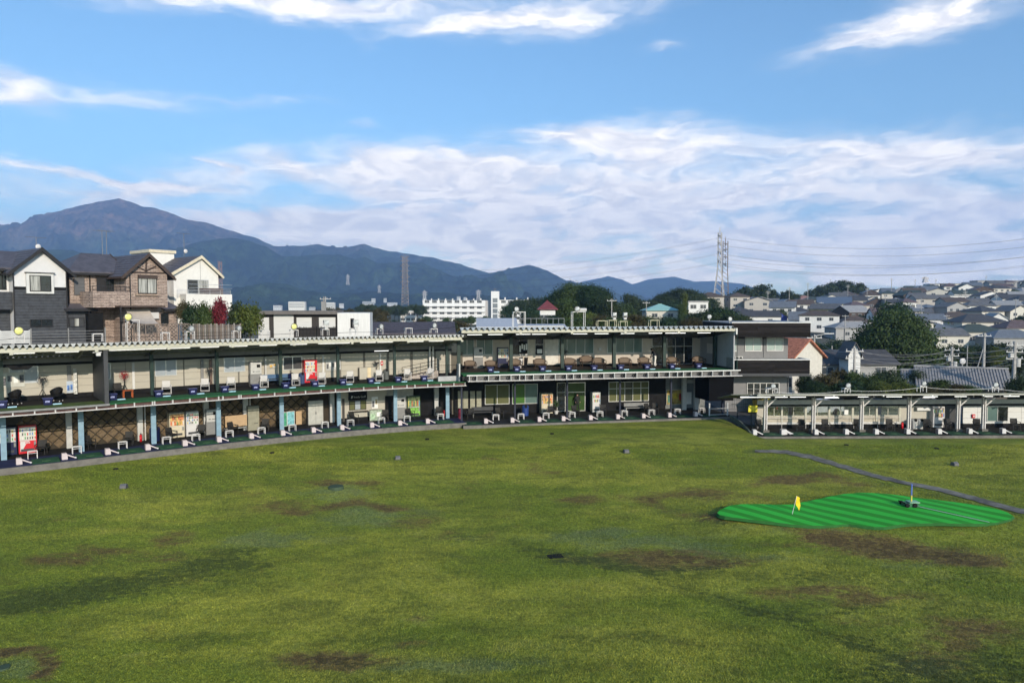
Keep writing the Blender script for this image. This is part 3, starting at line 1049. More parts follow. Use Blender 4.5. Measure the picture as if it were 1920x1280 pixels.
for px in (21, 181, 316, 436, 551, 660, 765, 866):
    L.put('hanger', hm, LW.u(px, 0, 6.7), 0, 0)
rm = MB().prism([(.09, 6.74), (.09, 6.96), (5.2, 6.02), (5.2, 5.86), (3.2, 6.05), (2.6, 6.15)], 'x', -.05, .05).mesh('rafter', mat('olive_steel', (.17, .175, .14), .6, var=.15))
cu = MB().box(-.11, .11, -.11, .11, 3.34, 6.30).mesh('upper_column', DGREEN)
cl = MB().box(-.15, .15, -.02, .02, .012, 3.08).box(-.15, .15, -.16, -.13, .012, 3.08).box(-.13, .13, -.13, -.02, .012, 3.08).mesh('lower_column', BLUEP)
COLS = [5, 150, 286, 408, 526.5, 634, 740, 838]
for i, px in enumerate(COLS):
    u = LW.u(px, 2.9, 2.5)
    if i != 1:
        L.put('column', cu, u, 2.9, 0)
    L.put('column', cl, u + (.02 if i else 0), 2.9, 0)
    L.put('rafter', rm, u, 0, 0)
    # purlins between the rafters
for tt in (1.4, 2.75, 4.2):
    zz = 6.97 - (tt + .1) * .187
    L.bar('purlin', u0, u1, tt, tt + .06, zz - .12, zz - .01, mat('olive_steel', (1, 1, 1)))
# upper back wall of cream panels
L.bar('back_wall', u0, u1, 5.07, 5.2, 3.34, 5.6, mat('panel_joint', (.16, .15, .13), .8))
L.bar('skirting', u0, u1, 5.0, 5.069, 3.34, 3.63, BLACK)
L.bar('wall_beam', u0, u1, 4.93, 5.06, 5.56, 5.72, BLACK)
L.bar('upper_cladding', u0, u1, 5.0, 5.08, 5.722, 6.12, MGREY)
wp = MB().box(0, 1.0, 0, .05, 0, 1.0).mesh('wall_panel', CREAM)
u = u0
while u < u1 - .3:
    w = min(1.84, u1 - u)
    for r in range(4):
        um = u + w / 2
        p = LW.pt(um, 5.02, 3.64 + r * .48)
        a = LW.ang(um)
        o = link('wall_panel', wp, L.root, tuple(p - L.o - Vector((math.cos(a), math.sin(a), 0)) * (w / 2 - .006)), a, (w - .014, 1, .465))
    u += w
def lwin(x0, y0, x1, y1, frame, pane, n=2, t=5.018, **k):
    return L.window(*rect(LW, t, x0, y0, x1, y1), t, frame, pane, n, **k)
for r in ((18, 688, 71, 717), (198, 680, 208, 711), (289, 674, 332, 703), (418, 670, 461, 696)):
    lwin(*r, SILVER, FROST, 1 if r[0] == 198 else 2)
lwin(529, 669, 568, 692, SILVER, DGREY, 2, name='shutter_window')
# wall posts and pipes; grey strip beside the brown pipe stands for a column shadow
for px, w, m in ((250, .16, WHITE), (379, .2, MGREY), (395, .16, mat('brown_pipe', (.16, .11, .09), .7)), (498, .14, LGREY), (606, .15, WHITE), (713, .12, WHITE), (130, .24, MGREY)):
    u = LW.u(px, 4.95, 4.5)
    L.bar('wall_post_or_shadow', u - w / 2, u + w / 2, 4.9, 5.0, 3.64, 5.5, m)
# dark partition between the two parts of the upper deck
uP = LW.u(198, .3, 5)
L.add('partition', MB().box(-.05, .05, .1, 5.0, 3.352, 6.72, LW.M(uP)).box(-.12, .12, .05, .22, 3.352, 6.725, LW.M(uP)), DGREY)
# step, ramp and the end of the upper deck beside the main building
uR = LW.u(845, 2.2, 3.6)
L.add('ramp_end', MB().box(-1.35, .45, .9, 1.2, 3.352, 3.75, LW.M(uR)), mat('grey_panel', (.36, .36, .37), .6, dirt=.2))
L.add('end_panel', MB().box(.25, .3, .35, 1.3, 3.352, 4.75, LW.M(uR)).box(.22, .33, .3, .36, 3.352, 4.8, LW.M(uR)), LGREY)
rl = MB()
Mr = LW.M(uR)
for x in (-1.3, -.5, .2):
    rl.tube(Mr @ Vector((x, 1.05, 3.75)), Mr @ Vector((x, 1.05, 4.65)), .02)
for z in (4.2, 4.64):
    rl.tube(Mr @ Vector((-1.3, 1.05, z)), Mr @ Vector((.25, 1.05, z)), .018)
L.add('railing', rl, BLACK)
# long ramp along the wall up to the main building's deck
ra, rb = LW.u(752, 4.3, 4), LW.u(820, 4.3, 4)
n = 10
rp = MB()
for i in range(n):
    a, b = ra + (rb - ra) * i / n, ra + (rb - ra) * (i + 1) / n
    z = 3.40 + .55 * (i + 1) / n
    LW.bar(rp, a, b, 3.9, 4.88, 3.34, z)
L.add('ramp', rp, mat('ramp_concrete', (.35, .31, .28), .9))
rr = MB()
for i in range(n + 1):
    u = ra + (rb - ra) * i / n
    z = 3.40 + .55 * i / n
    if i % 5 == 0:
        rr.tube(LW.pt(u, 3.95, z), LW.pt(u, 3.95, z + .95), .02)
for h in (.35, .62, .92):
    rr.tube(LW.pt(ra, 3.95, 3.4 + h), LW.pt(rb, 3.95, 3.95 + h), .02)
L.add('ramp_railing', rr, BLACK)
for px in (806, 812):
    u = LW.u(px, 4.6, 5)
    L.add('drain_pipe', MB().tube(LW.pt(u, 4.6, 3.4), LW.pt(u, 4.6, 6.0), .08, n=8), WHITE)
# retaining wall of diamond blocks behind the lower tees
rw = Building('retaining_wall', 'retaining wall of tan diamond-laid blocks behind the lower left tees', 'retaining wall', LW, LW_END * .3, 0, 5.2)
ub0, ub1 = u0, LW.u(632, 5, 1)
rw.bar('wall_face', ub0, ub1, 5.06, 5.29, 0, 3.06, mat('mortar', (.042, .034, .023), .9, bump=.5))
def diamond(k):
    r2 = random.Random(k)
    mb = MB()
    d = .33
    q = [(-d, 0), (0, -d), (d, 0), (0, d)]
    j = [(.88 * x + r2.uniform(-.02, .02), .88 * z + r2.uniform(-.02, .02)) for x, z in q]
    top = [(a[0], -.022 - r2.uniform(0, .02), a[1]) for a in j]
    base = [(x, .06, z) for x, z in q]
    mb.v = base + top
    for i in range(4):
        mb.face((i, (i + 1) % 4, 4 + (i + 1) % 4, 4 + i))
    mb.face((4, 5, 6, 7))
    return mb.mesh('block', mat('tan_stone%d' % (k % 3), [(.125, .09, .052), (.14, .10, .06), (.11, .078, .045)][k % 3], .9, var=.3, scale=5, bump=.8, dirt=.3))
DM = [diamond(k) for k in range(9)]
cnt = 0
u = LW.u(40, 5, 1)
k = 0
while u < LW.u(565, 5, 1):
    for r in range(3):
        for half in (0, 1):
            z = .36 + r * .72 + half * .36
            if cnt < 298:
                rw.put('block', DM[RD.randrange(9)], u + half * .36, 5.02, z)
                cnt += 1
    u += .72
for px in (129, 262, 386, 460, 622, 818):
    u = LW.u(px, 4.75, 1.5)
    L.bar('wall_post_or_shadow', u - .17, u + .17, 4.6, 4.9, .012, 3.07, LGREY)
    if px in (262, 460):
        L.add('drain_pipe', MB().tube(LW.pt(u + .32, 4.7, .0), LW.pt(u + .32, 4.7, 3.07), .05, n=8), WSTEEL)
# office at the right end of the lower floor
oa, ob = LW.u(632, 4.5, 1), LW.u(772, 4.5, 1)
L.bar('office_wall', oa, ob, 4.5, 4.75, .012, 3.075, CREAM)
L.bar('inner_wall', LW.u(726, 4.45, 1), LW.u(775, 4.45, 1), 4.42, 4.49, .012, 3.07, mat('grey_siding', (.33, .33, .31), .7))
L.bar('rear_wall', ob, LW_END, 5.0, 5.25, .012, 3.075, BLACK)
L.bar('office_skirting', oa, LW.u(700, 4.45, .2), 4.44, 4.499, .012, .3, BLACK)
lwin(653, 751, 688, 767, mat('dark_brown_frame', (.03, .022, .018), .5), [OLIVEG, FROST], 3, t=4.49, name='serving_hatch')
a, b, c, d = rect(LW, 4.40, 653, 768, 690, 770)
L.add('hatch_counter', LW.bar(MB(), a, b, 4.2, 4.489, c - .02, c + .04), mat('dark_brown_frame', (1, 1, 1)))
a, b, c, d = rect(LW, 4.42, 722, 742, 738, 783)
L.bar('stair_opening', a, b, 4.38, 4.41, .02, d, BLACK)
for i in range(5):
    L.bar('stair_tread', a + .05 + .2 * i, a + .3 + .2 * i, 4.2, 4.37, .15 + .25 * i, .19 + .25 * i, DGREY)
a, b, c, d = rect(LW, 4.43, 633, 748, 650, 790)
L.bar('door', a + .35, b - .15, 4.40, 4.44, .02, d, mat('dark_brown_door', (.05, .045, .04), .6))

# ------------------------------------------------------------------ main building
Mn = Building('range_building', 'tall middle part of the golf range with white framed upper deck and black lower front', 'building', MN, MN.L * .5, MZ)
v0, v1 = 0.0, MN.L
Mn.bar('kerb', v0, v1 + .1, -.2, 0, -.75, MZ + .02, CONC, 30)
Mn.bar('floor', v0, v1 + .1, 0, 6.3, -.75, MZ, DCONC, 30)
Mn.bar('tee_carpet', v0, MN.u(1330, 0, 0), .02, 2.6, MZ + .001, MZ + .01, mat('blackish_carpet', (.016, .018, .024), .85, var=.3), 30)
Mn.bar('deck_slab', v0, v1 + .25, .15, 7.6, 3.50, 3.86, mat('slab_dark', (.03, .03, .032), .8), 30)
Mn.bar('deck_turf', v0, v1 + .25, -.1, 2.1, 3.90, 3.955, TURF, 30)
Mn.bar('walkway', v0, v1 + .25, 2.1, 7.6, 3.865, 3.945, mat('dark_brown_deck', (.028, .020, .017), .8), 30)
Mn.bar('deck_lip', v0 + .3, v1 + .4, -.16, -.1, 3.87, 3.965, WHITE, 30)
Mn.bar('edge_web', v0 + .3, v1 + .3, .08, .145, 3.47, 3.90, mat('web_grey', (.13, .125, .125), .7, var=.3, scale=4, dirt=.5), 30)
Mn.bar('edge_beam', v0 + .4, v1 + .55, -.18, .08, 3.41, 3.468, WSTEEL, 30)
bm = MB().box(-.03, .03, -.15, .079, 3.469, 3.87)
bm.cur = 1
for i in range(8):
    a, b = i * math.pi / 4, (i + 1) * math.pi / 4
    bm.tube((-.24 + .10 * math.cos(a), -.02, 3.66 + .10 * math.sin(a)), (-.24 + .10 * math.cos(b), -.02, 3.66 + .10 * math.sin(b)), .035, n=4)
bm.beam((-.2, -.03, 3.5), (-.03, -.03, 3.86), .05, .05)
bmm = bm.mesh('bracket', LGREY, BLACK)
for px in (880, 894, 916, 937, 958, 974, 985, 1000, 1021, 1041, 1062, 1075, 1090, 1111, 1132, 1152, 1173, 1194, 1215, 1235, 1255, 1270, 1281, 1296, 1316, 1336, 1356, 1370):
    Mn.put('bracket', bmm, MN.u(px, -.1, 3.7), 0, 0)
Mn.add('roof', folded_roof(MN, -.1, v1 + .15, .455, .185, -.25, 7.56, 8.2, 6.35), mat('blue_grey_steel', (.26, .30, .35), .45, metal=.35, var=.15, dirt=.3))
Mn.add('roof_end_plates', end_caps(MN, -.1, v1 + .15, .455, .185, -.255, 7.56), mat('blue_plate', (.24, .28, .34), .5, var=.25, dirt=.2))
Mn.bar('eaves_beam', v0 - .1, v1 - .05, -.06, .1, 7.30, 7.55, CREAMB, 30)
Mn.put('beam_end', MB().box(-.09, .03, -.16, .16, 7.02, 7.56).mesh('beam_end', WHITE), v1, 0, 0)
hm2_ = MB().box(-.1, .1, -.12, .14, 7.17, 7.298).mesh('hanger', CREAMB)
for px in (976, 1072, 1172, 1272):
    Mn.put('hanger', hm2_, MN.u(px, 0, 7.3), 0, 0)
cu2 = MB().box(-.14, .14, -.14, .14, 3.95, 7.25).mesh('upper_column', DGREEN)
cl2 = MB().box(-.07, .07, -.07, .07, MZ + .01, 3.5).mesh('lower_column', mat('navy_steel', (.012, .016, .035), .5))
rm2 = MB().prism([(.1, 7.3), (.1, 7.54), (7.6, 6.42), (7.6, 6.3), (3.2, 6.75)], 'x', -.06, .06).mesh('rafter', mat('dark_steel', (.05, .052, .055), .6))
for px in (860, 958, 1054, 1151, 1245, 1340):
    u = MN.u(px, 3.1, 5)
    Mn.put('column', cu2, u, 3.1, 0)
    Mn.put('column', cl2, u + .03, 1.6, 0)
    Mn.put('rafter', rm2, u, 0, 0)
for tt in (1.6, 4.6, 6.2):
    zz = 7.52 - (tt + .2) * .144
    Mn.bar('purlin', v0, v1, tt, tt + .07, zz - .14, zz - .01, mat('dark_steel', (1, 1, 1)), 30)
T2 = 6.4
Mn.bar('upper_wall', v0 - .6, v1, T2 + .01, T2 + .2, 3.95, 6.6, mat('beige_wall', (.46, .41, .355), .75, var=.06, dirt=.1), 30)
Mn.bar('skirting', v0 - .6, v1, T2 - .04, T2 + .009, 3.95, 4.12, BLACK, 30)
def mrect(t, *r):
    return rect(MN, t, *r)
def mwin(x0, y0, x1, y1, frame, pane, n=2, t=T2, **k):
    return Mn.window(*mrect(t, x0, y0, x1, y1), t, frame, pane, n, **k)
mwin(862, 634, 889, 665, WHITE, GREENISH, 2)
mwin(893, 634, 924, 665, WHITE, GREENISH, 2)
mwin(958, 634, 990, 665, WHITE, DPANE, 2)
mwin(1046, 632, 1113, 663, WHITE, GREENISH, 4)
mwin(1138, 632, 1204, 661, WHITE, GREENISH, 4)
mwin(1003, 635, 1019, 666, LGREY, DPANE, 1, rows=2, name='wall_case')
# doors
a, b, c, d = mrect(T2, 1222, 632, 1243, 683)
Mn.window(a, b, 3.98, d, T2, WHITE, DPANE, 1, rows=2, name='glass_door')
a, b, c, d = mrect(T2, 1250, 632, 1298, 683)
Mn.window(a, b, 3.98, d, T2, LGREY, DPANE, 3, rows=2, name='glass_door')
a, b, c, d = mrect(T2, 990, 636, 1003, 687)
Mn.bar('door', a, b, T2 - .05, T2, 4.12, d, mat('beige_door', (.50, .45, .38), .6), 30)
a, b, c, d = mrect(T2, 1021, 636, 1046, 687)
Mn.bar('sliding_door', a, b, T2 - .06, T2, 4.12, d, mat('pale_door', (.56, .53, .48), .6), 30)
# end wall on the right of the upper deck
Mend = MN.M(v1)
ew = MB().box(-.14, -.04, .15, 7.0, 3.957, 7.28, Mend)
Mn.add('end_wall', ew, mat('white_end_wall', (.36, .37, .39), .7, var=.06, dirt=.2))
Mn.add('end_skirting', MB().box(-.17, -.141, .15, 7.0, 3.957, 4.1, Mend), DGREEN)
Mn.add('end_window', MB().box(-.18, -.142, 3.6, 5.0, 5.1, 6.0, Mend).box(-.2, -.181, 3.66, 4.28, 5.16, 5.94, Mend).box(-.2, -.181, 4.32, 4.94, 5.16, 5.94, Mend), [WHITE])
Mn.add('vent_panel', MB().box(-.165, -.142, .3, 1.35, 4.0, 4.95, Mend), MGREY)
Mn.add('net_post', MB().tube(MN.pt(v1 + .05, -.1, 3.9), MN.pt(v1 + .05, -.1, 7.4), .03), DGREEN)
Mn.add('side_net', MB().box(-.01, .01, -.5, 1.6, 0, .8, MN.M(v1 + .1, .4, 3.96)), mat('green_net', (.012, .045, .035), .8))
# lower front: black wall with windows
T1 = 5.6
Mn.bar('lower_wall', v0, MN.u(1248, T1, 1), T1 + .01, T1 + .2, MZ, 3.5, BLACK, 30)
Mn.bar('alcove_wall', MN.u(1248, T1, 1), v1, T1 + .01, T1 + .2, MZ, 3.5, mat('grey_alcove', (.16, .17, .17), .7), 30)
def m1(x0, y0, x1, y1, frame, pane, n=2, **k):
    return Mn.window(*mrect(T1, x0, y0, x1, y1), T1, frame, pane, n, **k)
m1(909, 721, 955, 757, WHITE, OLIVEG, 2)
m1(960, 720, 1008, 756, LGREY, [mat('lime_pane', (.05, .13, .025), .15, spec=.5), GREENISH], 2)
m1(1141, 716, 1216, 751, WHITE, [OLIVEG, OLIVEG, mat('olive_dark', (.04, .045, .03), .2)], 5, rows=2)
a, b, c, d = mrect(T1, 1062, 717, 1097, 770)
Mn.window(a, b, MZ + .05, d, T1, SILVER, mat('lime_dark', (.035, .07, .02), .12, spec=.5), 1, rows=2, name='glass_door')
a, b, c, d = mrect(T1, 1044, 717, 1060, 770)
Mn.window(a, b, MZ + .05, d, T1, LGREY, DPANE, 1, rows=2, name='glass_door')
for px in (863, 873, 886, 898):
    a, b, c, d = mrect(T1, px - 4.5, 733, px + 4.5, 765)
    Mn.bar('wall_board', a, b, T1 - .05, T1, c, d, mat('pale_board', (.30, .29, .22), .7), 30)
# alcove on the right: pillars, poster wall, shelves
for px in (1283, 1306):
    u = MN.u(px, 4.6, 2)
    Mn.bar('alcove_pillar', u - .2, u + .2, 4.5, 4.8, MZ, 3.5, LGREY, 30)
a, b, c, d = mrect(4.5, 1288, 712, 1328, 717)
Mn.bar('alcove_beam', a, b, 4.4, 4.49, c, d, LGREY, 30)
a, b, c, d = mrect(.7, 1328, 706, 1372, 750)
Mn.add('black_screen', MN.bar(MB(), a, b + .05, .5, 3.2, c, 3.5, 30), mat('black_tarpaulin', (.005, .005, .006), .9, spec=.05))
rl = MB()
for px in (1330, 1364):
    u = MN.u(px, .6, .5)
    rl.tube(MN.pt(u, .6, MZ), MN.pt(u, .6, MZ + 1.15), .07, n=8)
rl.tube(MN.pt(MN.u(1330, .6, .5), .6, MZ + .65), MN.pt(MN.u(1364, .6, .5), .6, MZ + .65), .02)
rl.tube(MN.pt(MN.u(1330, .6, .5), .6, MZ + .12), MN.pt(MN.u(1364, .6, .5), .6, MZ + .12), .03)
Mn.add('railing', rl, LGREY)

# ------------------------------------------------------------------ single storey shed on the right
S = Building('range_building', 'low single storey right wing of the golf range with a white eaves beam', 'building', SH, SH.L * .4, SZ)
w0, w1 = 0.0, SH.L
S.bar('kerb', w0, w1, -.2, 0, -1.0, SZ + .02, CONC, 40)
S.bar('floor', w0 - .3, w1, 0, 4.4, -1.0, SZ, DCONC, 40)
S.bar('eaves_beam', SH.u(1419, 0, 2.7), w1, -.1, .05, 2.715, 2.80, mat('eaves_white', (.52, .52, .50), .5, dirt=.3), 40)
ro = MB()
SH.sweep(ro, SH.u(1419, 0, 2.7), w1, [(-.16, 2.80), (4.6, 1.93), (4.6, 1.99), (-.16, 2.87)], 40)
SH.sweep(ro, w0 - 1.3, SH.u(1418.6, 0, 2.7), [(1.2, 2.62), (4.6, 1.93), (4.6, 1.99), (1.2, 2.68)], 40)
S.add('roof', ro, mat('grey_green_sheet', (.13, .14, .125), .6, dirt=.2))
COLX = [1435, 1525, 1615, 1704, 1796, 1844, 1935]
cp = MB().box(-.13, -.05, -.1, .1, SZ + .2, 2.35).box(.05, .13, -.1, .1, SZ + .2, 2.35)
for i in range(6):
    z = SZ + .3 + i * .36
    cp.beam((-.09, 0, z), (.09, 0, z + .18), .03, .04).beam((.09, 0, z + .18), (-.09, 0, z + .36), .03, .04)
cp.beam((.05, 0, 1.55), (.75, -.2, 2.32), .07, .09).beam((-.05, 0, 1.7), (-.3, -.8, 2.5), .06, .08)
cpm = cp.mesh('column', WSTEEL)
bsm = MB().box(-.24, .24, -.24, .24, SZ, SZ + .22).mesh('column_base', CONC)
hgm = MB().box(-.05, .05, -.13, .08, 2.62, 2.714).mesh('hanger', WHITE)
for px in COLX:
    u = SH.u(px, 1.7, .6)
    S.put('column', cpm, u, 1.7, 0)
    S.put('column_base', bsm, u, 1.7, 0)
    S.put('hanger', hgm, u + .7, 0, 0)
    S.add('rafter', MB().beam(SH.pt(u, -.05, 2.60), SH.pt(u, 4.4, 1.86), .08, .14), DGREY)
for tt in (1.2, 2.5, 3.6):
    zz = 2.84 - (tt + .16) * .183
    S.bar('purlin', w0, w1, tt, tt + .06, zz - .13, zz - .045, DGREY, 40)
T3 = 3.8
S.bar('upper_wall', SH.u(1420, T3, 1), w1, T3, T3 + .12, 1.36, 1.86, LGREY, 40)
S.bar('lintel', SH.u(1420, T3, 1), w1, T3 - .06, T3 - .002, 1.36, 1.50, BLACK, 40)
S.bar('sill_wall', SH.u(1420, T3, 1), SH.u(1690, T3, 1), T3, T3 + .12, SZ, .05, WHITE, 40)
S.bar('plinth', SH.u(1420, T3, 1), w1, T3 - .05, T3 - .002, SZ, SZ + .28, BLACK, 40)
def srect(t, *r):
    return rect(SH, t, *r)
for x0, x1 in ((1438, 1465), (1467, 1509), (1512, 1553), (1556, 1597), (1600, 1616), (1619, 1642), (1645, 1685)):
    a, b, c, d = srect(T3, x0, 764, x1, 784)
    S.window(a, b, .55, 1.36, T3 + .06, CREAMB, CLEARG, 2 if x1 - x0 > 18 else 1, name='window')
    S.bar('window_apron', a, b, T3 - .01, T3 + .06, .05, .54, mat('beige_apron', (.42, .38, .31), .7), 40)
for x in (1436.5, 1466, 1510.5, 1554.5, 1598.5, 1617.5, 1643.5, 1687):
    u = SH.u(x, T3, 1)
    S.bar('wall_post_or_shadow', u - .07, u + .07, T3 - .05, T3 + .1, .05, 1.36, CREAMB, 40)
a, b, c, d = srect(T3, 1419, 760, 1436, 800)
S.bar('end_panel', a, b, T3 - .03, T3 + .1, SZ + .28, 1.36, CREAM, 40)
S.bar('cream_wall', SH.u(1689, T3, 1), SH.u(1746, T3, 1), T3, T3 + .12, SZ, 1.36, CREAM, 40)
S.bar('dark_recess', SH.u(1746, T3, 1), SH.u(1806, T3, 1), T3 + .5, T3 + .6, SZ, 1.36, DGREY, 40)
S.bar('white_wall', SH.u(1806, T3, 1), w1, T3 + .03, T3 + .12, SZ, 1.36, mat('panel_joint2', (.25, .25, .24), .7), 40)
a, b = SH.u(1806, T3, 1), w1
wpn = MB().box(0, 1, 0, .03, 0, 1).mesh('wall_panel', WHITE)
u = a
while u < b:
    for r in range(3):
        o = S.put('wall_panel', wpn, u, T3, SZ + .28 + r * .46, scale=(1.2, 1, .445))
    u += 1.22
a, b, c, d = srect(T3, 1850, 762, 1889, 795)
S.window(a, b, .05, 1.3, T3 - .01, SILVER, [GREENISH, DPANE], 2)
a, b, c, d = srect(T3, 1716, 764, 1746, 770)
S.add('air_conditioner', SH.bar(MB(), a, b, T3 - .3, T3 - .002, 1.0, 1.25, 40), WHITE)
# handrail before the shed windows
hr = MB()
a, b = SH.u(1419, 3.3, .5), SH.u(1690, 3.3, .5)
hr.tube(SH.pt(a, 3.4, .48), SH.pt(b, 3.4, .48), .02)
hr.tube(SH.pt(a, 3.4, .0), SH.pt(b, 3.4, .0), .02)
for px in range(1421, 1692, 45):
    u = SH.u(px, 3.4, .3)
    hr.tube(SH.pt(u, 3.4, SZ), SH.pt(u, 3.4, .48), .02)
S.add('handrail', hr, WSTEEL)
# bank wall between the main building and the shed
def bank_wall():
    mb = MB()
    A = [Vector((19.0, 61.4, -.02)), Vector((18.95, 58.5, -.12)), Vector((18.7, 55.8, -.3)), Vector((18.45, 53.6, -.55))]
    for p, q in zip(A, A[1:]):
        mb.beam((p.x, p.y, p.z - .35), (q.x, q.y, q.z - .35), .12, .8)
    one('bank_wall', mb, mat('green_grey_concrete', (.14, .17, .14), .9, dirt=.6), 'sloping concrete edge beside the grass bank between the two tee rows', 'retaining wall')
    f = thing('net_fence', 'dark green net fence in the gap between the middle building and right wing', 'fence', (19.6, 58, SZ))
    nb = MB()
    P = [(19.5, 61.0), (19.55, 57.6), (19.3, 54.2)]
    for i, (x, y) in enumerate(P):
        part('post', MB().tube((x - 19.6, y - 58, -.3), (x - 19.6, y - 58, 1.3), .035), DGREEN, f)
    for (x, y), (x2, y2) in zip(P, P[1:]):
        for z in (.05, .65, 1.25):
            nb.tube((x - 19.6, y - 58, z), (x2 - 19.6, y2 - 58, z), .015)
        for i in range(14):
            k = i / 14
            nb.tube((x - 19.6 + (x2 - x) * k, y - 58 + (y2 - y) * k, -.1), (x - 19.6 + (x2 - x) * k, y - 58 + (y2 - y) * k, 1.25), .006, n=3)
    part('net', nb, DGREEN, f)
bank_wall()

# ------------------------------------------------------------------ clubhouse at the end of the middle building
def clubhouse():
    Y0 = 66.5
    root = thing('clubhouse', 'grey two storey clubhouse with two overhanging bands of black timber boards', 'building', (22, Y0 + 3, -.4))
    o = Vector((22, Y0 + 3, -.4))
    def P(name, mb, m):
        return part(name, mb, m, root, tuple(-o))
    def X(px, Y):
        return (px - 960) / 1330 * Y * .9985
    def Z(py, Y):
        return aty(1430, py, Y).z
    xl, xr = X(1362, Y0), X(1479, Y0)
    wallm = mat('grey_render', (.20, .20, .205), .75, var=.05, dirt=.1)
    P('wall', MB().box(xl, xr, Y0, Y0 + 8, -1.2, Z(634, Y0)), wallm)
    P('wall_joint', MB().box(X(1433, Y0) - .02, X(1433, Y0) + .02, Y0 - .015, Y0 - .001, Z(670, Y0), Z(634, Y0)), BLACK)
    Yb = Y0 - 2.2
    bxl, bxr = X(1373, Yb), X(1521, Yb)
    bm1 = [mat('charred_board%d' % i, c, .75, var=.35, stretch=(.5, 1, 6), scale=2, spec=.12) for i, c in enumerate([(.011, .0095, .0095), (.017, .0145, .0145), (.008, .007, .007)])]
    for (ya, yb, tag_) in ((605.5, 632, 'upper'), (675, 700, 'lower')):
        zt, zb = Z(ya, Yb), Z(yb, Yb)
        P('parapet', MB().box(bxl + .03, bxr - .03, Yb + .03, Yb + (10 if tag_ == 'upper' else 2.3), zb + .01, zt - .01), BLACK)
        n = 6
        for i in range(n):
            a = zb + (zt - zb) * i / n
            b = zb + (zt - zb) * (i + 1) / n - .018
            xm = bxl + (bxr - bxl) * RD.uniform(.3, .7)
            P('board', MB().box(bxl, xm - .006, Yb, Yb + .028, a, b), bm1[RD.randrange(3)])
            P('board', MB().box(xm + .006, bxr, Yb, Yb + .028, a, b), bm1[RD.randrange(3)])
            P('board', MB().box(bxr - .029, bxr + .002, Yb + .03, Yb + (9 if tag_ == 'upper' else 2.2), a, b), bm1[RD.randrange(3)])
        P('coping', MB().box(bxl - .04, bxr + .05, Yb - .05, Yb + .25, zt, zt + .09).box(bxr - .2, bxr + .05, Yb + .25, Yb + (10 if tag_ == 'upper' else 2.3), zt, zt + .09), WHITE)
        if tag_ == 'upper':
            P('roof', MB().box(bxl, bxr - .2, Yb + .26, Yb + 10, zt - .06, zt + .02), MGREY)
    P('soffit', MB().box(bxl, bxr, Yb, Y0 - .002, Z(700, Yb) - .25, Z(700, Yb)), DGREY)
    def win(x0, y0, x1, y1, n, rows=1, pane=None):
        a, b, c, d = X(x0, Y0), X(x1, Y0), Z(y1, Y0), Z(y0, Y0)
        f = P('window', MB().box(a, b, Y0 - .07, Y0 - .002, c, c + .09).box(a, b, Y0 - .07, Y0 - .002, d - .05, d).box(a, a + .05, Y0 - .07, Y0 - .002, c + .09, d - .05).box(b - .05, b, Y0 - .07, Y0 - .002, c + .09, d - .05), WHITE)
        for i in range(n):
            for r in range(rows):
                pa, pb = a + .04 + (b - a - .08) * i / n, a + .04 + (b - a - .08) * (i + 1) / n
                za, zb = c + .08 + (d - c - .12) * r / rows, c + .08 + (d - c - .12) * (r + 1) / rows
                part('pane', MB().box(pa + .03, pb - .03, Y0 - .035, Y0 - .004, za + .03, zb - .03), pane or mat('pale_blind_pane', (.34, .42, .40), .2, spec=.5, var=.05), f)
                part('mullion', MB().box(pb - .03, pb + .03, Y0 - .06, Y0 - .004, za, zb), WHITE, f)
    win(1372, 632, 1383, 659, 1)
    win(1398, 632, 1429.5, 658.5, 2)
    win(1438.5, 632, 1470, 658, 2)
    win(1380, 668, 1394, 677, 2, 1, DPANE)
    win(1403, 717.5, 1464, 741, 5, 2, mat('blackish_pane', (.03, .035, .035), .1, spec=.6))  # plain near-black panes
    P('vent', MB().box(X(1452, Y0), X(1457, Y0), Y0 - .12, Y0 - .001, Z(716, Y0), Z(709, Y0)), MGREY)
    P('drain_pipe', MB().tube((xr + .06, Y0 - .06, -1), (xr + .06, Y0 - .06, Z(700, Y0)), .05), MGREY)
    nb = MB()
    Yn = Y0 - 3.5
    for i in range(30):
        px = 1376 + i * 4.2
        nb.tube((X(px, Yn), Yn, Z(765, Yn)), (X(px, Yn), Yn, Z(741, Yn)), .01, n=3)
    for py in (741, 749, 757):
        nb.tube((X(1374, Yn), Yn, Z(py, Yn)), (X(1500, Yn), Yn, Z(py, Yn)), .02)
    nf = one('net_fence', nb, DGREEN, 'green wire net strung before the lower clubhouse window above the right wing roof', 'fence')
clubhouse()
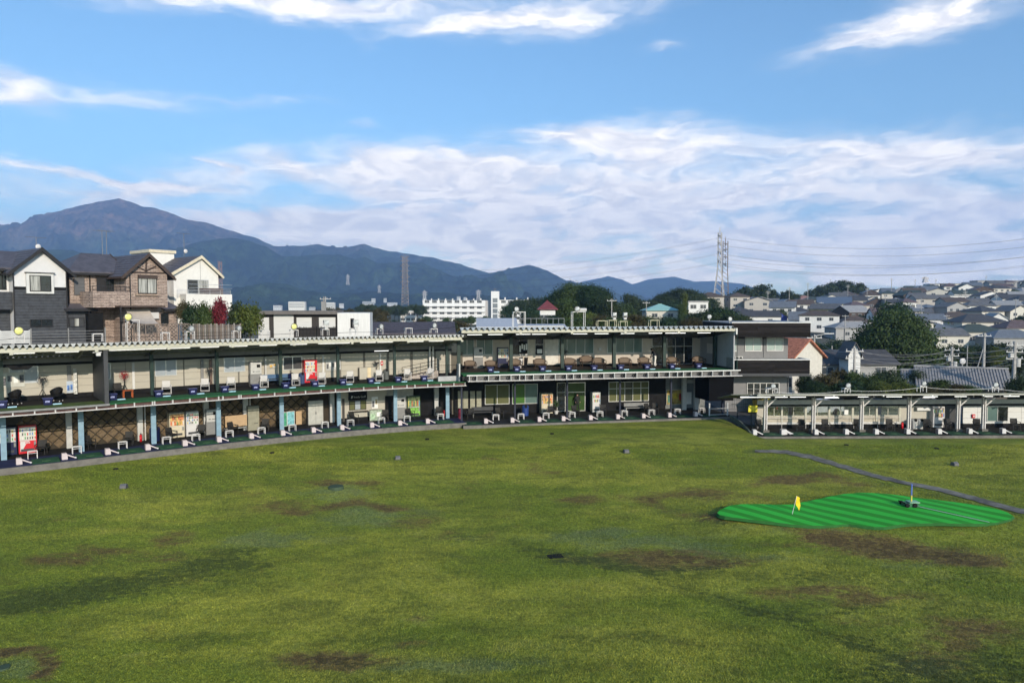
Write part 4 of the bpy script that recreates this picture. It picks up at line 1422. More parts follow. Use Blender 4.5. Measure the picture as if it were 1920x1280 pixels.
# ------------------------------------------------------------------ golf range furniture (each kind built once, then copied)
def make_dispenser(m):
    r = thing('ball_dispenser', 'x', 'ball dispenser')
    b = MB().prism([(-.17, 0), (.17, 0), (.17, .30), (.11, .44), (-.17, .44)], 'y', -.2, .2)
    part('housing', b, m, r)
    c = MB().tube((.14, -.06, .30), (.62, -.14, .06), .055, .045, 8)
    part('chute', c, m, r)
    part('nozzle', MB().ball((.65, -.145, .055), .068, 8, 6), WPLAS, r, smooth=True)
    part('shaded_side', MB().box(-.185, -.171, -.17, .17, .04, .40), mat('side_shade_grey', (.36, .30, .30), .6), r)  # left face made darker, its shade put into the colour
    return Proto(r)
def make_stool():
    r = thing('tee_stand', 'x', 'stand')
    part('top', MB().box(-.26, .26, -.02, .02, .44, .475).box(-.26, .26, .26, .30, .44, .475).box(-.26, -.22, .02, .26, .445, .47).box(.22, .26, .02, .26, .445, .47), WPLAS, r)
    for x in (-.24, .24):
        for y in (0, .28):
            part('leg', MB().box(x - .018, x + .018, y - .018, y + .018, 0, .44), WPLAS, r)
    part('rail', MB().box(-.24, .24, -.012, .012, .33, .355), WPLAS, r)
    return Proto(r)
def make_mat(m, name='hitting_mat'):
    r = thing(name, 'x', 'mat')
    part('turf', MB().box(-.7, .7, -.75, .75, .008, .035), m, r)
    part('base', MB().box(-.74, .74, -.79, .79, 0, .012), BLACK, r)
    part('tee_patch', MB().box(-.2, .25, -.3, -.12, .0351, .042), mat('pale_turf', (.08, .17, .07), .9, var=.3), r)
    return Proto(r)
def make_crate(m=None, tray=None):
    r = thing('ball_crate', 'x', 'ball crate')
    b = MB()
    k = []
    for z, w, d in ((0, .20, .22), (.42, .26, .26)):
        k += [(-w, -d, z), (w, -d, z), (w, d, z), (-w, d, z)]
    b.v = k
    for i in range(4):
        j = (i + 1) % 4
        b.face((i, j, 4 + j, 4 + i))
    b.face((3, 2, 1, 0))
    b.face((4, 5, 6, 7))
    part('body', b, NAVY, r)
    part('rim', MB().box(-.28, .28, -.285, .285, .40, .43), mat('navy_rim', (.03, .04, .17), .4), r)
    part('sticker', MB().box(-.14, .10, -.263, -.245, .17, .29), mat('pale_sticker', (.22, .24, .42), .5, var=.6, scale=14), r)
    part('tray', MB().box(.26, .72, -.25, .12, .01, .045).box(.26, .72, -.26, -.245, .01, .08), PBLUE, r)
    return Proto(r)
def make_lawn_chair():
    r = thing('folding_chair', 'x', 'chair')
    f = MB()
    for x in (-.28, .28):
        f.path([(x, -.26, .02), (x, -.3, .58), (x, .12, .60), (x, .30, .02), (x, -.26, .02)], .016, 6)
    f.path([(-.28, -.26, .02), (.28, -.26, .02)], .016).path([(-.28, .3, .02), (.28, .3, .02)], .016)
    f.path([(-.24, .14, .36), (-.24, .34, .88)], .014).path([(.24, .14, .36), (.24, .34, .88)], .014)
    part('frame', f, WPLAS, r)
    for i in range(5):
        y = -.22 + i * .085
        part('seat_slat', MB().box(-.25, .25, y, y + .07, .37 - i * .006, .39 - i * .006), WPLAS, r)
    for i in range(6):
        z = .44 + i * .075
        y = .17 + (z - .4) * .36
        part('back_slat', MB().box(-.25, .25, y, y + .02, z, z + .062), WPLAS, r)
    for x in (-.28, .28):
        part('arm', MB().box(x - .03, x + .03, -.3, .14, .60, .625), WPLAS, r)
    return Proto(r)
def make_arm_chair(m, label='x'):
    r = thing('arm_chair', label, 'chair')
    part('seat', MB().box(-.25, .25, -.24, .24, .40, .45), m, r)
    part('backrest', MB().prism([(.20, .45), (.26, .45), (.36, .86), (.31, .87)], 'x', -.25, .25), m, r)
    for x in (-.28, .28):
        part('arm', MB().box(x - .025, x + .025, -.22, .26, .62, .65).box(x - .02, x + .02, -.22, -.18, .45, .62), m, r)
        for y in (-.22, .24):
            part('leg', MB().box(x * .92 - .018, x * .92 + .018, y - .018, y + .018, 0, .41), m, r)
    return Proto(r)
def make_tub_chair():
    r = thing('tub_chair', 'x', 'chair')
    b = MB()
    n = 12
    for i in range(n):
        a, c = math.radians(-30 + 240 * i / n), math.radians(-30 + 240 * (i + 1) / n)
        ha, hc = [.66 + .24 * sm(0, 1, 1 - abs(math.degrees(q) - 90) / 120) for q in (a, c)]
        P = lambda q, rr, z: (rr * math.cos(q), rr * math.sin(q), z)
        b.quad(P(a, .30, .38), P(c, .30, .38), P(c, .37, hc), P(a, .37, ha))
        b.quad(P(a, .27, .38), P(c, .27, .38), P(c, .33, hc), P(a, .33, ha))
        b.quad(P(a, .33, ha), P(c, .33, hc), P(c, .37, hc), P(a, .37, ha))
    part('shell', b, BLACK, r)
    part('seat', MB().tube((0, 0, .36), (0, 0, .44), .29, n=12), BLACK, r)
    for x in (-.24, .24):
        for y in (-.2, .2):
            part('leg', MB().tube((x * .9, y * .9, .37), (x * 1.1, y * 1.1, .04), .018), BLACK, r)
            part('foot', MB().ball((x * 1.1, y * 1.1, .035), .035, 6, 4), WPLAS, r)
    return Proto(r)
def make_wicker_bench():
    r = thing('wicker_bench', 'x', 'bench')
    part('seat', MB().box(-.52, .52, -.28, .28, .36, .44), RATTAN, r)
    b = MB()
    n = 14
    top = []
    for i in range(n + 1):
        x = -.55 + 1.1 * i / n
        z = .88 - .12 * sm(.3, 1, abs(x) / .55)
        top.append((x, .32, z))
    b.path(top, .035, 6)
    b.tube((-.55, .30, .40), (-.55, .32, .77), .035).tube((.55, .30, .40), (.55, .32, .77), .035)
    b.path([(-.55, .32, .70), (-.55, -.2, .64), (-.55, -.27, .40)], .03).path([(.55, .32, .70), (.55, -.2, .64), (.55, -.27, .40)], .03)
    part('frame', b, RATTAN, r)
    w = MB()
    for i in range(n):
        a, c = top[i], top[i + 1]
        w.quad((a[0], .29, .44), (c[0], .29, .44), (c[0], .315, c[2]), (a[0], .315, a[2]))
        w.quad((a[0], .31, .44), (c[0], .31, .44), (c[0], .335, c[2]), (a[0], .335, a[2]))
    part('woven_back', w, STRAW, r)
    for x in (-.5, .5):
        for y in (-.25, .27):
            part('leg', MB().tube((x, y, .38), (x, y, 0), .03), RATTAN, r)
    return Proto(r)
def make_table(m, w=.7, d=.5, h=.55):
    r = thing('side_table', 'x', 'table')
    part('top', MB().box(-w / 2, w / 2, -d / 2, d / 2, h - .03, h), m, r)
    for x in (-w / 2 + .04, w / 2 - .04):
        for y in (-d / 2 + .04, d / 2 - .04):
            part('leg', MB().box(x - .018, x + .018, y - .018, y + .018, 0, h - .03), m, r)
    return Proto(r)
DISP, DISPW = make_dispenser(PINKW), make_dispenser(WPLAS)
STOOL, MATG, MATD, CRATE, LCH = make_stool(), make_mat(mat('mat_green', (.020, .085, .038), .9, var=.3, scale=4)), make_mat(mat('mat_dark_green', (.012, .055, .030), .9, var=.3, scale=4)), make_crate(), make_lawn_chair()
DCH, TUB, BEN = make_arm_chair(mat('charcoal_mesh', (.022, .021, .020), .7, var=.3)), make_tub_chair(), make_wicker_bench()
def on(line, px, py, z, rz=0.0):
    """spot on a floor at height z seen at a picture point, and the heading of that front"""
    p = gnd(px, py, z)
    u = line.u(px, 2.0, z)
    return p, line.ang(u) + rz
WL = 'lower left floor'
for i, px in enumerate((36, 121, 202, 277, 346.5, 410.5, 471, 530, 587.5, 641, 697, 749.5, 801.5)):
    u = LW.u(px, .85, .2)
    DISP.put(LW.pt(u, .85, .01), LW.ang(u), 'off white ball dispenser with sloping chute, %s from the left on the %s' % (nth(i), WL), 'ball dispensers on the lower left tees', .88)
    MATG.put(LW.pt(u + 1.35, 1.05, .011), LW.ang(u), 'green hitting mat at the %s dispenser from the left, %s' % (nth(i), WL), 'hitting mats on the lower left tees')
for i, px in enumerate((61, 144, 230, 312, 367, 430, 490, 548, 609, 657, 715, 763, 826)):
    u = LW.u(px, 2.35, .2)
    STOOL.put(LW.pt(u, 2.2, .01), LW.ang(u), 'small white stand at the tee, %s from the left on the %s' % (nth(i), WL), 'white tee stands on the lower left tees')
for i, px in enumerate((77, 168, 241, 322, 377, 437, 497, 664, 722, 770, 822)):
    u = LW.u(px, 3.6, .4)
    DCH.put(LW.pt(u, 3.6, 0), LW.ang(u) + (.5 if i % 2 else -.35), 'charcoal arm chair, %s from the left on the %s' % (nth(i), WL), 'arm chairs on the lower left floor')
for i, px in enumerate((4, 89, 210, 296, 360, 420, 477.5, 534, 589, 641.5, 694, 745, 794)):
    u = LW.u(px, 1.8, 3.4)
    CRATE.put(LW.pt(u, 1.7, 3.35), LW.ang(u), 'navy ball crate with pale blue tray, %s from the left on the upper left deck' % nth(i), 'ball crates on the upper left deck')
for i, px in enumerate((313, 385, 434, 496, 555, 604, 657, 712, 765, 807)):
    u = LW.u(px, 3.2, 3.6)
    LCH.put(LW.pt(u, 3.3, 3.34), LW.ang(u) + RD.uniform(-.25, .25) - .35, 'white slatted folding chair, %s from the left on the upper left deck' % nth(i), 'white folding chairs on the upper left deck')
WM = 'lower middle floor'
for i, px in enumerate((911, 960.5, 1011, 1056, 1107, 1158, 1206, 1255, 1304)):
    u = MN.u(px, .85, .1)
    DISP.put(MN.pt(u, .85, MZ + .01), MN.ang(u), 'off white ball dispenser with sloping chute, %s from the left on the %s' % (nth(i), WM), 'ball dispensers on the lower middle tees', .88)
    MATD.put(MN.pt(u - 1.1 if i == 0 else u + 1.15, .95, MZ + .011), MN.ang(u), 'dark green hitting mat, %s from the left on the %s' % (nth(i), WM), 'hitting mats on the lower middle tees')
for i, px in enumerate((930, 977, 1024, 1073, 1125, 1171, 1222, 1270.5, 1316)):
    u = MN.u(px, 2.2, .1)
    STOOL.put(MN.pt(u, 2.1, MZ + .01), MN.ang(u), 'small white stand at the tee, %s from the left on the %s' % (nth(i), WM), 'white tee stands on the lower middle tees')
for i, px in enumerate((882, 936, 1031, 1079, 1130, 1215, 1228)):
    u = MN.u(px, 3.4, .3)
    DCH.put(MN.pt(u, 3.3, MZ), MN.ang(u) + (.4 if i % 2 else -.3), 'charcoal arm chair, %s from the left on the %s' % (nth(i), WM), 'arm chairs on the lower middle floor')
for i, px in enumerate((919, 968, 1016, 1064.5, 1112.5, 1162, 1211, 1258, 1307.5)):
    u = MN.u(px, 2.0, 4.1)
    CRATE.put(MN.pt(u, 1.9, 3.956), MN.ang(u), 'navy ball crate with pale blue tray, %s from the left on the upper middle deck' % nth(i), 'ball crates on the upper middle deck')
for i, (px, t, w) in enumerate(((882, 4.6, .9), (921, 4.4, .9), (966, 4.3, 1), (1013, 4.4, 1), (1069, 4.4, 1), (1101, 5.6, 1.1), (1124, 4.4, 1), (1172, 4.2, 1), (1209, 4.2, 1), (1262, 4.2, 1), (1311, 4.2, 1))):
    u = MN.u(px, t, 4.3)
    BEN.put(MN.pt(u, t, 3.946), MN.ang(u) + RD.uniform(-.12, .12), 'brown wicker bench with arched back, %s from the left on the upper middle deck' % nth(i), 'wicker benches on the upper middle deck', scale=w)
WS = 'right wing'
for i, px in enumerate((1415, 1468, 1472.5, 1530, 1587, 1643, 1702, 1761, 1818.5, 1881, 1942)):
    u = SH.u(px, .8, -.2)
    DISPW.put(SH.pt(u, .85 if i != 2 else .95, SZ + .01), SH.ang(u), 'white ball dispenser with sloping chute, %s from the left in the %s' % (nth(i), WS), 'ball dispensers in the right wing', .88)
    if i != 2:
        MATD.put(SH.pt(u + 1.3, .9, SZ + .011), SH.ang(u), 'dark green hitting mat, %s from the left in the %s' % (nth(i - (i > 2)), WS), 'hitting mats in the right wing')
for i, px in enumerate((1422, 1501, 1547, 1605, 1668, 1737, 1777, 1830, 1902)):
    u = SH.u(px, 2.5, 0)
    DCH.put(SH.pt(u, 2.4, SZ), SH.ang(u) + (-.5 if i % 2 else -.2), 'charcoal arm chair, %s from the left in the %s' % (nth(i), WS), 'arm chairs in the right wing')
for i, (px, t) in enumerate(((28, 3.3), (106, 3.3))):
    u = LW.u(px, t, 3.6)
    TUB.put(LW.pt(u, t, 3.34), LW.ang(u) - .5, ['black tub chair with white feet nearest the left picture edge', 'black tub chair with white feet beside the standing fan'][i], 'black tub chairs')
ST1 = make_table(mat('orange_wood', (.45, .10, .02), .6), .6, .45, .5)
p, a = on(LW, 240, 745, 3.34)
ST1.put(p, a, 'small orange table below the red fan', 'side tables')
p, a = on(LW, 222, 742, 3.34)
DCH.put(p, a, 'grey arm chair beside the small orange table', 'arm chairs on the upper left deck')

def vending(name, label, w, h, d, body, face, rows, lower, extra=None):
    """drinks machine: case, lit display with rows of packs, price strip, lower front with badge, slot and delivery flap"""
    r = thing(name, label, 'vending machine')
    part('case', MB().box(-w / 2, w / 2, .03, d, .05, h), body, r)
    part('front_door', MB().box(-w / 2 + .01, w / 2 - .01, -.02, .03, .08, h - .02), body, r)
    part('display', MB().box(-w / 2 + .06, w / 2 - (.20 if extra else .06), -.03, -.021, h * .50, h - .08), face, r)
    k = MB()
    cm = [mat('pack%d' % i, c, .5) for i, c in enumerate([(.5, .05, .04), (.10, .22, .5), (.55, .42, .10), (.08, .3, .12), (.03, .03, .04), (.6, .6, .58)])]
    for rr in range(rows):
        z = h * .53 + (h * .94 - h * .53) / rows * rr
        n = 7
        for i in range(n):
            k.cur = RD.randrange(6)
            x = -w / 2 + .10 + (w - .2 - (.12 if extra else 0)) * i / (n - 1)
            hh = .72 * (h * .42) / rows
            k.box(x - .028, x + .028, -.055, -.031, z, z + hh * RD.uniform(.75, 1))
    part('drinks', k, cm, r)['kind'] = 'stuff'
    part('price_strip', MB().box(-w / 2 + .06, w / 2 - .06, -.035, -.021, h * .475, h * .495), WPLAS, r)
    part('lower_front', MB().box(-w / 2 + .05, w / 2 - .05, -.03, -.021, .16, h * .46), lower, r)
    part('delivery_flap', MB().box(-w / 2 + .12, w / 2 - .16, -.04, -.031, .20, .36), DGREY, r)
    part('coin_panel', MB().box(w / 2 - .17, w / 2 - .06, -.04, -.0305, h * .30, h * .44), MGREY, r)
    for x in (-w / 2 + .08, w / 2 - .08):
        part('leg', MB().box(x - .03, x + .03, .1, d - .1, 0, .05), BLACK, r)
    return r
LITE = mat('display_white', (.55, .55, .52), .4)
def vput(r, line, px, z, t, rz=0.0):
    u = line.u(px, t, z + .9)
    r.location = line.pt(u, t, z)
    r.rotation_euler = (0, 0, line.ang(u) + rz)
    return r
def swoosh(r, m):
    part('white_wave', MB().prism([(-.40, .2), (-.40, .85), (.10, .85), (.02, .72), (-.10, .66), (-.22, .42), (-.30, .2)], 'y', -.038, -.0305), m, r)
    part('badge', MB().box(-.12, .16, -.046, -.039, .68, .80), RED, r)
    part('badge_mark', MB().box(-.08, -.02, -.05, -.0465, .70, .78).box(.0, .05, -.05, -.0465, .71, .77).box(.07, .12, -.05, -.0465, .70, .78), WPLAS, r)
v = vput(vending('vending_machine', 'red drinks machine with white wave at the left end of the lower floor', .98, 1.83, .72, RED, LITE, 3, RED), LW, 52, 0, 4.1)
swoosh(v, WPLAS)
v = vput(vending('vending_machine', 'red drinks machine with white wave on the upper left deck beside the blue bins', 1.0, 1.83, .72, RED, LITE, 3, RED, True), LW, 583, 3.34, 4.2)
swoosh(v, WPLAS)
vput(vending('vending_machine', 'dark blue drinks machine half hidden at the left picture edge', .98, 1.83, .72, NAVY, LITE, 3, NAVY), LW, 14, 0, 4.1)
vput(vending('vending_machine', 'cream food machine with orange pictures behind the fourth lower tee', 1.0, 1.83, .75, mat('cream_metal', (.52, .46, .34), .5), mat('orange_print', (.50, .28, .12), .5, var=.6, scale=7), 2, mat('cream_metal', (1, 1, 1))), LW, 332, 0, 4.1)
vput(vending('vending_machine', 'white cigarette machine with dark rows of packs beside the cream food machine', .85, 1.83, .6, WPLAS, LITE, 4, WPLAS), LW, 361, 0, 4.1)
vput(vending('vending_machine', 'green drinks machine with a red and green picture under the upper left deck', 1.15, 1.85, .7, mat('dark_green_case', (.02, .05, .02), .5), mat('landscape_print', (.18, .22, .10), .5, var=.8, scale=3), 1, mat('lime_print', (.16, .36, .06), .5, var=.5, scale=6)), LW, 776, 0, 4.2)
vput(vending('vending_machine', 'navy drinks machine with cream display on the upper middle deck', .98, 1.83, .72, NAVY, mat('cream_display', (.50, .47, .38), .5), 3, NAVY), MN, 943, 3.946, 6.1)
vput(vending('vending_machine', 'cream snack machine with orange packets on the lower middle floor', 1.05, 1.83, .8, mat('cream_metal', (1, 1, 1)), mat('orange_print', (1, 1, 1)), 3, mat('cream_metal', (1, 1, 1))), MN, 1026, MZ, 4.7)
vput(vending('ball_vending_machine', 'tall silver ball vending machine standing alone on the lower middle floor', .78, 1.85, .7, SILVER, LITE, 2, WPLAS), MN, 1118.5, MZ, 4.5)
vput(vending('vending_machine', 'white drinks machine with red and black pictures in the right wing', .95, 1.75, .7, WPLAS, mat('mixed_print', (.35, .30, .28), .5, var=.8, scale=8), 2, WPLAS), SH, 1760, SZ, 3.3)

def card_machine(label, line, px, z, t):
    r = thing('card_machine', label, 'card machine')
    part('cabinet', MB().box(-.42, .42, 0, .5, .0, .95), MGREY, r)
    part('head', MB().box(-.40, .40, -.06, .5, .952, 1.85), LGREY, r)
    part('screen', MB().box(.05, .30, -.075, -.061, 1.45, 1.68), BLACK, r)
    part('slot', MB().box(-.05, .28, -.07, -.061, 1.12, 1.16).box(-.25, -.12, -.07, -.061, 1.12, 1.18), DGREY, r)
    vput(r, line, px, z, t)
card_machine('grey prepaid card machine on the upper left deck between two windows', LW, 480, 3.34, 4.2)
card_machine('grey prepaid card machine on the upper middle deck before a green window', MN, 897, 3.946, 6.2)
card_machine('grey prepaid card machine beside the stairs under the upper left deck', LW, 751, 0, 4.0)
card_machine('pale grey card machine behind a blue column, right of the cigarette machine', LW, 398, 0, 4.2)

def fan(label, line, px, z, t, m):
    r = thing('standing_fan', label, 'fan')
    part('tripod', MB().tube((0, 0, .75), (-.32, -.2, 0), .018).tube((0, 0, .75), (.32, -.2, 0), .018).tube((0, 0, .75), (0, .35, 0), .018).tube((0, 0, .7), (0, 0, 1.15), .025), BLACK, r)
    c = MB()
    for rr in (.10, .2, .3):
        pts = [(rr * math.cos(q * math.pi / 8), -.10 + .1 * (rr / .3) ** 2, 1.35 + rr * math.sin(q * math.pi / 8)) for q in range(17)]
        c.path(pts, .012, 4)
    for q in range(12):
        a = q * math.pi / 6
        c.tube((0, -.12, 1.35), (.3 * math.cos(a), 0, 1.35 + .3 * math.sin(a)), .007, n=4)
    part('cage', c, m, r)
    for q in range(3):
        a = q * 2.094
        part('blade', MB().prism([(0, 0), (.26 * math.cos(a), .26 * math.sin(a)), (.22 * math.cos(a + .7), .22 * math.sin(a + .7))], 'y', .02, .035), m, r, (0, 0, 1.35))
    part('motor', MB().tube((0, .03, 1.35), (0, .28, 1.35), .1, .07, 8), BLACK, r)
    return vput(r, line, px, z, t)
DKF = mat('dark_grey_fan', (.03, .03, .032), .5)
fan('black standing fan between the two black tub chairs', LW, 79, 3.34, 4.4, DKF)
fan('red standing fan behind the small orange table', LW, 233, 3.34, 4.4, mat('dark_red_fan', (.28, .03, .03), .5))
fan('black standing fan in front of the brown pipe on the upper left deck', LW, 393, 3.34, 4.4, DKF)
fan('black standing fan near the red extinguisher box on the upper left deck', LW, 706, 3.34, 4.4, DKF)
fan('black standing fan left of a wicker bench on the upper middle deck', MN, 1060, 3.946, 6.0, DKF)

def bin_(label, line, px, z, t, m, w=.5, h=.95, dome=True):
    r = thing('litter_bin', label, 'bin')
    part('body', MB().tube((0, 0, 0), (0, 0, h * .8), w * .46, w * .5, 12), m, r)
    part('lid', MB().ball((0, 0, h * .8), w * .5, 12, 6, (1, 1, .5)), m, r)
    part('opening', MB().prism([(.2 * w * math.cos(q * .628), .25 * w * math.sin(q * .628)) for q in range(10)], 'y', -w * .52, -w * .40), BLACK, r, (0, 0, h * .84))
    return vput(r, line, px, z, t)
bin_('round navy bin left of the red machine, behind a white chair', LW, 546, 3.34, 4.4, NAVY)
bin_('round slate blue bin touching the red machine on the upper left deck', LW, 566, 3.34, 4.4, mat('slate_blue', (.035, .06, .14), .5))
bin_('grey dome-topped bin beside the black fan on the upper left deck', LW, 724, 3.34, 4.3, mat('bin_grey', (.10, .11, .11), .5))
bin_('navy bin behind a blue column, left of the cream food machine', LW, 290, 0, 3.9, NAVY, .7, 1.1)
bin_('blue bin behind the second lower dispenser of the middle building', MN, 985, MZ, 4.2, mat('bright_navy', (.02, .05, .20), .5), .6, 1.0)
bin_('pale grey bin right of the fire extinguisher in the right wing', SH, 1714, SZ, 3.2, LGREY, .55, .85)
bin_('pale grey bin in the right wing, right one of the two pale bins', SH, 1725.5, SZ, 3.2, LGREY, .55, .85)

def board(name, label, cat, line, t, r4, m, frame=None, papers=0, pm=None, dep=.04, seed=1):
    a, b, c, d = rect(line, t, *r4)
    u = (a + b) / 2
    w, h = b - a, d - c
    r = thing(name, label, cat, line.pt(u, t, c), line.ang(u))
    part('panel', MB().box(-w / 2, w / 2, -dep, 0, 0, h), m, r)
    if frame:
        part('frame', MB().box(-w / 2 - .03, w / 2 + .03, -dep - .02, .0, -.03, -.001).box(-w / 2 - .03, w / 2 + .03, -dep - .02, 0, h + .001, h + .03).box(-w / 2 - .03, -w / 2 - .001, -dep - .02, 0, 0, h).box(w / 2 + .001, w / 2 + .03, -dep - .02, 0, 0, h), frame, r)
    rn = random.Random(seed)
    for i in range(papers):
        x, z = -w / 2 + w * (i + .5) / papers, h * rn.uniform(.35, .65)
        pw, ph = w / papers * .36, h * rn.uniform(.18, .28)
        part('paper', MB().box(x - pw, x + pw, -dep - .008, -dep - .001, z - ph, z + ph), (pm or [PAPER])[i % len(pm or [PAPER])], r)
    return r
DPRINT = mat('dark_print', (.10, .10, .11), .7, var=.7, scale=9)
CPRINT = mat('colour_print', (.30, .25, .15), .6, var=.8, scale=8)
BPRINT = mat('blue_print', (.06, .14, .36), .6, var=.8, scale=5)
board('notice_board', 'pale notice board with dark pictures at the left end of the upper deck', 'notice board', LW, 4.97, (2, 699, 45, 724), mat('pale_board2', (.46, .46, .42), .7), None, 4, [DPRINT, DPRINT, PAPER, DPRINT])
board('notice_board', 'grey framed notice board right of the red machine on the upper left deck', 'notice board', LW, 4.97, (610, 676, 639, 692), LGREY, SILVER, 5, [DPRINT, PAPER])
board('poster', 'yellow and orange picture poster on the wall behind the card machine', 'poster', LW, 4.97, (504, 681, 519, 689), mat('pale_board2', (1, 1, 1)), None, 2, [mat('amber_print', (.55, .33, .08), .6, var=.5, scale=9)])
board('poster', 'blue and white poster panel left of the dark partition', 'poster', LW, 4.9, (125, 715, 137, 735), mat('pale_blue_panel', (.40, .46, .55), .6), SILVER, 2, [BPRINT], seed=3)
board('banner', 'tall white banner with printed figures against the dark partition', 'banner', LW, 4.6, (137, 691, 145, 738), mat('banner_white', (.50, .50, .48), .6, var=.5, scale=9), None, 0)
board('poster', 'white poster with dark photograph beside the serving hatch', 'poster', LW, 4.46, (696, 744, 709, 765), PAPER, None, 2, [DPRINT, CPRINT])
board('price_board', 'grey green picture board leaning below the poster near the stairs', 'signboard', LW, 3.9, (692, 769, 717, 787), mat('grey_green_print', (.30, .36, .28), .6, var=.4, scale=6), DGREY, 2, [mat('pale_green_print', (.30, .42, .28), .6, var=.5, scale=5), PAPER])
board('menu_board', 'teal menu board leaning against a blue column', 'signboard', LW, 3.6, (524, 774, 538, 798), mat('green_print', (.05, .26, .15), .6, var=.4, scale=6), WPLAS)
board('menu_board', 'pale turquoise menu board leaning right of the teal one', 'signboard', LW, 3.6, (538, 772, 552, 796), mat('turquoise_print', (.16, .38, .42), .6, var=.4, scale=6), WPLAS)
board('cardboard_sheet', 'brown cardboard sheet leaning against the dark wall right of the turquoise board', 'cardboard', LW, 4.3, (554, 771, 566, 795), TAN)
board('notice_board', 'black notice board with white papers in the upper middle deck window', 'notice board', MN, T2 - .08, (973, 640, 989, 662), BLACK, None, 4, [PAPER])
board('notice_board', 'small black framed notice beside the sliding door of the upper middle deck', 'notice board', MN, T2 - .12, (1005, 649, 1018, 664), BLACK, None, 1, [PAPER])
board('poster', 'colourful red yellow and green poster in the alcove of the lower middle floor', 'poster', MN, 5.5, (1250, 731, 1282, 757), mat('rainbow_print', (.30, .22, .06), .5, var=.9, scale=2.2), LGREY, 3, [mat('green_blue_print', (.06, .16, .12), .5, var=.6, scale=4), mat('yellow_print', (.42, .32, .03), .5, var=.5, scale=5), mat('red_print', (.42, .05, .03), .5, var=.7, scale=6)])
board('poster', 'white listing poster between two pillars in the lower alcove', 'poster', MN, 4.95, (1286, 735, 1296, 757), PAPER, None, 0)
board('banner', 'yellow banner with green print at the left end of the right wing', 'banner', SH, 2.9, (1484, 780, 1497, 791) if False else (1403, 760, 1420, 772), mat('yellow_banner', (.55, .50, .04), .6, var=.35, scale=8), None, 0)
board('poster', 'white paper stuck on a right wing window', 'poster', SH, T3 - .03, (1583, 768, 1590, 777), PAPER)
def text(body, size, m, parent, loc, ext=.008):
    c = bpy.data.curves.new('lettering', 'FONT')
    c.body, c.size, c.extrude = body, size, ext
    c.align_x = 'LEFT'
    c.materials.append(m)
    q = bpy.data.objects.new('lettering', c)
    col.objects.link(q)
    me = bpy.data.meshes.new_from_object(q.evaluated_get(bpy.context.evaluated_depsgraph_get()))
    me.name = 'lettering'
    bpy.data.objects.remove(q)
    o = link('lettering', me, parent, loc)
    o.rotation_euler = (math.pi / 2, 0, 0)
    return o
sg = board('shop_sign', 'black shop sign with white lettering above the serving hatch', 'sign', LW, 4.4, (652, 733, 689, 748), BLACK, DGREY)
part('emblem', MB().prism([(-.58, .14), (-.46, .14), (-.40, .34), (-.52, .34)], 'y', -.06, -.041), LGREY, sg)
text('Inada Golf', .24, LGREY, sg, (-.34, -.045, .16))
sg = board('shop_sign', 'dark sign with pale capital letters on a yellow strip in the lower alcove', 'sign', MN, 4.6, (1306, 725, 1328, 733), mat('sign_olive', (.05, .055, .02), .6), None)
text('E PARTT', .24, mat('pale_lettering', (.5, .5, .42), .5), sg, (-.45, -.045, .12))
part('strip', MB().box(-.5, .5, -.05, -.041, .02, .09), mat('olive_strip', (.24, .25, .10), .6), sg)

# lockers, shelves, benches and other single things
def locker():
    r = thing('locker', 'tall pale grey double door locker on the lower left floor', 'locker')
    part('body', MB().box(-.6, .6, 0, .5, 0, 1.95), MGREY, r)
    for x in (-.59, .01):
        part('door', MB().box(x, x + .58, -.025, -.001, .05, 1.92), mat('locker_grey', (.40, .40, .37), .5), r)
    part('handle', MB().box(-.05, -.03, -.05, -.026, .85, 1.05).box(.03, .05, -.05, -.026, .85, 1.05), DGREY, r)
    vput(r, LW, 592, 0, 4.2)
locker()
def tall_box(label, px, y0, y1, x0, x1, t, m, line=LW, z=0, name='cabinet', lines=4):
    a, b, c, d = rect(line, t, x0, y0, x1, y1)
    u = (a + b) / 2
    w, h = b - a, d - z
    r = thing(name, label, name.replace('_', ' '), line.pt(u, t, z), line.ang(u))
    part('body', MB().box(-w / 2, w / 2, 0, .45, 0, h), m, r)
    for i in range(lines):
        zz = h * (.12 + .8 * i / max(1, lines))
        part('drawer', MB().box(-w / 2 + .02, w / 2 - .02, -.02, -.001, zz, zz + h * .8 / lines - .02), m, r)
    part('handle', MB().box(.02, w * .35, -.035, -.021, h * .28, h * .30), DGREY, r)
tall_box('tall olive grey cabinet right of the tan panel', 475, 762, 804, 464, 487, 4.2, mat('olive_grey', (.26, .25, .19), .6))
def panel_frame():
    a, b, c, d = rect(LW, 4.0, 421, 780, 464, 797)
    u = (a + b) / 2
    w = b - a
    r = thing('display_board', 'long tan board on thin legs before the dark back wall', 'board', LW.pt(u, 4.0, 0), LW.ang(u))
    part('panel', MB().box(-w / 2, w / 2, -.03, 0, c, d), TAN, r)
    for x in (-w / 2 + .05, w / 2 - .05):
        part('leg', MB().box(x - .02, x + .02, 0, .04, 0, d), BLACK, r)
    part('shelf', MB().box(-w / 2, w / 2, .05, .35, .3, .34), LGREY, r)
panel_frame()
def bench(label, line, px, z, t, m, w=1.7):
    r = thing('long_bench', label, 'bench')
    part('seat', MB().box(-w / 2, w / 2, -.2, .2, .38, .44), m, r)
    part('backrest', MB().box(-w / 2, w / 2, .2, .25, .50, .82), m, r)
    for x in (-w / 2 + .1, w / 2 - .1):
        part('leg', MB().box(x - .025, x + .025, -.18, .24, 0, .379), LGREY, r)
    vput(r, line, px, z, t)
bench('faded blue bench beside the card machine on the upper left deck', LW, 521, 3.34, 4.4, mat('bench_blue', (.06, .12, .22), .6), 2.6)
bench('low dark bench along the black wall left on the lower middle floor', MN, 905, MZ, 4.4, DGREY, 1.9)
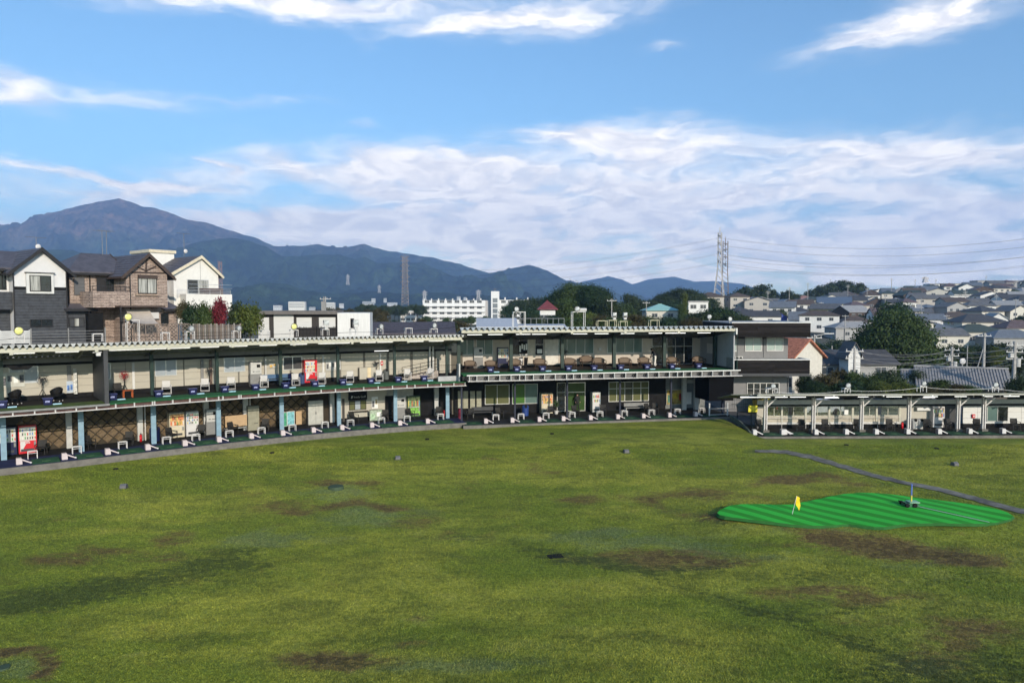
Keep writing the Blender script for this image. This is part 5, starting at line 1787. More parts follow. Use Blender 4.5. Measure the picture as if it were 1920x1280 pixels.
bench('long grey bench under the white lattice window on the lower middle floor', MN, 1195, MZ, 4.2, MGREY, 2.4)
def cupboard():
    a, b, c, d = rect(LW, 4.5, 672, 684, 704, 708)
    u = (a + b) / 2
    w = b - a
    r = thing('cupboard', 'low cream cupboard against the wall of the upper left deck', 'cupboard', LW.pt(u, 4.4, 3.34), LW.ang(u))
    part('body', MB().box(-w / 2, w / 2, 0, .4, .08, 1.05), CREAM, r)
    for i in range(4):
        x = -w / 2 + w * i / 4
        part('door', MB().box(x + .01, x + w / 4 - .01, -.02, -.001, .1, 1.03), mat('yellowed_cream', (.60, .50, .33), .6) if i in (2,) else CREAM, r)
    part('plinth', MB().box(-w / 2, w / 2, .02, .4, 0, .079), BLACK, r)
cupboard()
def ext(label, line, px, z, t):
    r = thing('fire_extinguisher', label, 'fire extinguisher')
    part('cylinder', MB().tube((0, 0, 0), (0, 0, .42), .09, .09, 10).ball((0, 0, .42), .09, 10, 4), RED, r, smooth=True)
    part('valve', MB().box(-.03, .03, -.03, .03, .5, .58), BLACK, r)
    part('hose', MB().path([(.03, 0, .55), (.12, 0, .5), (.12, 0, .15)], .012), BLACK, r)
    vput(r, line, px, z, t)
ext('red fire extinguisher at the foot of the post with a yellow sticker', LW, 263.5, 0, 4.35)
ext('red fire extinguisher beside the cream wall of the right wing', SH, 1692, SZ, 3.3)
ext('red fire extinguisher near the end of the lower left floor', LW, 832, 0, 4.2)
def wallbox(label, name, line, t, r4, m, cat):
    a, b, c, d = rect(line, t, *r4)
    u = (a + b) / 2
    w = b - a
    r = thing(name, label, cat, line.pt(u, t, c), line.ang(u))
    part('case', MB().box(-w / 2, w / 2, -.1, 0, 0, d - c), m, r)
    part('glazing', MB().box(-w * .3, w * .3, -.11, -.101, (d - c) * .3, (d - c) * .7), WPLAS, r)
wallbox('red fire alarm box on the wall behind the upper left fan', 'alarm_box', LW, 4.95, (713, 677, 718, 684), RED, 'alarm box')
wallbox('small red fire hose box low on the white wall of the right wing', 'alarm_box', SH, T3 - .03, (1822, 776, 1827, 783), RED, 'alarm box')
wallbox('white electric meter box on the upper middle deck wall between windows', 'meter_box', MN, T2 - .02, (1122, 651, 1127, 657), LGREY, 'meter box')
def suitcase():
    p, a = on(LW, 372, 728, 3.34)
    r = thing('red_cooler', 'dark red cooler standing behind a white chair on the upper left deck', 'cooler', p, a)
    part('body', MB().box(-.22, .22, -.18, .18, 0, .75), mat('dark_red', (.22, .02, .03), .5), r)
    part('lid', MB().box(-.23, .23, -.19, .19, .751, .82), mat('dark_red', (1, 1, 1)), r)
suitcase()
def golf_bag(label, line, px, z, t, m, lean):
    r = thing('golf_bag', label, 'golf bag')
    b = MB().tube((0, 0, 0), (lean, .1, .85), .14, .17, 10)
    part('body', b, m, r)
    part('collar', MB().tube((lean, .1, .85), (lean * 1.08, .108, .92), .18, .18, 10), BLACK, r)
    part('pocket', MB().tube((lean * .3, -.12, .25), (lean * .6, -.06, .55), .09, .09, 8), m, r)
    for i in range(5):
        part('club', MB().tube((lean + RD.uniform(-.1, .1), .1 + RD.uniform(-.08, .08), .86), (lean * 1.4 + RD.uniform(-.14, .14), .16, 1.2), .012).ball((lean * 1.4 + RD.uniform(-.14, .14), .16, 1.2), .04, 6, 4), SILVER, r)
    vput(r, line, px, z, t)
golf_bag('white golf bag leaning beside the second wicker bench group', MN, 975, 3.946, 5.4, WPLAS, .1)
golf_bag('dark golf bag right of the white golf bag on the upper middle deck', MN, 985, 3.946, 5.4, BLACK, .08)
golf_bag('dark red golf bag near the junction of left wing and middle building', MN, 862, MZ, 3.4, mat('maroon', (.14, .01, .03), .6), .05)
def pot_plant(label, line, px, z, t, h=1.3):
    r = thing('potted_plant', label, 'plant')
    part('pot', MB().tube((0, 0, 0), (0, 0, .3), .14, .19, 10), WPLAS, r)
    part('stem', MB().tube((0, 0, .28), (.03, 0, h * .7), .02), mat('bark_brown', (.07, .05, .035), .9), r)
    lf = MB()
    for i in range(60):
        a, e, l = RD.uniform(0, 6.28), RD.uniform(-.2, 1.2), RD.uniform(.2, .42)
        b = Vector((0, 0, h * RD.uniform(.5, .85)))
        d = Vector((math.cos(a) * math.cos(e), math.sin(a) * math.cos(e), math.sin(e)))
        s = d.orthogonal().normalized() * .035
        lf.quad(b, b + d * l * .5 + s, b + d * l - Vector((0, 0, .05)), b + d * l * .5 - s)
    part('leaves', lf, mat('pot_leaf', (.035, .07, .02), .6, var=.4), r)
    vput(r, line, px, z, t)
pot_plant('potted plant with drooping leaves left of the lower glass door', MN, 1043, MZ, 4.6)
# tube lights under the roofs
def tube_light():
    r = thing('tube_light', 'x', 'light')
    part('tube', MB().box(-.6, .6, -.03, .03, -.035, 0), TUBE, r)
    part('fitting', MB().box(-.62, .62, -.05, .05, .001, .05), WHITE, r)
    return Proto(r)
TL = tube_light()
for i, px in enumerate((890, 929, 981, 1011, 1031, 1088, 1083, 1128, 1177, 1229, 1260, 1273, 1320)):
    t = 1.0 if i not in (4, 6, 10) else 1.05
    if i in (4, 6):
        continue
    u = MN.u(px, .7, 7.2)
    TL.put(MN.pt(u, .7, 7.16), MN.ang(u), 'lit tube light under the middle roof edge, %s from the left' % nth([0, 1, 2, 3, 0, 4, 0, 5, 6, 7, 8, 9, 10][i]), 'tube lights under the middle roof')
for i, px in enumerate((1402, 1432, 1461, 1495, 1555, 1560, 1622, 1675, 1742, 1740, 1803, 1859, 1895)):
    u = SH.u(px, .8 if i not in (5, 9) else 1.8, 2.4)
    t = .7 if i not in (5, 9) else 1.9
    TL.put(SH.pt(u, t, 2.80 - (t + .16) * .183 - .12), SH.ang(u), 'lit tube light under the right wing roof, %s from the left' % nth(i), 'tube lights under the right wing roof')
TLO = tube_light()
for o in kids_of(TLO.root):
    if o.name.startswith('tube'):
        o.data = o.data.copy()
        o.data.materials.clear()
        o.data.materials.append(TUBEOFF)
for i, px in enumerate((42, 126, 225, 253, 293, 338, 393, 447, 503, 560, 612, 641, 690, 722, 780, 818)):
    u = LW.u(px, 0, 6.7)
    TLO.put(LW.pt(u, .02, 6.70 - .02), LW.ang(u), 'white tube light fixed below the cream eaves beam, %s from the left' % nth(i), 'tube lights below the left eaves beam')
u = LW.u(716, 4.2, 5.6)
TL.put(LW.pt(u, 4.3, 5.75), LW.ang(u), 'lit tube light deep under the left roof above the black fan', 'tube lights under the left roof')

# floodlights and frames on the roofs
def frame_mesh(w, h, d=.5, m=WSTEEL, name='stand', label='x'):
    r = thing(name, label, 'stand')
    b = MB()
    for x in (-w / 2, w / 2):
        for y in (0, d):
            part('leg', MB().box(x - .018, x + .018, y - .018, y + .018, 0, h), m, r)
    part('top_frame', MB().box(-w / 2 - .025, w / 2 + .025, -.025, .025, h, h + .05).box(-w / 2 - .025, w / 2 + .025, d - .025, d + .025, h, h + .05).box(-w / 2 - .025, -w / 2 + .025, .026, d - .026, h, h + .05).box(w / 2 - .025, w / 2 + .025, .026, d - .026, h, h + .05), m, r)
    return r
def roof_stand(label, line, x0, y0, x1, y1, t=.4, m=WSTEEL):
    a, b, c, d = rect(line, t, x0, y0, x1, y1)
    r = frame_mesh(max(.3, b - a), max(.25, d - c), .45, m, 'lamp_stand', label)
    u = (a + b) / 2
    r.location = line.pt(u, t, c)
    r.rotation_euler = (0, 0, line.ang(u))
    return u, d
YLENS = mat('yellow_lens', (.62, .62, .22), .25, spec=.5, var=.15, scale=6)
CLENS = mat('clear_lens', (.42, .44, .45), .15, spec=.6, var=.35, scale=5)
def flood(label, line, px, py, rpx, t=.4, yellow=False, square=False, turn=0.0):
    u, z = hit(line, px, py, t)
    p = line.pt(u, t, z)
    R_ = rpx / 1330 * p.y
    r = thing('floodlight', label, 'floodlight', p, line.ang(u) + turn)
    if square:
        part('lens', MB().box(-R_, R_, -.12, -.10, -R_ * .9, R_ * .9), CLENS, r)
        part('housing', MB().box(-R_ * 1.08, R_ * 1.08, -.099, .12, -R_ * .98, R_ * .98), MGREY, r)
        part('yoke', MB().box(-R_ * 1.2, -R_ * 1.09, -.03, .03, -R_ * 1.7, 0).box(R_ * 1.09, R_ * 1.2, -.03, .03, -R_ * 1.7, 0).box(-R_ * 1.2, R_ * 1.2, -.03, .03, -R_ * 1.8, -R_ * 1.7), WSTEEL, r)
        part('ballast', MB().box(-.12, .12, -.1, .1, -R_ * 3.0, -R_ * 1.81), LGREY, r)
    else:
        part('lens', MB().ball((0, -.07, 0), R_ * .84, 14, 8, (1, .10, 1)), YLENS if yellow else CLENS, r, smooth=True)
        part('rim', MB().tube((0, -.13, 0), (0, -.04, 0), R_, R_, 16, cap=False), MGREY, r)
        part('housing', MB().tube((0, -.04, 0), (0, .24, 0), R_, R_ * .35, 14), MGREY, r)
        part('yoke', MB().box(-.03, .03, 0, .05, -R_ * 1.6, -R_ * .5), WSTEEL, r)
    return r
LF = [(35, 620, 8, 1), (240, 594, 7, 1), (358, 616, 6.3, 0), (447, 615, 5.4, 0), (551, 612, 6, 1), (714, 612, 5.4, 0), (814, 610, 5.4, 0)]
for i, (x, y, r_, ye) in enumerate(LF):
    flood('%s round floodlight, %s round one from the left on the left roof' % ('yellow' if ye else 'clear', nth(i)), LW, x, y, r_, .4, bool(ye), turn=[0, 0, .5, .5, 0, .5, .5][i])
for i, (x, y) in enumerate(((611.5, 604.5), (667, 604))):
    flood('square floodlight on the left roof, %s' % ['before a grey garage door' if i == 0 else 'before the white end wall'][0], LW, x, y, 4.6, .4, square=True)
LS = [(28, 629.5, 46, 641, 'white lamp stand carrying the leftmost yellow floodlight'), (175, 627, 193, 640, 'empty white stand on the left roof near the grey house corner'), (304, 624.5, 318, 637, 'empty white stand on the left roof below the lattice fence'),
      (350, 622.5, 365, 636, 'white lamp stand below the clear floodlight by the dark shrub'), (438, 621.5, 451, 634, 'white lamp stand below the clear floodlight by the green bush'), (492, 621, 506, 632, 'empty white stand on the left roof before the flat roofed house'),
      (546, 619.5, 559, 631, 'white lamp stand carrying the yellow floodlight before the flat roofed house'), (605, 618, 617, 629, 'white lamp stand below the square floodlight before the grey garage door'), (659, 618, 670, 628, 'white lamp stand below the square floodlight before the white end wall'),
      (707, 617, 718, 627, 'white lamp stand below the clear floodlight before the dark tiled roof'), (761, 616, 773, 626, 'empty white stand on the left roof before the dark tiled roof'), (808, 617, 820, 624, 'white lamp stand below the rightmost floodlight of the left roof')]
for x0, y0, x1, y1, lb in LS:
    roof_stand(lb, LW, x0, y0, x1, y1)
roof_stand('tall white pipe stand carrying the yellow floodlight before the brown brick house', LW, 238, 601, 262, 641, .4)
roof_stand('low dark pipe stand left of the tall white one', LW, 230, 604, 237, 641, .7, BLACK)
flood('round floodlight on a tall white frame, left one on the middle roof', MN, 968, 579.5, 5.2, 1.6, turn=.3)
flood('round floodlight on a tall white frame, right one on the middle roof', MN, 1082.5, 579, 5.2, 1.6, turn=-.25)
roof_stand('tall white frame under the left round floodlight on the middle roof', MN, 963, 585.5, 985, 612, 1.6, WHITE)
roof_stand('tall white frame under the right round floodlight on the middle roof', MN, 1074, 585, 1097, 612, 1.6, WHITE)
u, z = hit(MN, 1093, 581, 1.6)
one('lamp_ballast', MB().tube((-.5, .2, 0), (.35, .2, 0), .16, .16, 10), LGREY, 'grey cylinder lying on the right tall frame of the middle roof', 'ballast', MN.pt(u, 1.6, z), MN.ang(u), smooth=False)
for i, (x, y) in enumerate(((1152, 589), (1172, 589))):
    flood('square floodlight on the middle roof, %s of the pair' % ['left', 'right'][i], MN, x, y, 3.4, 1.2, square=True)
for i, (x0, y0, x1, y1) in enumerate(((1121, 602, 1138, 612), (1142, 601, 1156, 612), (1163, 603, 1176, 612), (1220, 601, 1236, 612))):
    roof_stand('low pale stand on the middle roof, %s from the left' % nth(i), MN, x0, y0, x1, y1, 1.2, mat('yellowish_steel', (.45, .43, .30), .6))
flood('round floodlight at the right end of the middle roof', MN, 1330, 593.5, 4.6, 2.0, turn=-.3)
flood('round floodlight on the clubhouse roof edge', MN, 1368.5, 598, 4.6, 2.2)
SF = [(1450, 723.5, 5.2), (1590.5, 722.5, 5.2), (1732.5, 718.6, 4.8), (1867, 721, 5.2)]
for i, (x, y, r_) in enumerate(SF):
    flood('round white floodlight, %s from the left on the right wing roof' % nth(i), SH, x, y, r_, .6, turn=-.25)
for i, (x0, y0, x1, y1) in enumerate(((1440, 729, 1457, 737), (1584, 729, 1594, 736.5), (1726, 725, 1737, 735), (1861, 727, 1872, 735))):
    roof_stand('small white lamp stand, %s from the left on the right wing roof' % nth(i), SH, x0, y0, x1, y1, .6, WHITE)
def sag(label, line, pts, t, r_, m, drop=.0, name='cable'):
    P = []
    for (x0, y0), (x1, y1) in zip(pts, pts[1:]):
        a, b = hit(line, x0, y0, t), hit(line, x1, y1, t)
        pa, pb = line.pt(a[0], t, a[1]), line.pt(b[0], t, b[1])
        for i in range(8):
            k = i / 8
            q = pa.lerp(pb, k)
            q.z -= drop * 4 * k * (1 - k)
            P.append(q)
    P.append(pb)
    one(name, MB().path(P, r_, 4), m, label, 'cable')
sag('black cable sagging between the stands along the left wing roof', LW, [(-20, 636), (28, 634), (180, 632), (312, 630), (440, 627), (552, 625), (664, 622.5), (765, 620), (860, 612)], .5, .018, BLACK, .05)
sag('white cable looping between the lamp stands of the right wing roof', SH, [(1420, 736), (1457, 735), (1590, 732), (1732, 725.5), (1867, 727), (1960, 733)], .6, .014, WHITE, .16)
# dark camera housing below the partition and at the upper left
u = LW.u(184, .1, 6.5)
one('camera_box', MB().box(-.12, .12, -.15, .15, 0, .2).box(-.3, .2, -.05, .05, .2, .24), WPLAS, 'small white camera below the eaves beside the dark partition', 'camera', LW.pt(u, .1, 6.36), LW.ang(u))
a, b, c, d = rect(LW, 2.6, 24, 683, 52, 692)
one('hanging_unit', MB().prism([(-.75, .28), (-.4, 0), (.4, 0), (.75, .28)], 'y', -.2, .2), BLACK, 'black tapering unit hanging above the left tub chair', 'hanging unit', LW.pt((a + b) / 2, 2.6, c), LW.ang(a))

# things out on the grass
def flag():
    p = gnd(1485.5, 963, GREEN_Z + .05)
    r = thing('golf_flag', 'yellow flag on a thin leaning white pole at the left of the striped green', 'flag', p)
    part('pole', MB().tube((0, 0, 0), (.20, .04, .80), .012, .01, 6), WPLAS, r)
    b = MB()
    P = [[(.17 + j * .045 + .02 * math.sin(i * 1.5 + j), .04 + .03 * math.sin(i * 1.7 + j * 1.3), .80 - i * .085 - j * (.02 + .008 * i)) for j in range(5)] for i in range(6)]
    for i in range(5):
        for j in range(4):
            b.quad(P[i][j], P[i][j + 1], P[i + 1][j + 1], P[i + 1][j])
    part('cloth', b, mat('yellow_cloth', (.75, .55, .02), .7, var=.1), r, smooth=True)
flag()
def cart():
    p = gnd(1706, 948, GREEN_Z + .05)
    r = thing('target_machine', 'dark green low machine with a blue and yellow pole on the striped green', 'target', p)
    part('base', MB().prism([(-.28, 0), (.28, 0), (.32, .14), (-.30, .18)], 'y', -.22, .22), mat('machine_green', (.03, .12, .06), .5), r)
    part('lid', MB().box(-.10, .36, -.2, .2, .181, .22), mat('pale_machine_green', (.22, .42, .28), .5), r)
    for x in (-.25, .1):
        part('wheel', MB().tube((x, -.28, .09), (x, -.22, .09), .1, .1, 10), BLACK, r)
        part('wheel', MB().tube((x, .22, .09), (x, .28, .09), .1, .1, 10), BLACK, r)
    part('handle', MB().tube((-.25, -.1, .15), (-.48, -.1, .22), .03).tube((-.25, .1, .15), (-.48, .1, .22), .03), BLACK, r)
    part('pole', MB().tube((.06, 0, .22), (.06, 0, .50), .035, .035, 8), mat('pole_yellow', (.60, .50, .10), .5), r)
    part('pole_top', MB().tube((.06, 0, .50), (.06, 0, 1.02), .035, .035, 8), mat('pole_blue', (.10, .16, .45), .5), r)
    q = MB().tube((0, 0, 0), Vector(gnd(1836, 977, GREEN_Z + .08)) - p, .014, n=4)
    o = one('white_line', q, WPLAS, 'thin white line running from the target machine across the striped green', 'line', p + Vector((.3, -.2, .03)))
cart()
def lamp_box(label, px, py, flip=False):
    p = gnd(px, py, -.3)
    p.z = lawn_z(p.x, p.y)
    r = thing('lawn_lamp', label, 'ground lamp', p, .2)
    part('housing', MB().prism([(-.16, 0), (.14, 0), (.14, .20), (-.02, .24), (-.16, .16)], 'x', -.15, .15), mat('lamp_grey', (.12, .12, .125), .6), r)
    part('glazing', MB().box(-.17, .17, .141, .15, .04, .18), DGREY, r)
    part('foot', MB().box(-.24, .24, -.2, .2, -.06, .015), DGREY, r)
for px, py, lb in ((232, 917, 'grey box lamp on the lawn at the left, nearest the camera'), (746, 858.5, 'grey box lamp on the lawn below the office hatch'), (1174, 849.5, 'grey box lamp on the lawn before the middle building'), (1790, 872, 'grey box lamp on the far right lawn beyond the path')):
    lamp_box(lb, px, py)
def disc(label, px, py, r_, h, m, name='sprinkler_cover', cat='cover'):
    p = gnd(px, py, -.3)
    p.z = lawn_z(p.x, p.y) - .03
    one(name, MB().tube((0, 0, 0), (0, 0, h + .03), r_, r_ * .9, 14), m, label, cat, p)
disc('green round low platform inside a faded ring on the lawn', 630, 919, .42, .16, mat('platform_green', (.045, .070, .038), .8), 'round_platform', 'platform')
p = gnd(1041, 1042, -.3)
p.z = lawn_z(p.x, p.y) - .03
one('drain_cover', MB().box(-.3, .3, -.22, .22, 0, .05), BLACK, 'dark square drain cover in the middle of the lawn', 'cover', p, .3)
for i, (px, py, lb) in enumerate(((217, 878, 'dark sprinkler cover left of the others below the third lower tee'), (510, 848, 'dark sprinkler cover before the cream cabinet tees'), (801, 821, 'dark sprinkler cover near the end of the left wing kerb'), (1035, 814, 'dark sprinkler cover before the middle building'),
                                  (1587, 835, 'dark sprinkler cover before the right wing, left one'), (1756, 842, 'dark sprinkler cover before the right wing, right one'))):
    disc(lb, px, py, .16, .07, BLACK)
disc('green round cap at the bottom left corner of the lawn', 6, 1250, .18, .06, mat('platform_green', (1, 1, 1)))

# people
def person(label, base, rz, joints, radii, edges, mats, hair=True):
    """one continuous body grown over a skeleton; clothes are colour zones of the same surface"""
    me = bpy.data.meshes.new('person')
    me.from_pydata(joints, edges, [])
    o = link('person', me, None, base, rz)
    sk = o.modifiers.new('skin', 'SKIN')
    o.modifiers.new('sub', 'SUBSURF').levels = 2
    for i, v in enumerate(me.skin_vertices[0].data):
        v.radius = (radii[i], radii[i] * .85) if isinstance(radii[i], float) else radii[i]
        v.use_root = i == 0
    dg = bpy.context.evaluated_depsgraph_get()
    m2 = bpy.data.meshes.new_from_object(o.evaluated_get(dg))
    o.modifiers.clear()
    o.data = m2
    m2.materials.clear()
    for m in mats[0]:
        m2.materials.append(m)
    idx = [mats[1](p.center) for p in m2.polygons]
    m2.polygons.foreach_set('material_index', idx)
    m2.polygons.foreach_set('use_smooth', [True] * len(idx))
    return tag(o, label, 'person')
SKIN = mat('skin', (.42, .26, .19), .6)
def golfer():
    u = MN.u(1226.5, 5.2, 4.6)
    b = MN.pt(u, 5.0, 3.946)
    J = [(0, 0, .88), (-.05, 0, 1.08), (-.17, 0, 1.30), (-.24, 0, 1.40), (-.33, 0, 1.50),      # hips, waist, chest, neck, head
         (-.17, .18, 1.30), (-.28, .20, 1.06), (-.40, .10, .88), (-.44, .07, .80),               # left arm
         (-.17, -.18, 1.30), (-.28, -.20, 1.06), (-.40, -.06, .86), (-.44, -.05, .78),
         (.01, .10, .84), (-.03, .13, .48), (.03, .14, .09), (-.09, .16, .04),
         (.01, -.10, .84), (-.05, -.15, .48), (.02, -.17, .09), (-.10, -.19, .04)]
    Rr = [.15, .145, .16, .06, .11, .075, .05, .04, .045, .075, .05, .04, .045, .095, .07, .05, .045, .095, .07, .05, .045]
    E = [(0, 1), (1, 2), (2, 3), (3, 4), (2, 5), (5, 6), (6, 7), (7, 8), (2, 9), (9, 10), (10, 11), (11, 12), (0, 13), (13, 14), (14, 15), (15, 16), (0, 17), (17, 18), (18, 19), (19, 20)]
    navy, white, shoe = mat('dark_shirt', (.02, .022, .03), .8), mat('white_trousers', (.70, .69, .66), .8), mat('shoe', (.5, .5, .5), .6)
    def zone(c):
        if c.z < .10:
            return 3
        if c.z < .97 and c.x > -.22:
            return 1
        if c.z > 1.43 or (c.z < 1.04 and c.x < -.29):
            return 2
        return 0
    o = person('golfer in dark top and white trousers bending over on the upper middle deck', b, MN.ang(u), J, Rr, E, ([navy, white, SKIN, shoe], zone))
    part('cap', MB().ball((-.34, 0, 1.555), .115, 10, 6, (1, 1, .7)).box(-.50, -.36, -.07, .07, 1.525, 1.54), BLACK, o, smooth=True)
    for sy in (-1, 1):
        for k in range(4):
            part('finger', MB().path([(-.43, .06 * sy + .016 * (k - 1.5), .80), (-.46, .06 * sy + .016 * (k - 1.5), .75), (-.44, .06 * sy + .016 * (k - 1.5), .715 + .004 * k)], .009, 5), SKIN, o)
        part('thumb', MB().path([(-.41, .04 * sy, .80), (-.40, .02 * sy, .755)], .011, 5), SKIN, o)
golfer()
def clerk():
    u = MN.u(1083, 5.1, .8)
    b = MN.pt(u, 5.2, MZ)
    J = [(0, 0, .92), (0, .01, 1.12), (0, .01, 1.36), (0, -.01, 1.50), (0, -.02, 1.62), (.19, .01, 1.38), (.25, .0, 1.12), (.23, -.12, .92), (.22, -.2, .92), (-.19, .01, 1.38), (-.25, 0, 1.12), (-.22, -.12, .92), (-.2, -.2, .92),
         (.09, 0, .86), (.10, 0, .48), (.10, .02, .08), (.11, -.1, .04), (-.09, 0, .86), (-.10, 0, .48), (-.10, .02, .08), (-.11, -.1, .04)]
    Rr = [.15, .13, .16, .06, .10, .07, .05, .04, .042, .07, .05, .04, .042, .09, .07, .05, .045, .09, .07, .05, .045]
    E = [(0, 1), (1, 2), (2, 3), (3, 4), (2, 5), (5, 6), (6, 7), (7, 8), (2, 9), (9, 10), (10, 11), (11, 12), (0, 13), (13, 14), (14, 15), (15, 16), (0, 17), (17, 18), (18, 19), (19, 20)]
    dk = mat('dark_clothes', (.015, .015, .016), .8)
    o = person('person in dark clothes standing at the lower glass door of the middle building', b, MN.ang(u), J, Rr, E, ([dk, SKIN], lambda c: 1 if c.z > 1.52 or (c.y < -.14 and c.z > .8) else 0))
    part('hair', MB().ball((0, .02, 1.67), .105, 10, 6, (1, 1, .8)), BLACK, o, smooth=True)
clerk()
# ------------------------------------------------------------------ houses on the terrace behind the left wing
SLATE = mat('slate_roof', (.082, .077, .092), .55, var=.25, scale=2, bump=.4, stretch=(1, 1, 1))
FASC = mat('dark_fascia', (.022, .021, .023), .5)
BROWNF = mat('brown_fascia', (.060, .042, .035), .5)
PALEF = mat('pale_fascia', (.58, .52, .40), .6)
def coursed(name, c1, c2, joint, bw, bh):
    m = bpy.data.materials.new(name)
    m.use_nodes = True
    t = NT(m.node_tree)
    b = m.node_tree.nodes['Principled BSDF']
    b.inputs['Roughness'].default_value = .85
    tc = t.n('ShaderNodeTexCoord').outputs['Object']
    s = t.n('ShaderNodeSeparateXYZ')
    t.l(tc, s.inputs[0])
    k = t.n('ShaderNodeCombineXYZ')
    t.l(t.m('ADD', s.outputs[0], s.outputs[1]), k.inputs[0])
    t.l(s.outputs[2], k.inputs[1])
    br_ = t.n('ShaderNodeTexBrick')
    t.l(k.outputs[0], br_.inputs['Vector'])
    br_.inputs['Color1'].default_value = (*c1, 1)
    br_.inputs['Color2'].default_value = (*c2, 1)
    br_.inputs['Mortar'].default_value = (*joint, 1)
    br_.inputs['Scale'].default_value = 1.0
    br_.inputs['Mortar Size'].default_value = .018
    br_.inputs['Brick Width'].default_value = bw
    br_.inputs['Row Height'].default_value = bh
    br_.inputs['Bias'].default_value = .1
    n = t.noise(tc, 3.0, 5, .7).outputs[0]
    c = t.mix(t.rng(n, .35, .68), br_.outputs['Color'], t.mix(1.0, br_.outputs['Color'], (.62, .60, .60), 'MULTIPLY'))
    t.l(c, b.inputs['Base Color'])
    bp = t.n('ShaderNodeBump')
    bp.inputs['Strength'].default_value = .8
    bp.inputs['Distance'].default_value = .03
    bp.invert = True
    t.l(br_.outputs['Fac'], bp.inputs['Height'])
    t.l(bp.outputs[0], b.inputs['Normal'])
    MATS[name] = m
    return m
BRICK = coursed('tan_brick', (.52, .41, .345), (.38, .29, .245), (.17, .14, .125), .62, .135)
GSIDE = coursed('grey_siding_boards', (.062, .068, .080), (.056, .062, .074), (.035, .038, .045), 3.0, .23)
def hline(px, D, d):
    X = (px - 960) / 1330 * D
    d = Vector(d).normalized()
    return Line([Vector((X, D)) - Vector(d) * 14, Vector((X, D)) + Vector(d) * 26])
class House(Building):
    def gable(s, name, u0, u1, ze, zp, t0, t1, zb, m, over=.35, th=.16, roofm=SLATE, fas=FASC, up=None, flat_left=None):
        """block with its gable towards t0: pentagon wall plus two roof slabs and verge boards"""
        M_ = s.line.M(0)
        um = up if up is not None else (u0 + u1) / 2
        s.add(name, s_tr(MB().prism([(u0, zb), (u1, zb), (u1, ze), (um, zp), (u0, ze)], 'y', t0, t1), M_), m)
        for a, q in ((u0, -1), (u1, 1)):
            sl = (zp - ze) / abs(um - a)
            e = a + q * over
            zz = zp + .03 - sl * abs(um - e)
            s.add('roof', s_tr(MB().prism([(um, zp + .03), (e, zz), (e, zz + th), (um, zp + .03 + th)], 'y', t0 - over + .03, t1 + over), M_), roofm)
            s.add('verge_board', s_tr(MB().prism([(um, zp - .10), (e, zz - .13), (e, zz + th + .03), (um, zp + .06 + th)], 'y', t0 - over - .03, t0 - over + .028), M_), fas)
            s.add('gutter', s_tr(MB().box(min(e, e + q * .1), max(e, e + q * .1), t0 - over, t1 + over, zz - .05, zz + .09), M_), fas)
            k = MB()
            n = 9
            for i in range(1, n):
                x = um + (e - um) * i / n
                z = zp + .03 + th - sl * abs(um - x)
                k.box(min(x, x + q * .04), max(x, x + q * .04), t0 - over + .03, t1 + over, z - .02, z + .018)
            s.add('roof_course', s_tr(k, M_), roofm)['kind'] = 'stuff'
        return um
    def lean(s, name, u0, u1, t0, t1, z0, z1, m=SLATE, fas=FASC, hip=True):
        """small lean-to roof: low edge at t0, high edge at t1"""
        M_ = s.line.M(0)
        b = MB()
        x = (u1 - u0) * .28 if hip else 0
        P = [(u0, t0, z0), (u1, t0, z0), (u1, t1, z0), (u0, t1, z0), (u0 + x * .2, t1, z1), (u1 - x, t1, z1)]
        b.v = P
        for f in ((0, 1, 5, 4), (1, 2, 5), (0, 4, 3), (0, 3, 2, 1), (3, 4, 5, 2)):
            b.face(f)
        s.add(name, s_tr(b, M_), m)
        s.add('gutter', s_tr(MB().box(u0 - .05, u1 + .05, t0 - .1, t0 - .002, z0 - .16, z0 + .05).box(u1 + .002, u1 + .07, t0, t1, z0 - .16, z0 + .05), M_), fas)
    def R(s, x0, y0, x1, y1, t=0.0):
        return rect(s.line, t, x0, y0, x1, y1)
    def blk(s, name, u0, u1, t0, t1, z0, z1, m):
        return s.add(name, s_tr(MB().box(u0, u1, t0, t1, z0, z1), s.line.M(0)), m)
    def win(s, x0, y0, x1, y1, t, frame, pane, n=2, curtain=True, **k):
        a, b, c, d = s.R(x0, y0, x1, y1, t)
        return s.window(a, b, c, d, t, frame, pane, n, **k)
def s_tr(mb, M_):
    mb.v = [tuple(M_ @ Vector(v)) for v in mb.v]
    return mb
CURT = mat('curtained_pane', (.30, .30, .28), .12, spec=.6, var=.5, scale=1.5, stretch=(6, 6, .4))
ZT = 5.3
def antenna(label, line, px, ytop, ybase, t, dish=False):
    u, z1 = hit(line, px, ytop, t)
    z0 = hit(line, px, ybase, t)[1]
    r = thing('tv_antenna', label, 'antenna', line.pt(u, t, z0), line.ang(u))
    h = z1 - z0
    part('mast', MB().tube((0, 0, 0), (0, 0, h), .022), MGREY, r)
    b = MB().tube((-.75, 0, h), (.75, 0, h), .014)
    for i in range(9):
        x = -.7 + i * .17
        b.tube((x, -.28 + i * .015, h), (x, .28 - i * .015, h), .008, n=4)
    part('elements', b, MGREY, r)
    if dish:
        part('dish', MB().ball((.1, -.12, h * .3), .22, 10, 6, (1, .3, 1)), WPLAS, r, smooth=True)
H1 = hline(75, 57, (.62, .78))
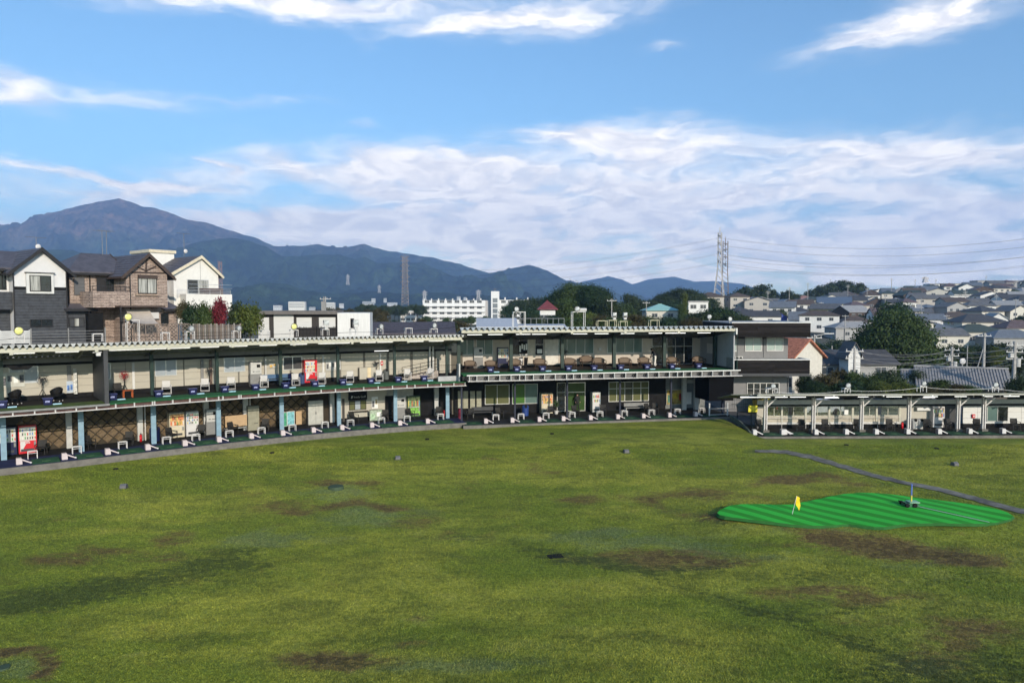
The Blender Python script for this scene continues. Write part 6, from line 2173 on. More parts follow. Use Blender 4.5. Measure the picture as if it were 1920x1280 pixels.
def grey_house():
    h = House('house', 'dark grey house with white gable at the left picture edge', 'house', H1, 14, ZT, 3)
    uL, ze = hit(H1, 26, 505, 0)
    uR = hit(H1, 123, 505, 0)[0]
    up, zp = hit(H1, 75, 469, 0)
    zb = hit(H1, 75, 543, 0)[1]
    h.gable('wall', uL, uR, ze, zp, 0, 8.5, ZT - .3, mat('white_siding', (.60, .60, .61), .7, var=.04), over=.5, up=up)
    h.blk('lower_cladding', uL - .03, uR + .03, -.04, -.001, ZT - .3, zb, GSIDE)
    h.blk('lower_cladding', uR + .001, uR + .04, -.04, 8.5, ZT - .3, zb, GSIDE)
    h.blk('belt', uL - .04, uR + .05, -.06, -.041, zb - .02, zb + .22, BLACK)
    # receding left part
    h.blk('left_wall', uL - 9, uL - .02, 1.2, 8.4, ZT - .3, ze - .05, mat('white_siding', (1, 1, 1)))
    h.blk('left_cladding', uL - 9, uL - .02, 1.14, 1.199, ZT - .3, zb - .2, GSIDE)
    h.blk('balcony', uL - 9, uL - .06, .3, 1.0, zb - 1.6, zb - .2, GSIDE)
    Mx = H1.M(0)
    h.add('left_roof', s_tr(MB().prism([(0.3, ze - .02), (4.6, zp - .05), (4.6, zp + .1), (.3, ze + .14)], 'x', uL - 9.2, up - .2), Mx), SLATE)
    h.blk('left_gutter', uL - 9, uL - .52, .22, .32, ze - .12, ze + .06, FASC)
    h.win(-5, 513, 12, 543, 1.19, FASC, DPANE, 2)
    h.win(55, 517, 96, 546, -.22, FASC, [CURT, DPANE], 2)
    a, b, c, d = h.R(49, 513, 101.5, 550, -.2)
    h.blk('bay_frame', a, a + .28, -.22, -.041, c, d, WHITE)
    h.blk('bay_frame', b - .28, b, -.22, -.041, c, d, WHITE)
    h.blk('bay_frame', a + .281, b - .281, -.22, -.041, d - .2, d, WHITE)
    h.blk('bay_frame', a + .281, b - .281, -.22, -.041, c, c + .18, WHITE)
    h.blk('bay_cover', a - .08, b + .08, -.35, -.041, d + .01, d + .06, FASC)
    h.win(56, 598.5, 99, 612, -.1, FASC, DPANE, 2)
    h.win(129, 596, 158, 612, -.03, FASC, [DGREY, CURT], 3)
    # annex on the right
    a, b, c, d = h.R(118, 580, 167.5, 640, 0)
    h.blk('annex_wall', uR + .05, b, .01, 5, ZT - .3, d, GSIDE)
    h.lean('annex_roof', uR - .25, b + .45, -.5, 3.0, d, d + 1.15)
    for px, w in ((24.5, .07), (124, .07)):
        u, z = hit(H1, px, 510, -.1)
        h.add('downpipe', MB().tube(H1.pt(u, -.1, z), H1.pt(u, -.1, ZT), w * .7), FASC)
    antenna('tv antenna with small dish on the grey and white house', H1, 67.5, 445, 470, 2.5, True)
grey_house()
H2 = hline(275, 62, (.62, .78))
def brick_house():
    h = House('house', 'tan brick house with two brown edged gables and timber framed peak', 'house', H2, 14, ZT, 3)
    uL, ze = hit(H2, 236, 512, 0)
    uR = hit(H2, 313, 512, 0)[0]
    up, zp = hit(H2, 275, 479, 0)
    h.gable('wall', uL, uR, ze, zp, 0, 7, ZT - .3, BRICK, over=.5, up=up, fas=BROWNF)
    # timber in the gable
    for (x0, y0), (x1, y1) in (((275, 484), (274, 509)), ((256, 499), (274, 508)), ((293, 499), (274, 508)), ((239, 510.5), (312, 511.5))):
        a, b = hit(H2, x0, y0, -.05), hit(H2, x1, y1, -.05)
        h.add('timber', MB().beam(H2.pt(a[0], -.03, a[1]), H2.pt(b[0], -.03, b[1]), .05, .13), BROWNF)
    h.win(258, 521, 294, 550, -.1, FASC, CURT, 2)
    a, b, c, d = h.R(253, 514, 297, 552.5, -.05)
    h.blk('shutter_box', a + .25, b - .12, -.26, -.002, d - .42, d - .12, BROWNF)
    h.blk('window_ledge', a, b, -.2, -.002, c - .05, c + .06, mat('tan_trim', (.36, .27, .21), .7))
    # second gable to the left, set back
    t2 = 2.6
    u2L, ze2 = hit(H2, 130, 511, t2)
    u2R = hit(H2, 236, 512, t2)[0]
    up2, zp2 = hit(H2, 227, 476, t2)
    Mx = H2.M(0)
    h.blk('left_wall', u2L, uL - .02, t2, 8.5, ZT - .3, ze2, BRICK)
    ul = hit(H2, 152, 482, t2 + 3.6)[0]
    lr = MB()
    for dz in (0, .15):
        lr.v += [(u2L - .3, t2 - .5, ze2 - .03 + dz), (up2 + .5, t2 - .5, ze2 - .03 + dz), (up2 + .5, t2 + 3.6, zp2 + dz), (ul, t2 + 3.6, zp2 + dz), (up2 + .5, t2 + 7.5, ze2 + dz), (u2L - .3, t2 + 7.5, ze2 + dz)]
        q = len(lr.v) - 6
        for f in ((0, 1, 2, 3), (3, 2, 4, 5), (0, 3, 5)):
            lr.face([q + w for w in f])
    lr.quad(lr.v[0], lr.v[1], lr.v[7], lr.v[6])
    h.add('left_roof', s_tr(lr, Mx), SLATE)
    h.add('left_verge', s_tr(MB().prism([(t2 - .55, ze2 - .16), (t2 + 3.6, zp2 - .12), (t2 + 3.6, zp2 + .22), (t2 - .55, ze2 + .18)], 'x', up2 + .501, up2 + .56), Mx), BROWNF)
    h.blk('left_gutter', u2L - .4, uL - .55, t2 - .62, t2 - .51, ze2 - .18, ze2, FASC)
    a, b, c, d = h.R(138, 521, 158, 553, t2)
    h.blk('shutter', a, b, t2 - .12, t2 - .002, c, d, mat('shutter_grey', (.10, .10, .105), .6, stretch=(.3, .3, 14), var=.3))
    # middle recess with balcony
    a, b, c, d = h.R(186, 520, 215, 546, 2.0)
    h.blk('recess', a, b, 2.45, 2.595, c, d, FASC)
    h.win(197, 522, 214, 546, 2.44, FASC, DPANE, 2)
    a, b, c, d = h.R(170, 547, 240, 574, .2)
    h.blk('balcony', a, b, -.25, 2.4, c - .1, d, BRICK)
    rl = MB()
    for i in range(9):
        u = a + (b - a) * i / 8
        rl.tube(H2.pt(u, -.2, d), H2.pt(u, -.2, d + .42), .016)
    rl.tube(H2.pt(a, -.2, d + .42), H2.pt(b, -.2, d + .42), .025).tube(H2.pt(a, -.2, d + .12), H2.pt(b, -.2, d + .12), .02)
    h.add('balcony_rail', rl, FASC)
    a, b, c, d = h.R(216, 572, 300, 576, -.3)
    h.blk('canopy', a, b, -1.3, -.003, c, c + .15, BROWNF)
    for px in (224, 226):
        u, z = hit(H2, px, 578, -1.2)
    h.add('canopy_post', MB().box(-.06, .06, -.06, .06, ZT - .3, c, H2.M(u, -1.2)), FASC)
    h.win(301, 587, 316, 610, -.04, FASC, DPANE, 1)
    a, b, c, d = h.R(169, 587, 198, 632, .6)
    h.blk('garage_opening', a, b, 1.0, 2.59, ZT - .3, d, BLACK)
    # annex roof on the right
    a, b, c, d = h.R(304, 575, 340, 580, -.2)
    h.blk('annex_wall', uR + .02, hit(H2, 333, 580, 0)[0], .02, 3.5, ZT - .3, c, BRICK)
    h.lean('annex_roof', a, b, -.55, 2.2, c, c + .95)
    for px in (168, 243.5):
        u, z = hit(H2, px, 516, -.1 if px > 200 else t2 - .1)
        tt = -.1 if px > 200 else t2 - .1
        h.add('downpipe', MB().tube(H2.pt(u, tt, z), H2.pt(u, tt, ZT), .05), FASC)
    antenna('tall tv antenna on the left roof of the tan brick house', H2, 191, 433, 478, 6)
    antenna('second shorter tv antenna on the tan brick house', H2, 199, 433, 478, 7)
    # sail awning
    r = thing('sail_awning', 'beige cloth awning slung from the tan brick house', 'awning')
    A = [H2.pt(*[hit(H2, x, y, t)[0], t, hit(H2, x, y, t)[1]]) for x, y, t in ((236, 580, -.2), (279, 577, -.2), (297, 606, -2.2), (250, 604, -2.4))]
    r.location = A[3]
    b = MB()
    n = 8
    P = [[A[0].lerp(A[1], i / n).lerp(A[3].lerp(A[2], i / n), j / n) - A[3] - Vector((0, 0, .22 * math.sin(math.pi * j / n) + .10 * math.sin(math.pi * i / n))) for i in range(n + 1)] for j in range(n + 1)]
    for j in range(n):
        for i in range(n):
            b.quad(P[j][i], P[j][i + 1], P[j + 1][i + 1], P[j + 1][i])
    part('cloth', b, mat('beige_cloth', (.42, .37, .33), .9, var=.08), r, smooth=True)
    part('rope', MB().tube(A[2] - A[3], A[2] - A[3] + Vector((.5, -.5, -.6)), .015).tube((0, 0, 0), (-.3, -.5, -.8), .015), WPLAS, r)
    u, z = hit(H2, 289, 592, -.3)
    one('outdoor_unit', MB().box(-.4, .4, -.15, .15, 0, .55), WPLAS, 'white air conditioner box on the tan brick wall beside the awning', 'air conditioner', H2.pt(u, -.2, z - .25), H2.ang(u))
brick_house()
H3 = hline(375, 70, (.62, .78))
def white_house():
    h = House('house', 'white gabled house with rooftop room and wide balcony', 'house', H3, 14, ZT, 3)
    uL, ze = hit(H3, 325, 512, 0)
    uR = hit(H3, 409, 506, 0)[0]
    up, zp = hit(H3, 375, 483, 0)
    wm = mat('white_render', (.66, .65, .62), .7, var=.04, dirt=.08)
    h.gable('wall', uL, uR, ze, zp, 0, 8, ZT - .3, wm, over=.35, up=up, fas=PALEF)
    h.blk('wall_joint', up - .015, up + .015, -.012, -.001, ZT, zp - .4, MGREY)
    h.win(350.5, 525, 391, 551, -.06, SILVER, [DPANE, CURT], 2)
    a, b, c, d = h.R(346, 552, 432.5, 580, -.9)
    h.blk('balcony', a, b, -1.2, -.002, c - .2, d, wm)
    rl = MB()
    for z in (.12, .26, .4):
        rl.tube(H3.pt(a - .8, -1.1, d + z), H3.pt(b - .1, -1.1, d + z), .02)
    for i in range(6):
        u = a - .8 + (b - a + .7) * i / 5
        rl.tube(H3.pt(u, -1.1, d), H3.pt(u, -1.1, d + .4), .02)
    h.add('balcony_rail', rl, SILVER)
    h.blk('left_wall', hit(H3, 313, 560, 0)[0], uL - .01, .8, 6, ZT - .3, ze - .6, mat('grey_render2', (.33, .33, .34), .7))
    a, b, c, d = h.R(281, 475, 316, 500, 5.0)
    h.blk('roof_room', a, b + .6, 5.0, 9, ze, d, wm)
    h.blk('roof_room_cornice', a - .15, b + .75, 4.85, 9.15, d, d + .3, PALEF)
    h.blk('lower_wall', b + .5, uR, -.9, -.01, ZT - .3, c - 2.2, mat('brown_tiles', (.13, .09, .08), .8))
    po = MB()
    for z in (.0, .35):
        po.tube(H3.pt(uL + 1, -1.0, hit(H3, 370, 533, -1)[1] - z), H3.pt(uR + .9, -1.0, hit(H3, 370, 533, -1)[1] - z), .018)
    h.add('drying_pole', po, SILVER)
    antenna('tv antenna with round dishes on the white gabled house', H3, 344.5, 438, 485, 5, True)
white_house()
def mast():
    p = aty(412, 490, 80)
    r = thing('lattice_mast', 'thin red and white lattice mast behind the white gabled house', 'mast', (p.x, p.y, ZT))
    b = MB()
    h = p.z - ZT
    for i in range(3):
        a = i * 2.094
        b.tube((.28 * math.cos(a), .28 * math.sin(a), 0), (.2 * math.cos(a), .2 * math.sin(a), h), .02)
    for k in range(14):
        z = h * k / 14
        for i in range(3):
            a, c = i * 2.094, (i + 1) * 2.094
            b.tube((.25 * math.cos(a), .25 * math.sin(a), z), (.25 * math.cos(c), .25 * math.sin(c), z + h / 14), .012, n=4)
    part('lattice', b, mat('faded_red_steel', (.35, .22, .20), .6), r)
mast()
# fences along the edge of the terrace
FL = LW
def fence_slats(label, x0, x1, ya, yb, t, m, n, vertical=False, pm=None, gap=.35, name='slat'):
    a, b, c, d = rect(FL, t, x0, ya, x1, yb)
    um = (a + b) / 2
    c = max(c, ZT - .4) if c > ZT else c
    o = FL.pt(um, t, c)
    r = thing('fence', label, 'fence', o)
    if vertical:
        w = (b - a) / n
        for i in range(n):
            u = a + w * (i + .5)
            h = (d - c) * RD.uniform(.93, 1.05)
            part(name, MB().box(-w * (1 - gap) / 2, w * (1 - gap) / 2, -.015, .015, 0, h), m[i % len(m)], r, tuple(FL.pt(u, t, c) - o), FL.ang(u))
        part('rail', FL.bar(MB(), a, b, t + .02, t + .06, c + (d - c) * .7, c + (d - c) * .7 + .07), m[0], r, tuple(-o))
    else:
        h = (d - c) / n
        for i in range(n):
            part(name, FL.bar(MB(), a, b, t, t + .03, c + h * i, c + h * i + h * (1 - gap)), m[i % len(m)], r, tuple(-o))
    np_ = max(2, int((b - a) / 2))
    for i in range(np_ + 1):
        u = a + (b - a) * i / np_
        part('post', MB().box(-.035, .035, .061, .12, -.3, d - c + .03), pm or m[0], r, tuple(FL.pt(u, t, c) - o), FL.ang(u))
    return r
fence_slats('pale grey slatted fence at the left picture edge on the terrace', -60, 56, 621, 643, 6.6, [LGREY], 6, gap=.12)
fence_slats('thin grey mesh fence in front of the dark grey house', 58, 198, 617, 640, 6.6, [MGREY], 5, gap=.88, name='rail')
g1, g2, g3 = mat('old_wood_a', (.15, .12, .10), .9, var=.3), mat('old_wood_b', (.20, .18, .165), .9, var=.3), mat('old_wood_c', (.10, .085, .075), .9, var=.3)
fence_slats('weathered upright board fence behind the red maple', 357, 452, 608, 634, 6.8, [g1, g2, g3], 26, True, gap=.12, name='board')
fence_slats('black railing fence before the flat roofed house', 555, 632, 613, 630, 7.2, [BLACK], 30, True, gap=.5, name='bar')
def lattice_fence():
    a, b, c, d = rect(FL, 6.7, 229, 609, 357, 638)
    o = FL.pt((a + b) / 2, 6.7, c)
    r = thing('lattice_fence', 'brown diamond lattice fence below the beige awning', 'fence', o)
    n = 6
    for i in range(n):
        ua, ub = a + (b - a) * i / n, a + (b - a) * (i + 1) / n
        M_ = FL.M((ua + ub) / 2, 6.7, c)
        M_.translation -= o
        w, h = ub - ua, d - c
        part('post', s_tr(MB().box(-w / 2 - .04, -w / 2 + .04, -.04, .04, -.3, h + .05), M_), g1, r)
        k = MB()
        for sgn in (1, -1):
            x = -w / 2 - h
            while x < w / 2 + h:
                p, q = [x, 0], [x + sgn * h, h]
                # clip to the panel
                P = []
                for e in np.linspace(0, 1, 9):
                    xx = p[0] + (q[0] - p[0]) * e
                    if -w / 2 + .04 <= xx <= w / 2 - .04:
                        P.append((xx, .008 * sgn, p[1] + (q[1] - p[1]) * e))
                if len(P) > 1:
                    k.beam(P[0], P[-1], .05, .012, (0, 1, 0))
                x += .27
        part('lattice_panel', s_tr(k, M_), [g3, g1][i % 2], r)
        part('rail', s_tr(MB().box(-w / 2 + .041, w / 2 - .041, -.03, .03, h - .02, h + .05), M_), g1, r)
lattice_fence()
H4 = hline(590, 74, (1, .16))
def flat_house():
    h = House('house', 'low flat roofed house with white garage doors and a white end block', 'house', H4, 12, ZT - 1, 3)
    a, b, c, d = h.R(484, 583, 632, 640, 0)
    wz = ZT - 1.2
    h.blk('wall', a, b, 0, 8, wz, d - .35, mat('dark_brown_wall', (.032, .028, .027), .7))
    h.blk('roof', a - .5, b + .1, -.7, 8.3, d - .349, d + .02, mat('flat_roof', (.12, .11, .105), .7))
    for x0, y0, x1, y1, m, lb in ((513, 590, 551, 634, mat('white_shutter', (.52, .52, .51), .6, stretch=(.3, .3, 16), var=.12), 0), (556, 595, 584.5, 614, mat('white_shutter', (1, 1, 1)), 0), (598, 595, 629, 614, mat('white_shutter', (1, 1, 1)), 0), (484, 595, 505, 634, mat('white_shutter', (1, 1, 1)), 0)):
        q = h.R(x0, y0, x1, y1, -.06)
        h.blk('garage_door', q[0], q[1], -.08, -.001, q[2], q[3], m)
    q = h.R(632.5, 586.5, 694, 632, -.4)
    h.blk('end_block', q[0], q[1], -.4, 7.5, wz, q[3], mat('white_panel_wall', (.60, .60, .59), .6, stretch=(3, 3, .3), var=.06))
    q = h.R(657, 597, 664, 615, -.45)
    h.blk('dark_slot', q[0], q[1], -.44, -.401, q[2], q[3], BLACK)
    u, z = hit(H4, 607, 571, 3)
    h.add('roof_unit', MB().box(-.25, .25, -.2, .2, 0, 1.0, H4.M(u, 3, d + .02)).box(-.05, .05, -.05, .05, 1.0, 1.5, H4.M(u, 3, d + .02)), MGREY)
    q = h.R(541, 565, 571, 580, 40)
flat_house()
def low_tiled():
    ln = hline(790, 84, (1, .12))
    h = House('house', 'low house with a long dark purple tiled roof behind the left wing end', 'house', ln, 14, 2, 3)
    a, b, c, d = h.R(692, 606, 855, 640, 0)
    h.blk('wall', a + .4, b - .6, .8, 7, 1.5, c + .6, CREAM)
    Mx = ln.M(0)
    zr, ze = hit(ln, 770, 606, 4)[1], hit(ln, 770, 627, 0)[1]
    h.add('roof', s_tr(MB().prism([(0, ze), (4, zr), (8, ze), (8, ze + .15), (4, zr + .17), (0, ze + .15)], 'x', a, b), Mx), mat('purple_tiles', (.070, .062, .075), .6, var=.3, stretch=(1, 1, 1), bump=.5))
    k = MB()
    n = 40
    for i in range(n):
        u = a + (b - a) * (i + .5) / n
        k.beam(ln.pt(u, 0, ze + .17), ln.pt(u, 4, zr + .19), .06, .05)
    h.add('tile_rib', k, mat('purple_tiles', (1, 1, 1)))['kind'] = 'stuff'
    ln2 = hline(980, 86, (1, .05))
    h = House('workshop', 'workshop with a pale metal roof behind the middle building', 'building', ln2, 14, 1, 3)
    a, b, c, d = h.R(893, 610, 1066, 640, 0)
    a2, b2, c2, d2 = h.R(905, 598, 973, 612, 5)
    h.blk('wall', a + .5, b - .5, .6, 7, .5, c + 1.9, LGREY)
    zr, ze = hit(ln2, 940, 598, 4)[1], hit(ln2, 940, 614, 0)[1]
    um = hit(ln2, 970, 600, 2)[0]
    h.add('roof', s_tr(MB().prism([(0, ze), (4, zr), (8, ze), (8, ze + .1), (4, zr + .12), (0, ze + .1)], 'x', a, um), ln2.M(0)), mat('pale_metal_roof', (.42, .44, .48), .5, metal=.2, var=.08, stretch=(5, .2, .2)))
    h.add('lower_roof', s_tr(MB().prism([(0.2, ze - .3), (4, zr - .75), (8, ze - .3), (8, ze - .2), (4, zr - .63), (0.2, ze - .2)], 'x', um + .05, b), ln2.M(0)), mat('pale_metal_roof', (1, 1, 1)))
    rl = MB()
    for i in range(9):
        u = um + .3 + (b - um - .6) * i / 8
        rl.tube(ln2.pt(u, 2, ze - .2), ln2.pt(u, 2, zr + .15), .025)
    rl.tube(ln2.pt(um + .3, 2, zr + .1), ln2.pt(b - .3, 2, zr + .1), .025)
    h.add('roof_rail', rl, GALV)
low_tiled()

# ------------------------------------------------------------------ houses, generic: wall, roof and windows
ROOFS = {'grey': mat('roof_grey', (.115, .115, .12), .6, var=.25, scale=1.2, bump=.4), 'dark grey': mat('roof_dark', (.058, .058, .064), .6, var=.2, scale=1.2, bump=.4), 'brown': mat('roof_brown', (.085, .065, .055), .65, var=.2, scale=1.2, bump=.4),
         'bluish': mat('roof_blue_grey', (.13, .145, .17), .5, var=.15, scale=1.2), 'mauve': mat('roof_mauve', (.11, .082, .085), .65, var=.2, scale=1.2), 'pale grey': mat('roof_pale', (.27, .27, .275), .6, var=.12, scale=1.2), 'dark green': mat('roof_green', (.05, .065, .058), .6, var=.2),
         'turquoise': mat('roof_turquoise', (.24, .44, .42), .5, var=.1), 'red': mat('roof_red', (.15, .04, .045), .6, var=.2), 'pink': mat('roof_pink', (.30, .17, .15), .6, var=.2), 'blue': mat('roof_bright_blue', (.03, .08, .24), .5, var=.2), 'orange': mat('roof_orange', (.36, .14, .085), .7, var=.35, scale=4, bump=.6), 'solar': mat('roof_solar', (.085, .115, .17), .25, spec=.6)}
WALLS = {'white': mat('wall_white', (.62, .62, .61), .8, var=.06, dirt=.15), 'cream': mat('wall_cream', (.52, .50, .45), .8, var=.06, dirt=.15), 'beige': mat('wall_beige', (.40, .375, .34), .8, var=.06, dirt=.15), 'grey': mat('wall_grey', (.31, .31, .31), .8, var=.08, dirt=.15), 'brown': mat('wall_brown', (.07, .052, .045), .8, var=.15),
         'mint': mat('wall_mint', (.36, .55, .48), .8, var=.05), 'yellow': mat('wall_yellow', (.60, .54, .30), .8, var=.05), 'black': mat('wall_blackish', (.03, .03, .033), .8), 'deep blue': mat('wall_blue', (.04, .07, .34), .7)}
WINM = MB()
WINM.box(-.5, .5, -.03, 0, 0, 1)
WIN_FR = WINM.mesh('window', mat('window_frame_grey', (.35, .35, .36), .5))
WP = MB().box(-.44, -.03, -.042, -.031, .07, .93).box(.03, .44, -.042, -.031, .07, .93)
WIN_P = WP.mesh('pane', mat('house_pane', (.05, .06, .07), .08, spec=.7, var=.5, scale=.6))
def house(label, loc, rz, w, d, h, roof, rc, wc, rise=1.7, over=.55, wins=((-.25, 1), (.25, 1)), storeys=2, group=None, name='house', side=True):
    r = thing(name, label, 'house', loc, rz, group)
    W_, RM = WALLS[wc], ROOFS[rc]
    zb = -2.5
    if roof == 'gable_x':       # ridge along x, gables at the sides
        part('wall', MB().prism([(-d / 2, zb), (d / 2, zb), (d / 2, h), (0, h + rise), (-d / 2, h)], 'x', -w / 2, w / 2), W_, r)
        sl = rise / (d / 2)
        e = d / 2 + over
        part('roof', MB().prism([(-e, h - sl * over), (0, h + rise), (e, h - sl * over), (e, h - sl * over + .18), (0, h + rise + .2), (-e, h - sl * over + .18)], 'x', -w / 2 - over * .7, w / 2 + over * .7), RM, r)
    elif roof == 'gable_y':     # gable towards the viewer
        part('wall', MB().prism([(-w / 2, zb), (w / 2, zb), (w / 2, h), (0, h + rise), (-w / 2, h)], 'y', -d / 2, d / 2), W_, r)
        sl = rise / (w / 2)
        e = w / 2 + over
        part('roof', MB().prism([(-e, h - sl * over), (0, h + rise + .02), (e, h - sl * over), (e, h - sl * over + .18), (0, h + rise + .2), (-e, h - sl * over + .18)], 'y', -d / 2 - over * .7, d / 2 + over * .7), RM, r)
    elif roof == 'hip':
        part('wall', MB().box(-w / 2, w / 2, -d / 2, d / 2, zb, h), W_, r)
        b = MB()
        e, f = w / 2 + over, d / 2 + over
        k = max(.1, w / 2 - d / 2)
        b.v = [(-e, -f, h - .1), (e, -f, h - .1), (e, f, h - .1), (-e, f, h - .1), (-e, -f, h + .05), (e, -f, h + .05), (e, f, h + .05), (-e, f, h + .05), (-k, 0, h + rise), (k, 0, h + rise)]
        for q in ((3, 2, 1, 0), (0, 1, 5, 4), (1, 2, 6, 5), (2, 3, 7, 6), (3, 0, 4, 7), (4, 5, 9, 8), (6, 7, 8, 9), (5, 6, 9), (7, 4, 8)):
            b.face(q)
        part('roof', b, RM, r)
        part('ridge_cap', MB().box(-k, k, -.12, .12, h + rise - .03, h + rise + .12), RM, r)
    else:
        part('wall', MB().box(-w / 2, w / 2, -d / 2, d / 2, zb, h), W_, r)
        part('roof', MB().box(-w / 2 - .15, w / 2 + .15, -d / 2 - .15, d / 2 + .15, h, h + .35), RM, r)
    for s in range(storeys):
        z = .9 + s * 2.6
        if z + 1.2 > h + .2:
            continue
        for fx, k in wins:
            o = link('window', WIN_FR, r, (fx * w, -d / 2 - .001, z), 0, (1.7 * k, 1, 1.15))
            link('pane', WIN_P, o)
        if side:
            for sx in (-1, 1):
                o = link('window', WIN_FR, r, (sx * (w / 2 + .001), 0, z), sx * math.pi / 2, (1.5, 1, 1.1))
                link('pane', WIN_P, o)
    return r
def ground_hit(px, py):
    d = ray(px, py)
    y = 62.0
    while y < 2500:
        x, z = d.x * y / d.y, HC + d.z * y / d.y
        if z <= terr(x, y):
            return Vector((x, y, terr(x, y)))
        y *= 1.004
    return Vector((d.x * y / d.y, y, terr(d.x * y / d.y, y)))
PLACED = []
def hh(label, px, ybase, wpx, roof, rc, wc, d=8, h=None, rise=1.8, rot=0.0, storeys=2, D=None, **k):
    if D:
        p = aty(px, ybase, D)
    else:
        p = ground_hit(px, ybase)
    w = wpx / 1330 * p.y
    h = h or (5.3 if storeys == 2 else 2.9)
    PLACED.append((px, p.y, wpx))
    return house(label, p, rot, w, d, h, roof, rc, wc, rise=rise, storeys=storeys, **k)
hh('mint green gabled house, left one of the pair below the pylons', 1420, 581, 26, 'gable_y', 'dark grey', 'mint', rot=-.5)
hh('mint green gabled house, right one of the pair below the pylons', 1474, 580, 24, 'gable_y', 'dark grey', 'mint', rot=.45)
hh('brown roofed house with yellow walls in front of the mint houses', 1454, 584, 62, 'hip', 'brown', 'yellow', storeys=1, h=3.4)
hh('pink roofed house right of the mint houses', 1507, 577, 34, 'hip', 'pink', 'beige')
hh('black house with sloping blue solar roof on the hill', 1563, 586, 58, 'gable_x', 'solar', 'black', rot=-.35, rise=3.0, h=5)
hh('house with grey roof and pale yellow gable on the slope', 1550, 603, 56, 'gable_x', 'grey', 'yellow', rot=-.85, d=7)
hh('house with dark roof and bright blue gable just above the clubhouse', 1420, 608, 74, 'gable_x', 'dark grey', 'white', rot=-.12, storeys=1, h=3.0)
hh('bright blue front gable porch with pale emblem above the clubhouse', 1458, 607, 28, 'gable_y', 'dark grey', 'deep blue', storeys=1, h=2.5, rise=1.7, d=4, wins=((0, .7),))
hh('house with broad pale blue roof right of the blue gable', 1512, 612, 60, 'gable_x', 'bluish', 'white', rot=-.4, storeys=1, h=2.6, rise=2.6)
hh('long low house with pale grey roof above the green bushes', 1598, 634, 84, 'hip', 'pale grey', 'grey', storeys=1, h=3.3, rise=1.9)
hh('white house with brown roof left of the large round tree', 1640, 612, 40, 'hip', 'brown', 'white')
hh('low house with a bright blue roof below the dark brown house', 1643, 601, 44, 'gable_x', 'blue', 'grey', storeys=1)
hh('dark brown house with a gable beside the white tower house', 1640, 589, 34, 'gable_y', 'dark grey', 'brown', rot=-.3, rise=2.2)
hh('grey brown house joined to the white tower house', 1672, 589, 36, 'gable_x', 'dark grey', 'grey')
hh('tall white house with a mauve roof above the large round tree', 1697, 605, 24, 'hip', 'mauve', 'white', storeys=3, h=8.2, d=6)
hh('wide beige house with a brick lower storey on the hillside', 1742, 580, 66, 'gable_x', 'grey', 'beige', wins=((-.33, 1), (0, 1), (.33, 1)))
hh('white flat topped house with four windows on the hill', 1797, 574, 60, 'flat', 'grey', 'white', wins=((-.35, .9), (-.12, .9), (.12, .9), (.35, .9)), storeys=2, h=5.2)
hh('white house with a broad low gable at the right on the hill', 1850, 574, 44, 'gable_y', 'dark grey', 'white', rise=1.9)
hh('white house with dark band roof at the right picture edge on the hill', 1897, 581, 58, 'gable_x', 'dark grey', 'white', wins=((-.3, 1), (.05, 1), (.35, 1)))
hh('house with blue grey roof and white side right above the large round tree', 1735, 617, 58, 'gable_x', 'bluish', 'white', rot=-.2, storeys=1, h=3.6)
hh('brown tiled house with beige bays in the middle of the slope', 1788, 616, 64, 'hip', 'brown', 'beige', storeys=1, h=4.2)
hh('low house with pale bluish hipped roof beside the large round tree', 1752, 634, 40, 'hip', 'bluish', 'white', storeys=1, h=3.2)
hh('house with a broad dark hipped roof on the lower right slope', 1827, 630, 84, 'hip', 'dark grey', 'cream', storeys=2, h=4.6, rise=2.6, d=10)
hh('house with dark green hipped roof on the lower right slope', 1825, 643, 80, 'hip', 'dark green', 'cream', storeys=1, h=3.5, rise=2.2, d=9)
hh('white front gabled house on the lower right slope', 1863, 628, 30, 'gable_y', 'pale grey', 'white', rot=-.25, rise=1.9)
hh('house with mauve brown roof at the right edge of the slope', 1905, 640, 70, 'hip', 'mauve', 'cream', storeys=1, h=4.2, rise=2.3)
hh('grey roofed house half hidden behind the dark hedge trees', 1770, 648, 60, 'gable_x', 'grey', 'cream', storeys=1, h=3.2)
hh('wide blue grey roofed house behind the utility poles at the right', 1890, 655, 90, 'hip', 'bluish', 'grey', storeys=1, h=3.4, rise=2.2)
hh('turquoise hip roofed house among the trees behind the middle building', 1237, 600, 58, 'hip', 'turquoise', 'cream', storeys=1, h=2.9, D=210)
hh('small white house right of the turquoise roof', 1302, 602, 36, 'flat', 'pale grey', 'white', D=200)
hh('small house with a bright red hipped roof behind the middle building', 1026, 608, 28, 'hip', 'red', 'white', D=150, d=4, h=3.2)
hh('grey hip roofed house left of the pylon foot', 1330, 579, 44, 'hip', 'brown', 'beige', D=310)
hh('grey hip roofed house right of the pylon foot', 1382, 579, 36, 'hip', 'brown', 'beige', D=310)
hh('small pale house below the pylon with blue grey roof', 1385, 598, 40, 'hip', 'dark grey', 'beige', storeys=1)
hh('grey roofed house between the yellow walled and black solar houses', 1490, 598, 56, 'hip', 'dark grey', 'grey', storeys=1)
